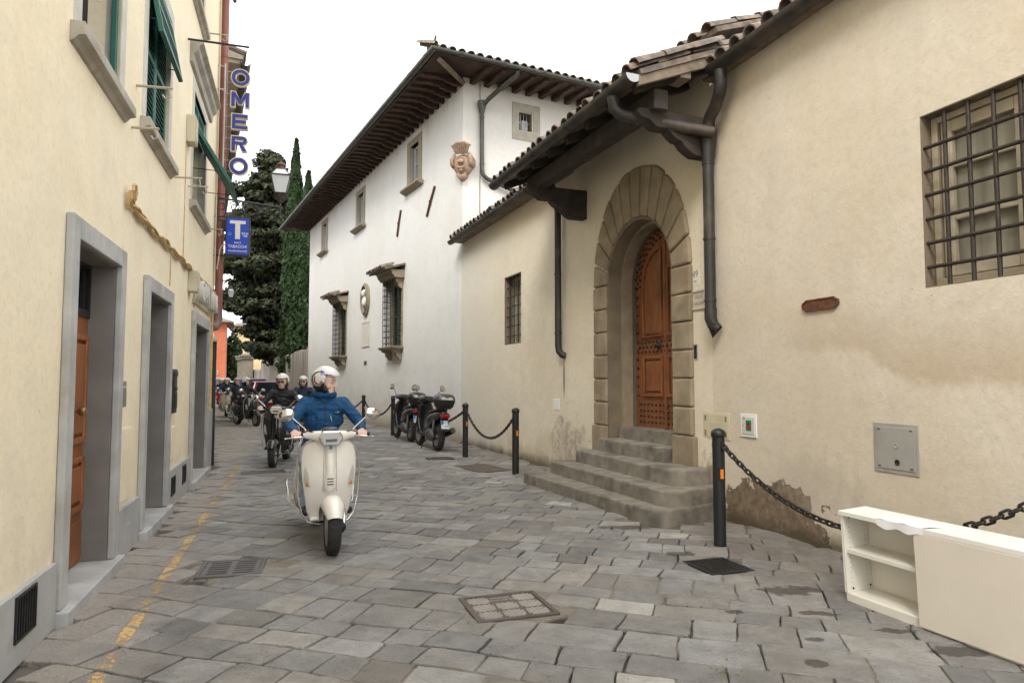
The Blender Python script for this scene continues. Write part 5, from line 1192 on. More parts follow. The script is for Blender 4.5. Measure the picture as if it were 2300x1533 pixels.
G2 = L2.root('low_garden_wall'); tag(G2, 'lower pale stretch of garden wall next to the gate piers', 'wall'); mb = MB(); mb.loft([[(x, 0, -.1), (x, 0, 2.4 + .1 * math.sin(x)), (x, .35, 2.45 + .1 * math.sin(x)), (x, .35, -.1)] for x in np.linspace(0, 6.7, 12)]); mb.build('wall', M_gwall, G2, 50)
for k, (px_, dep, lb) in enumerate(((546, 62, 'tall stone gate pier nearer the street by the orange house'), (557, 59, 'tall stone gate pier beside the low garden wall'))):
    x = (px_ - 1150) / 1533 * dep; o = empty('gate_pier', None, (x, dep, 0), (0, 0, R(20))); M_pier = mat('pier_stone', (.19, .165, .125), .9, 0, .2, 1.5, .2, 20)
    mb = MB(); mb.box(-.45, .45, -.45, .45, -.05, 3.4); mb.build('shaft', M_pier, o, bevel=.02); mb = MB(); mb.box(-.6, .6, -.6, .6, 3.401, 3.6); mb.box(-.68, .68, -.68, .68, 3.601, 3.75); mb.lathe([(.5, 3.75), (.3, 3.85), (.12, 3.95)], 4); mb.build('cap', M_pier, o, bevel=.02); tag(o, lb, 'gate pier', 'gate piers')
def far_house(name, label, loc, ang, w, d, h, mt, roofmt, wins):
    o = empty(name, None, loc, (0, 0, R(ang))); mb = MB(); mb.box(-w/2, w/2, 0, d, -.1, h); mb.build('wall', mt, o)
    r = MB(); ov = .7; r.add([(-w/2-ov, -ov, h), (w/2+ov, -ov, h), (w/2+ov, d+ov, h), (-w/2-ov, d+ov, h), (0, d*.45, h+1.5), (0, d*.55, h+1.5), (-w/2-ov, -ov, h-.12), (w/2+ov, -ov, h-.12), (w/2+ov, d+ov, h-.12), (-w/2-ov, d+ov, h-.12)], [(0, 1, 4), (1, 2, 5, 4), (2, 3, 5), (3, 0, 4, 5), (0, 1, 7, 6), (1, 2, 8, 7), (2, 3, 9, 8), (3, 0, 6, 9), (6, 7, 8, 9)]); r.build('roof', roofmt, o)
    for side, x, z, ww, hh in wins:
        f = MB(); q = MB()
        if side == 'f': framebox(f, x-ww/2, x+ww/2, z, z+hh, .12, .12, .12, -.04, -.001); q.box(x-ww/2+.12, x+ww/2-.12, -.03, -.002, z+.12, z+hh-.12)
        else: framebox(f, x-ww/2, x+ww/2, z, z+hh, .12, .12, .12, -.04, -.001); f.xf(Matrix.Translation((w/2, 0, 0)) @ Matrix.Rotation(R(90), 4, 'Z')); q.box(x-ww/2+.12, x+ww/2-.12, -.03, -.002, z+.12, z+hh-.12); q.xf(Matrix.Translation((w/2, 0, 0)) @ Matrix.Rotation(R(90), 4, 'Z'))
        wv = f.build('window', mat('far_window_stone', (.35, .3, .26), .8), o); q.build('pane', mat('far_pane', (.09, .1, .11), .2), wv)
    return tag(o, label, 'house')
far_house('orange_house', 'distant orange house with a tiled roof at the street bend', (-32.6, 70, 0), 22, 6, 7, 7.7, M_orn, M_tile, [('f', 1.4, 5.0, .9, 1.5), ('s', 1.6, 5.0, 1.1, 1.7), ('s', 3.3, 5.0, 1.0, 1.7), ('s', 1.8, 1.7, 1.0, 1.6), ('s', 3.4, 1.7, .7, 1.2), ('f', 2.1, 2.2, .4, .4)])
far_house('pale_yellow_house', 'distant pale yellow house half hidden by the dark tree', (-29.5, 84, 0), 20, 9, 8, 8.2, M_yel2, M_tile, [('f', -1.5, 4.8, 1, 1.6), ('f', 1.5, 4.8, 1, 1.6)])
# ------------------------------------------------------------------ trees
def leaf_mat(name, c1, c2):
    m, t, b = newmat(name); p = pos(t); rnd = nd(t, 'Attribute', attribute_name='tint').outputs['Fac']
    c = mix(t, rnd, c1, c2); c = mix(t, mth(t, 'MULTIPLY', mapr(t, noise(t, p, .8, 3), .4, .6), .4), c, c1)
    setin(t, b, 'Base Color', c); b.inputs['Roughness'].default_value = .75; b.inputs['Specular IOR Level'].default_value = .2; return m
M_leaf = leaf_mat('conifer_needles', (.012, .017, .008), (.055, .062, .027)); M_cyp = leaf_mat('cypress_needles', (.012, .026, .009), (.038, .066, .02)); M_bark = mat('bark', (.1, .07, .048), .95, 0, .25, 4, .5, 12)
def leaves(name, parent, centers, nrm, size, aspect, mt, up):
    """centers (N,3), outward direction nrm (N,3): one small bent leaf-spray quad each"""
    N = len(centers); a = rng.normal(size=(N, 3)); d = nrm + a * .55; d /= np.linalg.norm(d, axis=1)[:, None]
    ax = np.tile(np.array(up, float), (N, 1)) + rng.normal(size=(N, 3)) * .5; t_ = ax - d * (ax * d).sum(1)[:, None]; t_ /= np.linalg.norm(t_, axis=1)[:, None]; s = np.cross(d, t_)
    L = size * rng.uniform(.6, 1.4, N)[:, None]; Wd = L * aspect
    v = np.stack([centers - s * Wd * .6 - t_ * L * .5, centers + s * Wd * .6 - t_ * L * .4, centers + s * Wd * .35 + t_ * L * .5 + d * L * .15, centers - s * Wd * .3 + t_ * L * .55 - d * L * .1], 1).reshape(-1, 3)
    me = bpy.data.meshes.new(name); me.vertices.add(4*N); me.vertices.foreach_set('co', v.ravel()); me.loops.add(4*N); me.loops.foreach_set('vertex_index', np.arange(4*N)); me.polygons.add(N); me.polygons.foreach_set('loop_start', np.arange(0, 4*N, 4)); me.polygons.foreach_set('loop_total', np.full(N, 4)); me.update()
    at = me.color_attributes.new('tint', 'FLOAT_COLOR', 'POINT'); r = np.repeat(rng.random(N), 4).astype(np.float32); at.data.foreach_set('color', np.stack([r, r, r, np.ones_like(r)], 1).ravel())
    me.materials.append(mt); return inst(me, name, parent)
def conifer(loc, H, label):
    o = empty('conifer_tree', None, loc); tr = MB(); tr.tube([(0, 0, -.1), (.1, .05, 3), (-.1, .1, 8), (-.6, 0, H*.9)], [.42, .33, .22, .05], 10)
    cs = []; ns = []
    zz_ = 2.6
    while zz_ < H:
        f_ = (zz_ - 2.6) / (H - 2.6); rad = 4.4 * (1 - f_**2.6) * (.72 + .28 * math.sin(zz_ * 2.1)) + .35
        nb = max(4, int(rad * 4.2))
        for k in range(nb):
            a = 2 * math.pi * (k + random.random()) / nb; rr = rad * random.uniform(.55, 1.05); c = np.array([-.9 + rr * math.cos(a), rr * math.sin(a), zz_ + random.uniform(-.3, .3)])
            if c[2] < 3.0 + max(0, -c[0] - 1.0) * 1.6: continue
            if random.random() < .5: tr.tube([(-.3 * f_, 0, zz_ - .3), tuple((c * .5 + np.array([0, 0, zz_ * .5]))), tuple(c)], [.09 * (1-f_) + .02, .05, .015], 5)
            for (q, sz) in ((c, rng.uniform(.45, .8)), (c * np.array([.6, .6, 1]) + np.array([-.3, 0, -.1]), .75)):
                n_ = 150; u = rng.normal(size=(n_, 3)); u /= np.linalg.norm(u, axis=1)[:, None]; r_ = rng.random(n_)[:, None]**.4
                p = q + u * r_ * np.array([sz * 1.25, sz * 1.25, sz * .55]); cs.append(p); ns.append(u + np.array([0, 0, .5]))
        zz_ += rng.uniform(.55, .75)
    tr.build('trunk', M_bark, o, 60); leaves('crown', o, np.concatenate(cs), np.concatenate(ns), .27, .6, M_leaf, (0, 0, .3)); return tag(o, label, 'tree')
def cypress(loc, H, rad, label, seed):
    rg = np.random.default_rng(seed); o = empty('cypress_tree', None, loc); tr = MB(); tr.tube([(0, 0, -.1), (0, 0, H*.9)], [.2, .03], 8); tr.build('trunk', M_bark, o, 60)
    N = 15000; f_ = rg.random(N)**.9; z = .8 + f_ * (H - .8); a = rg.random(N) * 2 * math.pi
    prof = np.interp(f_, [0, .08, .3, .6, .85, .95, 1], [.7, 1, 1.0, .78, .42, .18, .03]) * rad
    lump = 1 + .16 * np.sin(a * 3 + z * 1.1) + .12 * np.sin(a * 5 - z * 2.3 + seed) + .1 * np.sin(z * 5 + a * 2)
    r = prof * lump * rg.uniform(.72, 1.05, N); c = np.stack([r * np.cos(a), r * np.sin(a), z], 1); nr = np.stack([np.cos(a), np.sin(a), np.full(N, .25)], 1)
    leaves('crown', o, c, nr, .24, .42, M_cyp, (0, 0, 1.6)); return tag(o, label, 'tree', 'cypresses behind the garden wall')
random.seed(21)
conifer((-16.9, 49.5, 0), 18.3, 'big dark spreading conifer overhanging the garden wall')
cypress((-13.5, 42, 0), 16.6, .72, 'taller slim cypress beside the dark spreading conifer', 1); cypress((-12.1, 40, 0), 13.9, .78, 'shorter slim cypress close to the white villa', 2)
# far hedge by the orange house
hc = rng.normal(size=(2500, 3)); hc /= np.linalg.norm(hc, axis=1)[:, None]; o = empty('shrub', None, (-31.9, 78, 0)); leaves('foliage', o, hc * np.array([1.1, 1.1, 3.6]) * rng.random((2500, 1))**.3 + np.array([0, 0, 3.5]), hc, .3, .6, M_cyp, (0, 0, .5)); q = MB(); q.tube([(0, 0, 0), (0, 0, 2.5)], .06, 6); q.build('stem', M_bark, o); tag(o, 'green shrub beside the distant orange house', 'shrub')
# ------------------------------------------------------------------ bollards and chains
def bollard(x, y, label):
    o = empty('bollard', None, (x, y, 0)); mb = MB(); n = 16
    ring = lambda r, z: [(r * math.cos(2*math.pi*i/n) , r * math.sin(2*math.pi*i/n), z) for i in range(n)]
    mb.loft([ring(.056, -.05), ring(.056, .985)]); mb.build('post', M_bollard, o, 40)
    c = MB(); c.lathe([(.06, .986), (.066, .995), (.067, 1.02), (.06, 1.04), (.045, 1.055), (.02, 1.065), (.002, 1.068)], 18); c.build('cap', M_bollard, o, 50)
    tow = Vector((-x, -y, 0)).normalized(); tow = Matrix.Rotation(R(24), 3, 'Z') @ tow; ang = math.atan2(tow.y, tow.x)
    r = MB(); r.box(.05, .066, -.022, .022, .60, .715); r_ = r.build('reflector_frame', M_bollard, o, rot=(0, 0, ang)); q = MB(); q.box(.066, .069, -.015, .015, .615, .70); q.build('reflector', M_orange, r_)
    for s in (-1, 1):
        e = MB(); e.tube([(0, s*.05, .88), (0, s*.085, .885), (0, s*.088, .905), (0, s*.085, .93)], .009, 6); e.build('chain_hook', M_chain, o, 50, rot=(0, 0, RW.ang - R(90)))
    return tag(o, label, 'bollard', 'black bollards along the right side')
BO = [(1.9, 6.33), (.058, 11.2), (-.925, 13.62), (-3.285, 18.92), (-4.71, 21.75), (3.05, 3.55)]
LB = ['nearest black bollard in front of the portal steps', 'second nearest black bollard left of the portal steps', 'third black bollard just right of the parked scooters', 'black bollard just left of the parked scooters', 'farthest black bollard by the villa wall', 'black bollard behind the white cabinet at the right']
for p, l in zip(BO, LB): bollard(*p, l)
lk = MB(); pts = []
for i in range(14):
    a = 2 * math.pi * i / 14; cx = math.cos(a); pts.append((cx * .013 + math.copysign(.014, cx), math.sin(a) * .0135, 0))
rings = []
for i in range(14):
    p = Vector(pts[i]); d = (Vector(pts[(i+1) % 14]) - Vector(pts[i-1])).normalized(); s_ = d.cross(Vector((0, 0, 1))); rings.append([p + (s_ * math.cos(2*math.pi*k/6) + Vector((0, 0, 1)) * math.sin(2*math.pi*k/6)) * .0062 for k in range(6)])
rings.append(rings[0]); lk.loft(rings, caps=False); LINK = lk.mesh('link', M_chain, 80)
def chain(a, b_, za, zb, sag, label, sc=1.0):
    A = Vector((*a, za)); B = Vector((*b_, zb)); d = (B - A); dd = d.copy(); dd.z = 0; u = dd.normalized(); A2 = A + u * .085; B2 = B - u * .085
    f_ = lambda t: A2 + (B2 - A2) * t - Vector((0, 0, sag * 4 * t * (1-t)))
    N = 400; P = [f_(i / N) for i in range(N+1)]; acc = [0]
    for i in range(N): acc.append(acc[-1] + (P[i+1] - P[i]).length)
    n = int(acc[-1] / (.0415 * sc)); o = empty('chain', None, A2); i = 0
    for k in range(n + 1):
        L = acc[-1] * k / n
        while i < N - 1 and acc[i+1] < L: i += 1
        p = P[i]; tg = (P[i+1] - P[i]).normalized(); q = tg.to_track_quat('X', 'Z').to_matrix().to_4x4() @ Matrix.Rotation(R(90 if k % 2 else 0) + R(20), 4, 'X')
        inst(LINK, 'link', o, p - A2, q.to_euler(), scale=(sc, sc, sc))
    return tag(o, label, 'chain', 'chains between the bollards')
chain(BO[0], BO[5], .9, 1.0, .52, 'nearest iron chain sagging behind the white cabinet', 1.45)
chain(BO[2], BO[1], .9, .9, .42, 'iron chain between the two bollards left of the portal steps', 1.45)
chain(BO[3], BO[2], .9, .9, .45, 'iron chain passing behind the parked scooters', 1.5)
chain(BO[4], BO[3], .9, .9, .40, 'iron chain between the two farthest bollards', 1.5)
bollard(-7.0, 26.0, 'black bollard mostly hidden behind the first rider')
chain((-7.0, 26.0), BO[4], .9, .9, .40, 'iron chain running left from the farthest bollard', 1.5)
# ------------------------------------------------------------------ the discarded white cabinet
M_cab = mat('cabinet_cream', (.76, .73, .655), .35, 0, .03, 3); M_cabt = mat('cabinet_white_top', (.8, .79, .75), .3, 0, .03, 3); M_cabd = mat('cabinet_door', (.72, .66, .575), .35, 0, .03, 3)
ca, cb = Vector((2.285, 4.77, 0)), Vector((2.715, 3.62, 0)); u = (cb - ca).normalized(); ang = math.atan2(u.y, u.x); L = (cb - ca).length; Dp, Hh, tk = .235, .615, .024
o = empty('cabinet', None, ca, (R(3.0), 0, ang)); tag(o, 'discarded low white cabinet with an open shelf bay and one sliding door', 'cabinet')
mid = L * .475
def cbx(n, x0, x1, y0, y1, z0, z1, mt=M_cab, bv=.002): q = MB(); q.box(x0, x1, y0, y1, z0, z1); return q.build(n, mt, o, bevel=bv)
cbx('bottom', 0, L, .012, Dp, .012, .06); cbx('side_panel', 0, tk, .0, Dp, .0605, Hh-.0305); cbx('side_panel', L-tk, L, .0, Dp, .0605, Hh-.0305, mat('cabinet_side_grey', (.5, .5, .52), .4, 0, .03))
cbx('top', -.004, L+.004, -.012, Dp+.004, Hh-.03, Hh, M_cabt); cbx('back', tk, L-tk, Dp-.012, Dp-.004, .0605, Hh-.0305); cbx('divider', mid, mid+.02, .02, Dp-.0125, .0605, Hh-.0305)
cbx('shelf', tk+.001, mid-.001, .02, Dp-.0125, .335, .357); cbx('shelf_lip', tk+.001, mid-.001, .012, .0195, .33, .359)
cbx('sliding_door', mid-.012, L-.004, -.016, -.003, .02, Hh-.032, M_cabd)
cbx('base_rail', .01, L-.01, .005, .0118, .0, .0595)
hl = MB()
for x in (tk+.0005,):
    for y in (.045, Dp-.05):
        for i in range(14): hl.ell((x, y, .09 + i * .034), (.001, .003, .003), 6, 4)
stuff(hl.build('peg_holes', M_dark, o, fix=False))
for p in ((tk+.004, .05, Hh-.05), (tk+.004, .05, .085), (tk+.004, Dp-.03, .085)): q = MB(); q.ell((0, 0, 0), (.004, .008, .008), 8, 5); q.build('fixing', M_black, o, loc=p)
pp = MB(); n = 10
for i in range(n+1):
    for j in range(6):
        x = .30 + .34 * i / n; y = -.012 + .16 * j / 5; pp.v.append((x + .05 * j / 5, y, Hh + .004 + .004 * math.sin(i * 1.3 + j) + (.0 if j else -.0)))
for i in range(n):
    for j in range(5): a = i*6+j; pp.f.append((a, a+6, a+7, a+1)); pp.mi.append(0)
n0 = len(pp.v)
for i in range(n+1): pp.v += [(.30 + .34 * i / n, -.0135, Hh + .004), (.31 + .33 * i / n, -.017 - .004 * math.sin(i), Hh - .035 - .02 * math.sin(i * .7)**2)]
for i in range(n): a = n0 + 2*i; pp.f.append((a, a+1, a+3, a+2)); pp.mi.append(0)
ps = pp.build('paper_sheet', mat('white_paper', (.8, .8, .82), .6, 0, .03), None, 60, fix=False); ps.parent = None; ps.matrix_world = o.matrix_basis.copy(); tag(ps, 'crumpled white paper sheet lying on the cabinet top', 'paper')
# ------------------------------------------------------------------ scooters
def paint(name, c, rough=.25): return mat(name, c, rough, 0, .03, 3, coat=.8)
M_seat = mat('seat_black', (.022, .02, .02), .55, 0, .1, 20, .15, 90); M_lens = mat('headlight_glass', (.75, .77, .78), .06, .85, .04); M_mirror = mat('mirror_glass', (.6, .6, .6), .03, 1.0, .02)
M_ind = mat('indicator_clear', (.72, .7, .66), .12, .2, .05); M_amber = mat('indicator_amber', (.55, .2, .06), .2, 0, .05); M_redl = mat('tail_red', (.3, .01, .012), .2, 0, .05)
def sell(cx, cy, cz, ry, rz, n=16, e=2.4, ax='x', top=1.0):      # superellipse ring in the plane across x (or y)
    out = []
    for i in range(n):
        a = 2 * math.pi * i / n; c, s = math.cos(a), math.sin(a); p = math.copysign(abs(c)**(2/e), c) * ry; q = math.copysign(abs(s)**(2/e), s) * rz * (top if s > 0 else 1)
        out.append((cx, cy + p, cz + q) if ax == 'x' else (cx + p, cy, cz + q))
    return out
def wheel(parent, x, z, r, wd, name='wheel', rimmat=None):
    t_ = MB(); ri = r * .66; pr = [(ri, -wd*.42), (ri + (r-ri)*.45, -wd*.5), (r*.95, -wd*.4), (r*.985, -wd*.25), (r, 0)]; pr = pr + [(a, -b) for a, b in pr[-2::-1]]
    t_.lathe(pr, 32, (0, 0, 0), 'y'); o = t_.build(name, M_rubber, parent, 50, loc=(x, 0, z))
    g = MB()       # tread grooves
    for i in range(26):
        a = 2*math.pi*i/26
        for s in (-1, 1):
            g.add([((r*1.002) * math.cos(a), s*.004, (r*1.002) * math.sin(a)), (r*1.001*math.cos(a+.05), s*.004, r*1.001*math.sin(a+.05)), (r*.975*math.cos(a+.21), s*wd*.4, r*.975*math.sin(a+.21)), (r*.975*math.cos(a+.17), s*wd*.4, r*.975*math.sin(a+.17))], [(0, 1, 2, 3)])
    g.build('tread', M_dark, o, fix=False)
    rm_ = rimmat or M_steel; q = MB(); q.lathe([(ri*1.0, -wd*.43), (ri*.9, -wd*.44), (ri*.86, -wd*.2), (ri*.86, wd*.2), (ri*.9, wd*.44), (ri*1.0, wd*.43)], 24, ax='y'); q.lathe([(.035, -wd*.5), (.045, -wd*.3), (.045, wd*.3), (.035, wd*.5)], 12, ax='y')
    for k in range(5):
        a = 2*math.pi*k/5; q.tube([(.03*math.cos(a), 0, .03*math.sin(a)), (ri*.9*math.cos(a+.12), 0, ri*.9*math.sin(a+.12))], [.022, .016], 6)
    q.build('rim', rm_, o, 40); return o
def vespa(name, label, pm, group, loc, ang, mirrors=True):
    o = empty(name, None, loc, (0, 0, ang)); tag(o, label, 'scooter', group)
    wheel(o, .69, .232, .232, .115, 'front_wheel'); wheel(o, -.66, .232, .232, .12, 'rear_wheel')
    # leg shield
    Z = [.22, .27, .34, .42, .5, .58, .66, .74, .81, .87, .915, .945, .962]; HW = [.135, .18, .2, .207, .222, .236, .245, .25, .248, .24, .222, .185, .12]; XC = [.31, .35, .385, .41, .43, .455, .462, .455, .445, .432, .422, .414, .41]
    rings = []
    for z, hw, xc in zip(Z, HW, XC):
        f_ = []; n = 12
        for i in range(n+1):
            y = -hw + 2*hw*i/n; f_.append((xc - 1.75*y*y + .012*math.exp(-(y/.035)**2), y, z))
        rings.append(f_ + [(p[0]-.02, p[1]*.985, p[2]) for p in f_[::-1]])
    s = MB(); s.loft(rings); s.build('leg_shield', pm, o, 60, sub=1)
    # horn cover with three slots and the badge
    q = MB(); q.loft([sell(0, 0, z, w_, .0001 + 0, 4) for z, w_ in ((0, 0),)]) if False else None
    q = MB(); rings = []
    for z, w_, x in ((.945, .022, .425), (.90, .026, .447), (.8, .03, .468), (.7, .036, .478), (.6, .044, .478), (.54, .05, .468), (.51, .035, .452)): rings.append([(x-.03, -w_*1.25, z), (x+.004, -w_, z), (x+.016, -w_*.4, z), (x+.016, w_*.4, z), (x+.004, w_, z), (x-.03, w_*1.25, z)])
    q.loft(rings); hc_ = q.build('horn_cover', pm, o, 50)
    for z in (.575, .60, .625): b = MB(); b.box(.474, .4965, -.028, .028, z-.005, z+.005); b.build('slot', M_black, hc_, bevel=.002)
    b = MB(); b.prism([(-.026, .95), (.026, .95), (.026, .88), (.016, .845), (0, .835), (-.016, .845), (-.026, .88)], .455, .474, 'x'); bd = b.build('badge', M_ind, o, bevel=.004); b = MB(); b.box(.4745, .4755, -.015, .015, .885, .935); b.build('badge_mark', mat('badge_blue', (.05, .25, .45), .4), bd)
    # fender
    rings = []; n = 10
    for i in range(15):
        a = R(28 + 144 * i / 14); wf = .62 + .38 * math.sin(min(1, i / 6) * math.pi/2); R0 = .268 + .012 * math.sin(i / 14 * math.pi); f_ = []
        for j in range(n+1):
            p = -1 + 2*j/n; rr = R0 - .085 * abs(p)**2.6 * (1 if i > 1 else .6); f_.append((.69 + rr*math.cos(a), .104 * wf * p, .232 + rr*math.sin(a)))
        inn = []
        for j in range(n, -1, -1):
            p = -1 + 2*j/n; rr = R0 - .008 - .085 * abs(p)**2.6 * (1 if i > 1 else .6); inn.append((.69 + rr*math.cos(a), .10 * wf * p, .232 + rr*math.sin(a)))
        rings.append(f_ + inn)
    s = MB(); s.loft(rings); s.build('front_fender', pm, o, 60)
    s = MB(); s.tube([(.57, .085, .4), (.62, .088, .34), (.69, .085, .24)], .02, 8); s.ell((.69, .085, .232), (.05, .025, .05), 12, 6); s.build('front_suspension', M_black, o, 50); s = MB(); s.ell((.69, .112, .232), (.028, .008, .028), 10, 5); s.tube([(.68, .1, .26), (.61, .106, .38)], .013, 6); s.build('suspension_cover', M_chrome, o, 50)
    # handlebar cowl, headlight, grips
    rings = [sell(x, y, z, rx, rz, 16, 2.5, 'y') for y, x, z, rx, rz in ((-.235, .365, 1.012, .022, .024), (-.18, .375, 1.008, .035, .034), (-.11, .395, 1.0, .06, .05), (-.06, .405, .992, .085, .062), (0, .41, .99, .092, .066), (.06, .405, .992, .085, .062), (.11, .395, 1.0, .06, .05), (.18, .375, 1.008, .035, .034), (.235, .365, 1.012, .022, .024))]
    s = MB(); s.loft(rings); s.build('handlebar_cowl', pm, o, 60)
    hx = lambda k: [(-.108*k, .99), (-.078*k, .99+.062*k), (.078*k, .99+.062*k), (.108*k, .99), (.072*k, .99-.07*k), (-.072*k, .99-.07*k)]
    s = MB(); s.prism(hx(1), .43, .515, 'x'); hl = s.build('headlight', M_chrome, o, bevel=.01); s = MB(); s.prism(hx(.86), .5155, .524, 'x'); s.build('headlight_lens', M_lens, hl, bevel=.006); s = MB(); s.box(.5245, .5255, -.05, .05, .955, .982); s.build('headlight_insert', mat('lens_grey', (.14, .15, .16), .2, .3), hl)
    s = MB(); s.ell((.375, 0, 1.055), (.085, .085, .032), 16, 8); s.build('instrument_pod', mat('pod_dark', (.06, .065, .07), .35), o, 60)
    s = MB(); s.tube([(.45, 0, .72), (.40, 0, .99)], .05, 10); s.build('steering_head', pm, o, 60)
    for sd, sy in (('l', 1), ('r', -1)):
        g = MB(); g.tube([(.365, sy*.235, 1.012), (.345, sy*.36, 1.008)], .017, 10); g.ell((.344, sy*.362, 1.008), (.019, .01, .019), 8, 5); g.build('grip', M_black, o, 50)
        g = MB(); g.tube([(.37, sy*.24, 1.03), (.40, sy*.2, 1.05), (.42, sy*.12, 1.03), (.43, sy*.05, .93)], .005, 5); g.build('brake_cable', M_black, o, 50)
        g = MB(); g.tube([(np.interp(z, Z, XC) - 1.75*(.052+.02*(.95-z))**2 + .002, sy*(.052+.02*(.95-z)), z) for z in (.94, .85, .75, .65, .55, .5)], .0022, 4); g.build('seam_shadow', mat('seam_shadow_grey', (.25, .24, .21), .6), o)  # thin grey tubes drawn as shadow gap lines beside the horn cover
        g = MB(); g.tube([(.385, sy*.225, 1.005), (.42, sy*.25, 1.0), (.425, sy*.32, .995), (.405, sy*.385, .985)], [.008, .007, .0065, .006], 6); g.ell((.404, sy*.388, .985), (.009, .009, .009), 8, 5); g.build('brake_lever', M_chrome, o, 50)
        if mirrors:
            g = MB(); g.tube([(.37, sy*.2, 1.03), (.375, sy*.22, 1.07), (.37, sy*.33, 1.17)], [.012, .007, .006], 8); mr = g.build('mirror', M_chrome, o, 50)
            g = MB(); g.ell((0, 0, 0), (.03, .078, .056), 16, 9); g.build('mirror_shell', M_chrome, mr, 60, loc=(.375, sy*.385, 1.195), rot=(sy*R(-14), 0, sy*R(10))); g = MB(); g.ell((0, 0, 0), (.004, .07, .05), 16, 7); g.build('mirror_face', M_mirror, mr, 60, loc=(.346, sy*.385, 1.195), rot=(sy*R(-14), 0, sy*R(10)))
        # indicator on the shield
        P = [(.205, .735), (.222, .70), (.222, .62), (.208, .555), (.168, .548), (.172, .62), (.185, .69)]
        g = MB(); vs_ = []
        xs_ = lambda y, z: np.interp(z, Z, XC) - 1.75*y*y
        a_ = [(xs_(y, z) + .004, sy*y, z) for y, z in P]; b_ = [(xs_(.195, .63) * 0 + xs_(y, z) + .016, sy*(.196 + (y-.196)*.72), .635 + (z-.635)*.8) for y, z in P]; g.loft([a_, b_]); g.build('indicator', M_ind, o, 40)
        g = MB(); g.ell((xs_(.192, .575) + .012, sy*.192, .578), (.01, .014, .022), 8, 5); g.build('indicator_amber', M_amber, o, 40)
        # chrome guard rails
        g = MB(); pts = [(.36, sy*.30*0+sy*.03, .985), (.36, sy*.12, .978), (.345, sy*.2, .945), (.325, sy*.25, .88), (.315, sy*.275, .78), (.32, sy*.278, .62), (.325, sy*.268, .46), (.33, sy*.235, .3), (.335, sy*.18, .225), (.34, sy*.08, .2), (.34, 0, .197)]; g.tube(pts, .0105, 8); g.build('guard_rail', M_chrome, o, 60)
        g = MB(); g.tube([(-.2, sy*.2, .22), (-.25, sy*.3, .3), (-.38, sy*.33, .48), (-.6, sy*.31, .5), (-.75, sy*.24, .45)], .0085, 8); g.tube([(-.25, sy*.3, .3), (-.45, sy*.32, .33), (-.62, sy*.31, .5)], .0085, 8); g.build('rear_guard_rail', M_chrome, o, 60)
        g = MB(); g.loft([sell(x, sy*y, z, ry, rz, 14) for x, y, z, ry, rz in ((-.24, .15, .44, .02, .05), (-.32, .16, .46, .07, .14), (-.48, .17, .48, .1, .18), (-.68, .165, .5, .095, .17), (-.86, .14, .53, .06, .11), (-.95, .12, .55, .015, .04))]); g.build('side_cowl', pm, o, 60, sub=1)
    s = MB(); s.box(-.2, .38, -.165, .165, .235, .27); s.build('floorboard', pm, o, bevel=.015); s = MB(); s.box(-.15, .3, -.11, .11, .2705, .276); s.build('floor_mat', M_black, o)
    s = MB(); s.loft([sell(x, 0, z, ry, rz, 16) for x, z, ry, rz in ((-.12, .46, .1, .17), (-.2, .5, .14, .23), (-.4, .53, .17, .23), (-.65, .55, .17, .21), (-.86, .58, .12, .16), (-1.0, .6, .06, .08))]); s.build('rear_body', pm, o, 60, sub=1)
    s = MB(); s.loft([sell(x, 0, z, ry, rz, 16, 2.8) for x, z, ry, rz in ((-.02, .745, .05, .015), (-.08, .765, .1, .035), (-.25, .775, .13, .042), (-.42, .775, .14, .042), (-.5, .79, .14, .045), (-.75, .80, .12, .042), (-.88, .795, .06, .02))]); s.build('seat', M_seat, o, 60, sub=1)
    s = MB(); s.tube([(-.5, -.12, .2), (-.7, -.17, .22), (-1.0, -.18, .27)], [.03, .055, .05], 12); s.build('exhaust', M_steel, o, 50); s = MB(); s.ell((-.6, .08, .25), (.2, .07, .11), 12, 8); s.build('engine_case', M_black, o, 60)
    s = MB(); s.ell((-1.0, 0, .62), (.02, .06, .035), 12, 6); s.build('tail_light', M_redl, o, 60)
    s = MB(); s.tube([(-.1, .06, .2), (-.05, .16, .1), (-.12, .18, .09)], .012, 6); s.build('stand', M_black, o, 50)
    return o
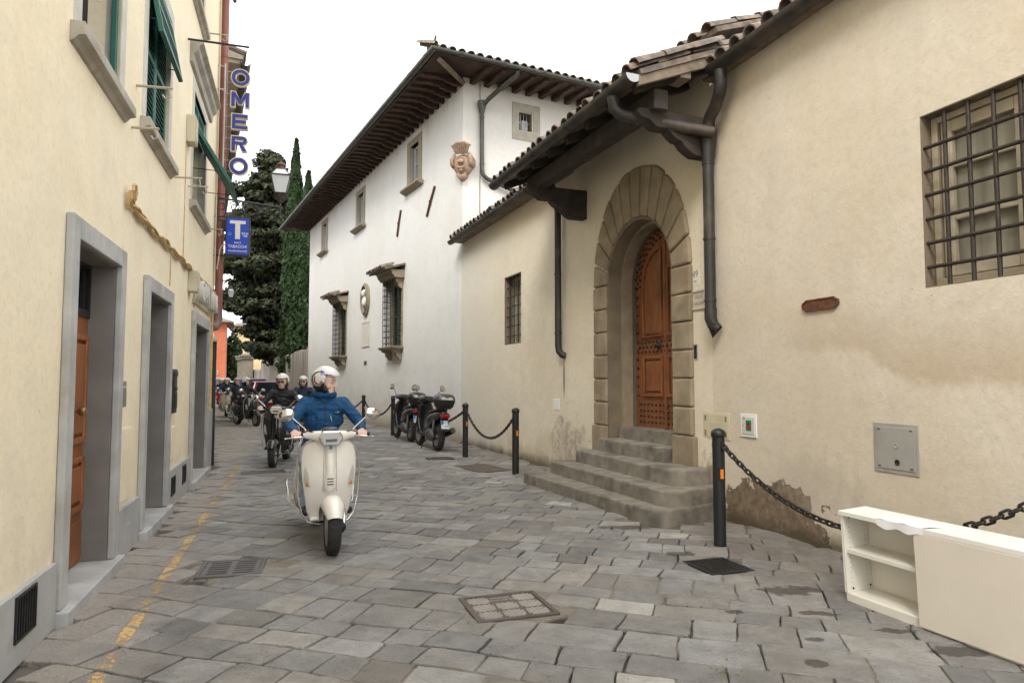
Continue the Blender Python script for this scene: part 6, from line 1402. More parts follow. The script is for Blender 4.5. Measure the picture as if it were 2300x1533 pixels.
# ------------------------------------------------------------------ people
M_skin = mat('skin', (.72, .47, .37), .55, 0, .08, 20); M_hair = mat('brown_hair', (.06, .035, .02), .7, 0, .2, 30)
def cap_mesh(mb, p, q, r1, r2, seg=12):
    p, q = Vector(p), Vector(q); d = q - p
    if d.length < 1e-5: d = Vector((0, 0, 1e-4))
    u = d.normalized(); pts, rs = [], []
    for k in range(4): a = math.pi/2 * (1 - k/4) ; pts.append(p - u * r1 * math.sin(a)); rs.append(max(r1 * math.cos(a), r1*.08))
    pts.append(p); rs.append(r1); pts.append(q); rs.append(r2)
    for k in range(1, 5): a = math.pi/2 * k/4; pts.append(q + u * r2 * math.sin(a)); rs.append(max(r2 * math.cos(a), r2*.08))
    mb.tube(pts, rs, seg)
def skinned(name, parent, prims, mats, voxel, smooth=4, fac=.5):
    """prims: (p, q, r1, r2, material) tapered capsules, fused into one continuous surface"""
    mb = MB()
    for p, q, r1, r2, m_ in prims: cap_mesh(mb, p, q, r1, r2)
    me0 = mb.mesh('t', []); o = bpy.data.objects.new('t', me0); COL.objects.link(o)
    bm = bmesh.new(); bm.from_mesh(me0); bmesh.ops.recalc_face_normals(bm, faces=bm.faces); bm.to_mesh(me0); bm.free()
    r = o.modifiers.new('r', 'REMESH'); r.mode = 'VOXEL'; r.voxel_size = voxel; s = o.modifiers.new('s', 'SMOOTH'); s.iterations = smooth; s.factor = fac
    dg = bpy.context.evaluated_depsgraph_get(); dg.update(); me = bpy.data.meshes.new_from_object(o.evaluated_get(dg)); bpy.data.objects.remove(o); bpy.data.meshes.remove(me0)
    me.name = name; me.materials.clear()
    for m_ in mats: me.materials.append(m_)
    n = len(me.polygons); c = np.zeros(n*3); me.polygons.foreach_get('center', c); c = c.reshape(-1, 3); best = np.full(n, 1e9); idx = np.zeros(n, dtype=np.int32)
    for p, q, r1, r2, m_ in prims:
        p, q = np.array(p, float), np.array(q, float); d = q - p; L2_ = max(d @ d, 1e-9); t_ = np.clip(((c - p) @ d) / L2_, 0, 1); dist = np.linalg.norm(c - (p + t_[:, None] * d), axis=1) - (r1 + (r2 - r1) * t_)
        k = dist < best; best[k] = dist[k]; idx[k] = m_
    me.polygons.foreach_set('material_index', idx); me.polygons.foreach_set('use_smooth', [True]*n); me.update()
    return inst(me, name, parent)
def helmet(parent, hc, yaw, mt, deco=False, pitch=0, visor=True, r=(.142, .122, .135)):
    e = empty('helmet', parent, hc, (0, pitch, yaw)); nt, np_ = 26, 40; V = {}; vs_ = []; fs = []
    def keep(d):
        x, y, z = d
        if z < -.62 + .12 * (x < 0): return False
        if x > .30 and z < .26 + .10 * (1 - x): return False
        if x > .05 and z < -.28: return False
        return True
    grid = []
    for i in range(nt + 1):
        th = math.pi * i / nt; row = []
        for j in range(np_): ph = 2 * math.pi * j / np_; row.append((math.sin(th) * math.cos(ph), math.sin(th) * math.sin(ph), math.cos(th)))
        grid.append(row)
    mb = MB()
    def idx(i, j):
        k = (i, j % np_)
        if k not in V: V[k] = len(mb.v); d = grid[i][j % np_]; mb.v.append((d[0]*r[0] + (.012 if d[0] > 0 and d[2] > .1 else 0), d[1]*r[1], d[2]*r[2]))
        return V[k]
    for i in range(nt):
        for j in range(np_):
            ds = [grid[i][j], grid[i][(j+1) % np_], grid[i+1][(j+1) % np_], grid[i+1][j]]; m_ = tuple(sum(q[k] for q in ds) / 4 for k in range(3))
            if keep(m_): mb.f.append((idx(i, j), idx(i+1, j), idx(i+1, j+1), idx(i, j+1))); mb.mi.append(0)
    sh = mb.build('helmet_shell', mt, e, 60); so = sh.modifiers.new('solid', 'SOLIDIFY'); so.thickness = .014; so.offset = -1
    q = MB(); q.ell((-.012, 0, -.015), (r[0]-.02, r[1]-.018, r[2]-.01), 16, 10); lin = q.build('lining', M_black, e, 60)
    # cut the lining open at the face: keep only its back half
    bm = bmesh.new(); bm.from_mesh(lin.data); bmesh.ops.delete(bm, geom=[f for f in bm.faces if f.calc_center_median().x > .028], context='FACES'); bm.to_mesh(lin.data); bm.free()
    q = MB()
    for sy in (-1, 1): q.tube([(.03, sy*.095, -.06), (.045, sy*.092, -.1), (.03, sy*.07, -.125)], [.022, .024, .012], 8)
    q.tube([(.04, .08, -.1), (.075, .03, -.128), (.075, -.03, -.128), (.04, -.08, -.1)], .006, 5); q.build('chin_strap', M_black, e, 60)
    if visor:
        v_ = MB(); n = 14; rows = []
        for k in range(6):
            z = .05 - .024 * k; row = []
            for j in range(n+1): a = R(-62 + 124 * j / n); row.append(((r[0] + .022 + .006*math.sin(k/5*math.pi)) * math.cos(a), (r[1] + .022) * math.sin(a), z))
            rows.append(row)
        v_.loft(rows, closed=False, caps=False); v_.build('visor', glassmat('visor_clear', (.9, .92, .93), .03, True, .07), e, 60, fix=False)
    if deco:        # painted stripes lying on the shell, on the side turned to the street
        def on(y_s, a, b_, k=1.008): # a: angle forward->back in the side view, b: up
            x = math.sin(a); z = math.sin(b_); c = max(0.0, 1 - x*x - z*z); return (x*r[0]*k, y_s*math.sqrt(c)*r[1]*k, z*r[2]*k)
        for sy in (-1, 1):
            for name, col, R0, w_, a0, a1 in (('green_stripe', (.0, .12, .045), .68, .2, 85, 262), ('red_stripe', (.42, .02, .025), .44, .15, 140, 300)):
                g = MB(); n = 18
                for i in range(n+1):
                    a = R(a0 + (a1-a0) * i / n); ww = w_ * math.sin(math.pi * min(1, .08 + .92 * i / n))**.6
                    for rr in (R0 - ww/2, R0 + ww/2): g.v.append(on(sy, -.02 + rr*math.cos(a)*1.0, .02 + rr*math.sin(a)*.85))
                for i in range(n): g.f.append((2*i, 2*i+1, 2*i+3, 2*i+2)); g.mi.append(0)
                g.build(name, mat(name, col, .35), e, 60, fix=False)
            g = MB()
            for cx, cz, r0, tw, d in ((.12, .42, .14, 1.2, 1), (.42, .36, .1, 1.2, -1), (.36, .3, .1, 1.0, 1), (.2, .56, .08, .8, 1), (.5, .5, .09, .9, -1)):
                pts = [on(sy, cx + (r0*(1-.75*i/12))*math.cos(d*i*tw*.5), cz + (r0*(1-.75*i/12))*math.sin(d*i*tw*.5), 1.012) for i in range(13)]; g.tube(pts, .0035, 4)
            g.tube([on(sy, .02, .66, 1.012), on(sy, .2, .5, 1.012), on(sy, .32, .36, 1.012)], [.011, .004, .006], 5); g.build('blue_flourish', mat('flourish_blue', (.05, .06, .42), .35), e, 60)
            g = MB(); g.lathe([(.016, 0), (.017, .004), (.002, .005)], 14, ax='y'); p_ = on(sy, .1, -.22, 1.0); g.build('visor_pivot', M_steel, e, 40, loc=p_, rot=(0, 0, 0 if sy > 0 else math.pi))
    return e
def rider(name, label, loc, ang, jm, tm, head_yaw=0.0, voxel=.011, hands=True, hm=None, deco=False, glasses=False, beard=False, back=0.0, dz=0.0, visor=True, group=None, hood=False, lean=0.0):
    o = empty(name, None, loc, (0, 0, ang)); tag(o, label, 'person', group)
    J, S, T, B = 0, 1, 2, 3; b = -back; P = []
    hip = (-.24 + b, 0, .86 + dz); 
    sh_z = 1.295 + dz
    # torso
    P += [((-.25+b, -.07, .86+dz), (-.25+b, .07, .86+dz), .135, .135, J), ((-.24+b, 0, .9+dz), (-.19+b+lean, 0, 1.12+dz), .145, .15, J), ((-.19+b+lean, -.075, 1.12+dz), (-.19+b+lean, .075, 1.12+dz), .12, .12, J), ((-.17+b+lean, -.12, sh_z-.06), (-.17+b+lean, .12, sh_z-.06), .105, .105, J), ((-.16+b+lean, -.165, sh_z-.01), (-.16+b+lean, .165, sh_z-.01), .058, .058, J), ((-.165+b+lean, 0, sh_z+.02), (-.15+b+lean, 0, sh_z+.07), .10, .075, J)]
    P += [((-.15+b+lean, 0, sh_z+.05), (-.14+b+lean, 0, sh_z+.13), .058, .055, S)]
    for k in range(10):       # collar
        a = 2*math.pi*k/10; a2 = 2*math.pi*(k+1)/10; cr = .083 if hood else .07; P.append(((-.145+b+lean + cr*math.cos(a), cr*math.sin(a), sh_z+.075), (-.145+b+lean + cr*math.cos(a2), cr*math.sin(a2), sh_z+.075), .034 if hood else .022, .034 if hood else .022, J))
    if hood: P += [((-.25+b+lean, -.07, sh_z+.06), (-.25+b+lean, .07, sh_z+.06), .055, .055, J)]
    hd = (-.115+b+lean, 0, sh_z+.185); cy, sy_ = math.cos(head_yaw), math.sin(head_yaw)
    H = lambda x, y, z: (hd[0] + x*cy - y*sy_, hd[1] + x*sy_ + y*cy, hd[2] + z)
    P += [(H(-.015, 0, .03), H(.01, 0, .03), .098, .092, S), (H(.02, 0, -.02), H(.035, 0, -.06), .078, .055, S), (H(.05, -.018, -.085), H(.05, .018, -.085), .034, .034, S), (H(.062, 0, -.095), H(.072, 0, -.09), .022, .02, S), (H(.088, 0, .005), H(.108, 0, -.03), .0105, .0155, S), (H(.088, -.013, -.033), H(.088, .013, -.033), .0105, .0105, S), (H(.085, -.018, -.062), H(.085, .018, -.062), .0085, .0085, S), (H(.078, -.04, .022), H(.078, .04, .022), .017, .017, S), (H(.05, -.048, -.03), H(.05, .048, -.03), .03, .03, S)]
    fl = []
    for s in (1, -1):
        shp, el, wr = (-.16+b+lean, s*.178, sh_z-.012), (-.02+b*.6+lean*.5, s*.335, 1.085+dz*.8), (.265, s*.305, 1.035)
        if not hands: el, wr = (-.05+b, s*.29, 1.03+dz), (.12+b*.6, s*.16, .98+dz)
        P += [(shp, el, .066, .056, J), (el, wr, .056, .042, J)]
        w_ = Vector(wr); d = (w_ - Vector(el)).normalized()
        if hands:
            kn = [Vector((.352, s*(.262 + .023*k), 1.03)) for k in range(4)]
            P += [(tuple(w_ - d*.02), tuple(w_ + d*.035), .027, .027, S)]
            for k in range(4):
                P.append((tuple(w_ + d*.03 + Vector((0, (kn[k].y - w_.y)*.4, 0))), tuple(kn[k]), .0165, .0155, S))
                fl.append((k, s)); f1 = kn[k] + Vector((.028, 0, -.012)); f2 = f1 + Vector((.006, 0, -.03)); f3 = f2 + Vector((-.026, 0, -.012)); r_ = .0098 if k in (1, 2) else .0088
                P += [(tuple(kn[k]), tuple(f1), r_+.001, r_, S), (tuple(f1), tuple(f2), r_, r_*.95, S), (tuple(f2), tuple(f3), r_*.95, r_*.85, S)]
            t0 = Vector((.31, s*.262, 1.022)); P += [(tuple(t0), (.338, s*.243, 1.0), .0135, .0115, S), ((.338, s*.243, 1.0), (.362, s*.247, .985), .0112, .0095, S)]
        else: P += [(tuple(w_), tuple(w_ + d*.07), .034, .026, S)]
        kne, ank = (.13 + b*.5, s*.19, .73+dz*.5), (.13 + b*.3, s*.185, .36)
        P += [((-.22+b, s*.095, .84+dz), kne, .098, .068, T), (kne, ank, .066, .047, T), (ank, (.11+b*.3, s*.18, .32), .045, .045, B), ((.09+b*.3, s*.18, .305), (.26+b*.3, s*.195, .30), .036, .036, B)]
    bd = skinned('body', o, P, [jm, M_skin, tm, M_black], voxel, 3 if voxel < .008 else 2)
    helmet(o, H(-.002, 0, .035), head_yaw, hm or MC['helmet_white'], deco, 0, visor)
    if glasses:
        g = MB(); 
        for s in (-1, 1): g.ell(H(.098, s*.032, .005), (.03, .03, .02), 10, 6)
        g.tube([H(.1, -.03, .01), H(.1, .03, .01)], .005, 5); g.build('sunglasses', M_black, o, 60)
    else:
        for s in (-1, 1):
            g = MB(); g.ell((0, 0, 0), (.009, .013, .007), 8, 6); g.build('eye', mat('eye_dark', (.08, .05, .04), .3), o, 60, loc=H(.083, s*.033, .004), rot=(0, 0, head_yaw))
            g = MB(); g.tube([(0, -.018, .0), (.004, 0, .004), (0, .018, 0)], .004, 5); g.build('eyebrow', M_hair, o, 60, loc=H(.095, s*.034, .026), rot=(0, 0, head_yaw))
    if beard: g = MB(); g.ell((0, 0, 0), (.045, .05, .04), 12, 8); g.build('beard', mat('grey_beard', (.3, .25, .2), .8), o, 60, loc=H(.055, 0, -.085), rot=(0, 0, head_yaw))
    me = bd.data; n = len(me.vertices); co = np.zeros(n*3); me.vertices.foreach_get('co', co); nr = np.zeros(n*3); me.vertices.foreach_get('normal', nr); co = co.reshape(-1, 3); nr = nr.reshape(-1, 3)
    cloth = np.zeros(n, bool)
    for p_ in me.polygons:
        if p_.material_index in (0, 2):
            for v_ in p_.vertices: cloth[v_] = True
    amp = .011
    for i_ in np.nonzero(cloth)[0]:       # cloth folds
        q = co[i_]; f1 = mn.noise(Vector((q[0]*9 + 3, q[1]*7, q[2]*13 + q[1]*6))); f2 = mn.noise(Vector((q[0]*20, q[1]*17 + 5, q[2]*26)))
        co[i_] += nr[i_] * (amp * (.35 - abs(f1)*1.5) + .004 * f2)
    me.vertices.foreach_set('co', co.ravel()); me.update()
    bv = BVHTree.FromPolygons([tuple(c) for c in co], [tuple(p_.vertices) for p_ in me.polygons]); zp = []
    for i_ in range(14):
        h_ = bv.ray_cast(Vector((1, .0, .98 + dz + .026 * i_)), Vector((-1, 0, 0)))[0]
        if h_ is not None and h_.x < .1: zp.append(h_ + Vector((.001, 0, 0)))
    if len(zp) > 3: z_ = MB(); z_.tube(zp, .0045, 5); z_.build('zipper', M_black, o, 60)
    return o, H
mat('helmet_white', (.72, .71, .68), .25, 0, .06, 9, coat=.5)
def jacket(name, c, rough=.6):
    m, t, b = newmat(name); MC[name] = m; p = nd(t, 'TexCoord').outputs['Object']
    w_ = noise(t, vscale(t, p, (1, 1, 1.9)), 7, 4, .6, 1.4); c_ = mix(t, mapr(t, noise(t, p, 5, 3), .3, .7), tuple(x*.85 for x in c), tuple(x*1.12 for x in c)); setin(t, b, 'Base Color', c_); b.inputs['Roughness'].default_value = rough
    nrm = bump(t, w_, .85, .035); nrm = bump(t, noise(t, vscale(t, p, (1.5, 1.5, 1)), 17, 4, .6, .8), .4, .012, nrm); setin(t, b, 'Normal', nrm); return m
def place(front, back_ang):     # ground point of the front wheel, direction from front to rear as an angle from +Y toward +X
    d = Vector((math.sin(R(back_ang)), math.cos(R(back_ang)), 0)); f = -d; return Vector((front[0], front[1], 0)) - f * .69, math.atan2(f.y, f.x)
GV = 'scooters riding down the street'; GR = 'scooter riders wearing white helmets'
P_white = paint('scooter_cream_paint', (.83, .80, .73)); P_black = paint('scooter_black_paint', (.009, .009, .01), .12); P_red = paint('scooter_red_paint', (.5, .012, .014)); P_cream2 = paint('scooter_beige_paint', (.6, .55, .42))
J_blue = jacket('blue_jacket', (.0015, .062, .175), .75); J_black = jacket('black_jacket', (.012, .012, .015)); J_navy = jacket('navy_jacket', (.012, .025, .05)); J_dark = jacket('dark_jacket', (.02, .02, .022)); T_jean = jacket('pale_jeans', (.3, .42, .5), .8); T_dark = jacket('dark_jeans', (.015, .022, .035), .8)
l, a = place((-1.56, 6.01), -21); vespa('scooter', 'cream white scooter ridden at the front of the line', P_white, GV, l, a)
rd, H = rider('person', 'rider in a blue jacket looking sideways on the cream white scooter', l, a, J_blue, T_jean, R(62), .0058, True, None, True, False, False, group=GR, hood=True)
q = MB(); q.tube([(-.005, .02, 1.2), (.003, .03, 1.165), (.0, .032, 1.15)], .004, 5); q.build('zip_pull', mat('zip_lime', (.5, .55, .1), .5), rd, 60, loc=(-.035, .03, -.04)); q = MB(); q.tube([(0, 0, 0), (.004, .006, -.05)], .004, 5); q.build('zip_pull', MC['zip_lime'], rd, 60, loc=(-.05, .02, 1.4))
text('rab', .03, MC['grey_panel_metal'], rd, (-.04, .115, 1.2), (R(90), 0, R(95)), .001)
l, a = place((-4.15, 11.95), -9); vespa('scooter', 'black scooter right behind the cream white one', P_black, GV, l, a); rider('person', 'rider in a black jacket and sunglasses on the second scooter', l, a, J_black, T_dark, R(-8), .009, glasses=True, visor=False, group=GR)
l, a = place((-5.35, 17.3), -12); vespa('scooter', 'black scooter mostly hidden behind the second rider', P_black, GV, l, a); rider('person', 'bearded rider in a navy jacket behind the black jacketed one', l, a, J_navy, T_dark, R(-6), .011, glasses=True, beard=True, visor=False, group=GR)
l, a = place((-8.5, 22.8), -47); vespa('scooter', 'black scooter seen at an angle farther up the street', P_black, GV, l, a); rider('person', 'rider in a dark jacket with head turned on the angled black scooter', l, a, J_dark, T_dark, R(45), .012, visor=False, group=GR); 
l, a = place((-10.05, 25.3), -30); vespa('scooter', 'dark scooter just left of the angled black scooter', P_black, GV, l, a); rider('person', 'rider in dark clothes left of the angled black scooter', l, a, J_navy, T_dark, R(10), .012, hm=mat('helmet_silver', (.42, .43, .44), .3, .2, .06, 9), glasses=False, visor=False, group=GR)
l, a = place((-11.9, 28.6), -24); vespa('scooter', 'beige scooter partly hidden in the distant group', P_cream2, GV, l, a); rider('person', 'rider in a navy jacket on the beige distant scooter', l, a, J_navy, T_dark, R(-5), .012, visor=False, group=GR)
l, a = place((-15.85, 37.2), -20); vespa('scooter', 'bright red scooter at the far left of the group', P_red, GV, l, a); rider('person', 'rider on the bright red scooter', l, a, J_navy, T_dark, R(0), .012, visor=False, group=GR)
rider('person', 'passenger behind the rider of the red scooter', l + Vector((.12, 0, 0)), a, J_dark, T_dark, R(-12), .013, False, back=.36, dz=.03, visor=False, group=GR)
# ------------------------------------------------------------------ parked motor scooters
def motor_scooter(label, loc, ang, plate, box_mat, lean):
    o = empty('parked_scooter', None, loc, (0, 0, 0)); o.rotation_euler = (Matrix.Rotation(ang, 4, 'Z') @ Matrix.Rotation(R(lean), 4, 'X')).to_euler(); tag(o, label, 'scooter', 'scooters parked by the chain')
    BP = paint('gloss_black_fairing', (.012, .012, .014), .18); MB_ = M_black
    wheel(o, .70, .305, .305, .105, 'front_wheel', M_steel); wheel(o, -.66, .305, .305, .125, 'rear_wheel', M_steel)
    s = MB(); s.loft([[(x, -hw, z), (x+.03, -hw*.6, z), (x+.04, 0, z), (x+.03, hw*.6, z), (x, hw, z), (x-.03, hw*.9, z), (x-.03, -hw*.9, z)] for z, hw, x in ((.3, .13, .33), (.42, .19, .38), (.6, .23, .42), (.8, .22, .41), (.95, .17, .37), (1.02, .12, .34))]); s.build('leg_shield', BP, o, 60, sub=1)
    s = MB(); s.loft([sell(x, y, z, rx, rz, 14, 2.3, 'y') for y, x, z, rx, rz in ((-.22, .28, 1.09, .03, .03), (-.1, .32, 1.08, .09, .08), (0, .34, 1.07, .12, .1), (.1, .32, 1.08, .09, .08), (.22, .28, 1.09, .03, .03))]); s.build('handlebar_cowl', BP, o, 60)
    for sy in (1, -1):
        g = MB(); g.tube([(.28, sy*.22, 1.09), (.24, sy*.36, 1.08)], .018, 8); g.build('grip', M_black, o, 50)
        g = MB(); g.tube([(.3, sy*.2, 1.1), (.28, sy*.24, 1.22), (.26, sy*.31, 1.30)], .008, 6); mr = g.build('mirror', M_black, o, 50); g = MB(); g.ell((0, 0, 0), (.02, .06, .075), 14, 8); g.build('mirror_shell', M_black, mr, 60, loc=(.26, sy*.34, 1.34), rot=(sy*R(25), 0, 0)); g = MB(); g.ell((0, 0, 0), (.004, .052, .066), 14, 8); g.build('mirror_face', M_mirror, mr, 60, loc=(.242, sy*.34, 1.34), rot=(sy*R(25), 0, 0))
        g = MB(); g.loft([sell(x, sy*y, z, ry, rz, 12) for x, y, z, ry, rz in ((-.1, .13, .5, .03, .06), (-.25, .15, .58, .05, .13), (-.5, .155, .66, .05, .13), (-.8, .12, .74, .04, .09), (-1.0, .08, .8, .02, .04))]); g.build('side_panel', BP, o, 60, sub=1)
        g = MB(); g.tube([(-.62, sy*.13, .36), (-.72, sy*.14, .68)], .026, 8); g.build('shock_absorber', M_steel if sy > 0 else M_black, o, 50); g = MB(); g.tube([(.70, sy*.07, .305), (.56, sy*.075, .62)], .022, 8); g.build('fork_leg', M_black, o, 50)
    ws = MB(); rows = [[(.44 - k*.035 - .5*y*y, y, 1.0 + k*.1) for y in np.linspace(-.2*(1-.03*k), .2*(1-.03*k), 9)] for k in range(6)]; ws.loft(rows, closed=False, caps=False); ws.build('windscreen', glassmat('screen_clear', (.9, .92, .9), .05, True, .12), o, 60, fix=False)
    f = MB(); rings = []
    for i in range(11): a_ = R(25 + 120*i/10); rings.append([(.70 + (.335 - .05*abs(p)**2)*math.cos(a_), .075*p, .305 + (.335 - .05*abs(p)**2)*math.sin(a_)) for p in np.linspace(-1, 1, 7)] + [(.70 + (.325 - .05*abs(p)**2)*math.cos(a_), .07*p, .305 + (.325 - .05*abs(p)**2)*math.sin(a_)) for p in np.linspace(1, -1, 7)])
    f.loft(rings); f.build('front_fender', BP, o, 60)
    s = MB(); s.box(-.2, .36, -.17, .17, .28, .36); s.build('floorboard', MB_, o, bevel=.03)
    s = MB(); s.loft([sell(x, 0, z, ry, rz, 16) for x, z, ry, rz in ((-.1, .55, .1, .18), (-.25, .6, .15, .2), (-.5, .68, .16, .15), (-.8, .76, .13, .1), (-1.02, .82, .07, .05))]); s.build('rear_body', BP, o, 60, sub=1)
    s = MB(); s.loft([sell(x, 0, z, ry, rz, 16, 2.8) for x, z, ry, rz in ((0, .78, .05, .02), (-.1, .8, .12, .045), (-.4, .81, .15, .05), (-.5, .85, .15, .05), (-.78, .87, .13, .05), (-.86, .87, .07, .02))]); s.build('seat', M_seat, o, 60, sub=1)
    s = MB(); s.tube([(-.3, -.1, .3), (-.5, -.17, .33), (-.62, -.19, .36), (-1.0, -.2, .46)], [.03, .045, .06, .062], 14); ex = s.build('exhaust', M_black, o, 50); s = MB(); s.lathe([(.05, 0), (.052, .015), (.035, .015), (.03, 0)], 14, ax='x'); s.build('exhaust_tip', M_steel, ex, 40, loc=(-1.01, -.2, .465), rot=(0, R(165), 0))
    s = MB(); s.ell((-.45, .14, .34), (.28, .07, .13), 14, 8); s.ell((-.62, .15, .31), (.12, .07, .11), 14, 8); s.build('engine_case', mat('engine_grey', (.09, .09, .09), .5, .5, .15), o, 60)
    # tail, light, plate
    s = MB(); s.box(-1.06, -.98, -.1, .1, .72, .80); tl = s.build('tail_light', M_redl, o, bevel=.015)
    s = MB(); s.add([(-.96, -.09, .76), (-.96, .09, .76), (-1.09, .09, .45), (-1.09, -.09, .45), (-.93, -.09, .74), (-.93, .09, .74), (-1.06, .09, .44), (-1.06, -.09, .44)], [(0, 1, 2, 3), (4, 5, 6, 7), (0, 1, 5, 4), (1, 2, 6, 5), (2, 3, 7, 6), (3, 0, 4, 7)]); hd = s.build('plate_holder', M_black, o, bevel=.004)
    tilt = math.atan2(.13, .31); pM = Matrix.Translation((-1.047, 0, .58)) @ Matrix.Rotation(R(-90), 4, 'Z') @ Matrix.Rotation(R(90) + tilt*0 - 0, 4, 'X')
    pM = Matrix.Translation((-1.052, 0, .58)) @ Matrix.Rotation(-tilt*-1, 4, 'Y') @ Matrix.Rotation(R(-90), 4, 'Z') @ Matrix.Rotation(R(90), 4, 'X')
    pl = MB(); pl.box(-.0885, .0885, -.0885, .0885, 0, .003); po = pl.build('number_plate', M_white, o); po.matrix_local = pM
    b2 = MB(); b2.box(-.087, -.035, .0, .087, .0031, .0036); b2.box(.06, .087, .0, .087, .0031, .0036); b2.build('plate_band', mat('plate_blue', (.01, .12, .5), .4), po)
    text(plate[0], .085, M_black, po, (.012, .042, .0038), (0, 0, 0), .0005, 'plate_letters', .9); text(plate[1], .085, M_black, po, (0, -.04, .0038), (0, 0, 0), .0005, 'plate_letters', .85)
    # rack and top box
    s = MB(); s.box(-1.02, -.72, -.12, .12, .905, .93); s.tube([(-.8, .1, .85), (-.85, .1, .92)], .014, 6); s.tube([(-.8, -.1, .85), (-.85, -.1, .92)], .014, 6); s.build('rack', M_black, o)
    s = MB(); s.loft([[(-.90 + rx*math.copysign(abs(math.cos(a))**.55, math.cos(a)), ry*math.copysign(abs(math.sin(a))**.55, math.sin(a)), z) for a in np.linspace(0, 2*math.pi, 20, endpoint=False)] for z, rx, ry in ((.931, .13, .15), (.95, .165, .185), (1.06, .2, .215), (1.10, .205, .22))]); tb = s.build('top_box', M_black, o, 50)
    s = MB(); s.loft([[(-.90 + rx*math.copysign(abs(math.cos(a))**.55, math.cos(a)), ry*math.copysign(abs(math.sin(a))**.55, math.sin(a)), z) for a in np.linspace(0, 2*math.pi, 20, endpoint=False)] for z, rx, ry in ((1.102, .205, .222), (1.16, .195, .21), (1.21, .16, .17), (1.23, .1, .11))]); s.build('top_box_lid', box_mat, tb, 50)
    s = MB(); s.add([(-1.108, -.14, 1.105), (-1.108, .14, 1.105), (-1.09, .1, 1.165), (-1.09, -.1, 1.165), (-1.1, -.14, 1.105), (-1.1, .14, 1.105), (-1.082, .1, 1.165), (-1.082, -.1, 1.165)], [(0, 1, 2, 3), (4, 5, 6, 7), (0, 1, 5, 4), (1, 2, 6, 5), (2, 3, 7, 6), (3, 0, 4, 7)]); s.build('box_reflector', M_lens, tb)
    s = MB(); s.tube([(-.25, .1, .3), (-.2, .2, .12), (-.28, .26, .02)], .013, 6); s.build('side_stand', M_iron, o, 50)
    return o
d_ = Vector((-.41, .91, 0)).normalized(); rear = Vector((-1.60, 14.83, 0)); motor_scooter('near parked black scooter with a dark top box', rear + d_*.66, math.atan2(d_.y, d_.x), ('FD', '11082'), mat('top_box_grey', (.06, .062, .075), .3, 0, .05), 3)
rear = Vector((-2.5, 17.0, 0)); motor_scooter('far parked black scooter half hidden by the near one', rear + d_*.66, math.atan2(d_.y, d_.x), ('ES', '50416'), mat('top_box_plum', (.03, .025, .04), .25, 0, .05), 4)
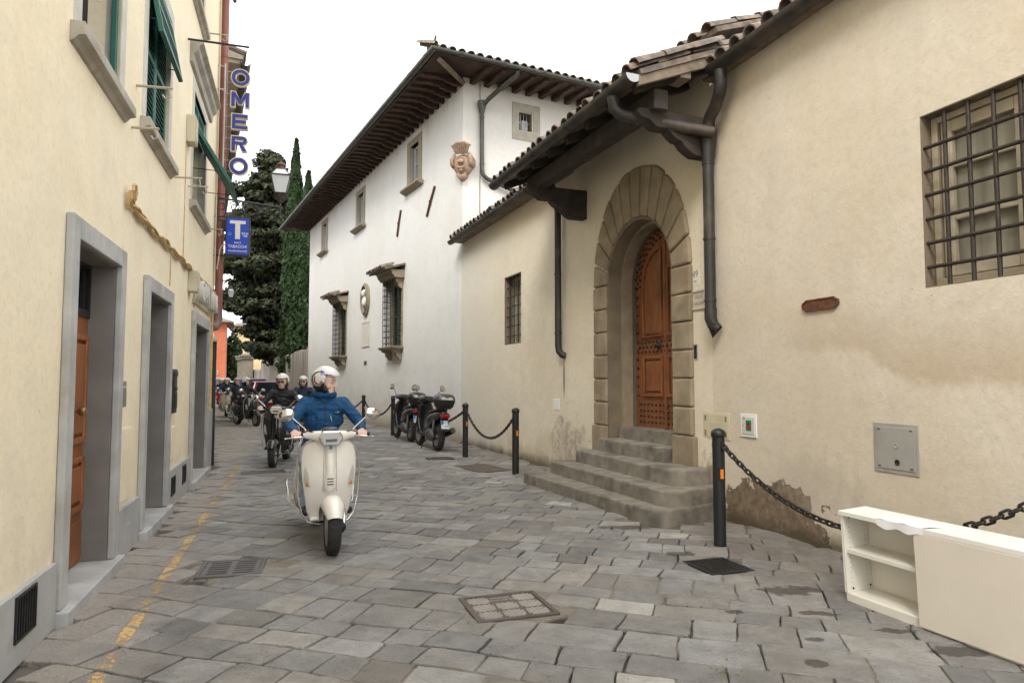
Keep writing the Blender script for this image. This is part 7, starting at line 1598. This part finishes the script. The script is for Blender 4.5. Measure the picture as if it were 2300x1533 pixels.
# ------------------------------------------------------------------ cars
def car(label, loc, ang, pm, L=3.9, H=1.5, suv=False):
    o = empty('car', None, loc, (0, 0, ang)); tag(o, label, 'car', 'cars queued up the street'); hb = .82 if not suv else .92
    s = MB(); rr = lambda x, hw, z0, z1: [(x, hw*c, z) for c, z in ((-1, z0+.1), (-1.0, z0+.25), (-.99, z1-.12), (-.93, z1), (-.4, z1+.02), (.4, z1+.02), (.93, z1), (.99, z1-.12), (1.0, z0+.25), (1, z0+.1), (.85, z0), (-.85, z0))]
    h2 = L/2; s.loft([rr(-h2, .7, .35, hb-.1), rr(-h2+.12, .82, .26, hb), rr(-h2*.5, .86, .22, hb+.03), rr(0, .86, .22, hb+.02), rr(h2*.5, .86, .22, hb-.02), rr(h2-.25, .82, .24, hb-.1), rr(h2, .66, .32, hb-.28)]); s.build('body', pm, o, 50, bevel=.0)
    sq = lambda x0, x1, hw, z: [(x0, -hw, z), (x1, -hw, z), (x1, hw, z), (x0, hw, z)]
    g = MB(); g.loft([sq(-h2+.12, h2*.52, .79, hb+.0), sq(-h2+.3, h2*.12, .62, H-.06)]); gh = g.build('windows', M_glassd, o, bevel=.02)
    r = MB(); r.loft([sq(-h2+.27, h2*.14, .64, H-.065), sq(-h2+.36, h2*.05, .58, H)]); r.build('roof', pm, o, bevel=.03)
    q = MB()
    for sy in (-1, 1):
        q.tube([(h2*.53, sy*.79, hb+.01), (h2*.125, sy*.63, H-.06)], .035, 6); q.tube([(-h2+.12, sy*.79, hb), (-h2+.3, sy*.63, H-.06)], .06, 6); q.tube([(-.2, sy*.8, hb+.01), (-.25, sy*.635, H-.06)], .03, 6)
    q.build('pillars', pm, o, 50)
    for x in (-h2*.66, h2*.66):
        for sy in (-1, 1):
            t_ = MB(); t_.lathe([(.19, -.1), (.3, -.1), (.315, 0), (.3, .1), (.19, .1)], 20, (0, 0, 0), 'y'); w_ = t_.build('wheel', M_rubber, o, 50, loc=(x, sy*.78, .315)); t_ = MB(); t_.lathe([(.02, -.108), (.19, -.104), (.19, .104), (.02, .108)], 12, ax='y'); t_.build('rim', M_steel, w_, 40)
    for sy in (-1, 1):
        q = MB(); q.ell((h2-.12, sy*.6, hb-.25), (.12, .16, .09), 10, 6); q.build('headlight', M_lens, o, 60); q = MB(); q.box(-h2-.01, -h2+.14, sy*.72-.07, sy*.72+.07, hb-.25, hb-.02); q.build('tail_light', M_redl, o, bevel=.03); q = MB(); q.ell((h2*.42, sy*.93, hb+.08), (.06, .08, .06), 8, 6); q.build('wing_mirror', pm, o, 60)
    q = MB(); q.box(h2-.06, h2+.0, -.3, .3, .42, .52); q.build('grille', M_black, o); q = MB(); q.box(h2+.001, h2+.01, -.25, .25, .36, .41); q.build('number_plate', M_white, o); q = MB(); q.box(-h2-.008, -h2+.0, -.26, .26, .5, .61); q.build('rear_plate', M_white, o)
    return o
sa = R(-60 - 5)
car('red hatchback behind the black jacketed rider', (-12.2, 34.0, 0), R(90 + 27), paint('car_red', (.22, .012, .02)))
car('dark blue hatchback beside the garden wall', (-15.6, 40.5, 0), R(90 + 30), paint('car_blue', (.01, .06, .24)), 4.1, 1.66, True)
car('white car far up the street behind the riders', (-19.8, 48.5, 0), R(-90 + 24), paint('car_white', (.5, .48, .45)), 3.8, 1.5)
car('dark grey tall car below the orange house', (-24.6, 58, 0), R(-90 + 24), paint('car_grey', (.08, .085, .085)), 4.4, 1.75, True)
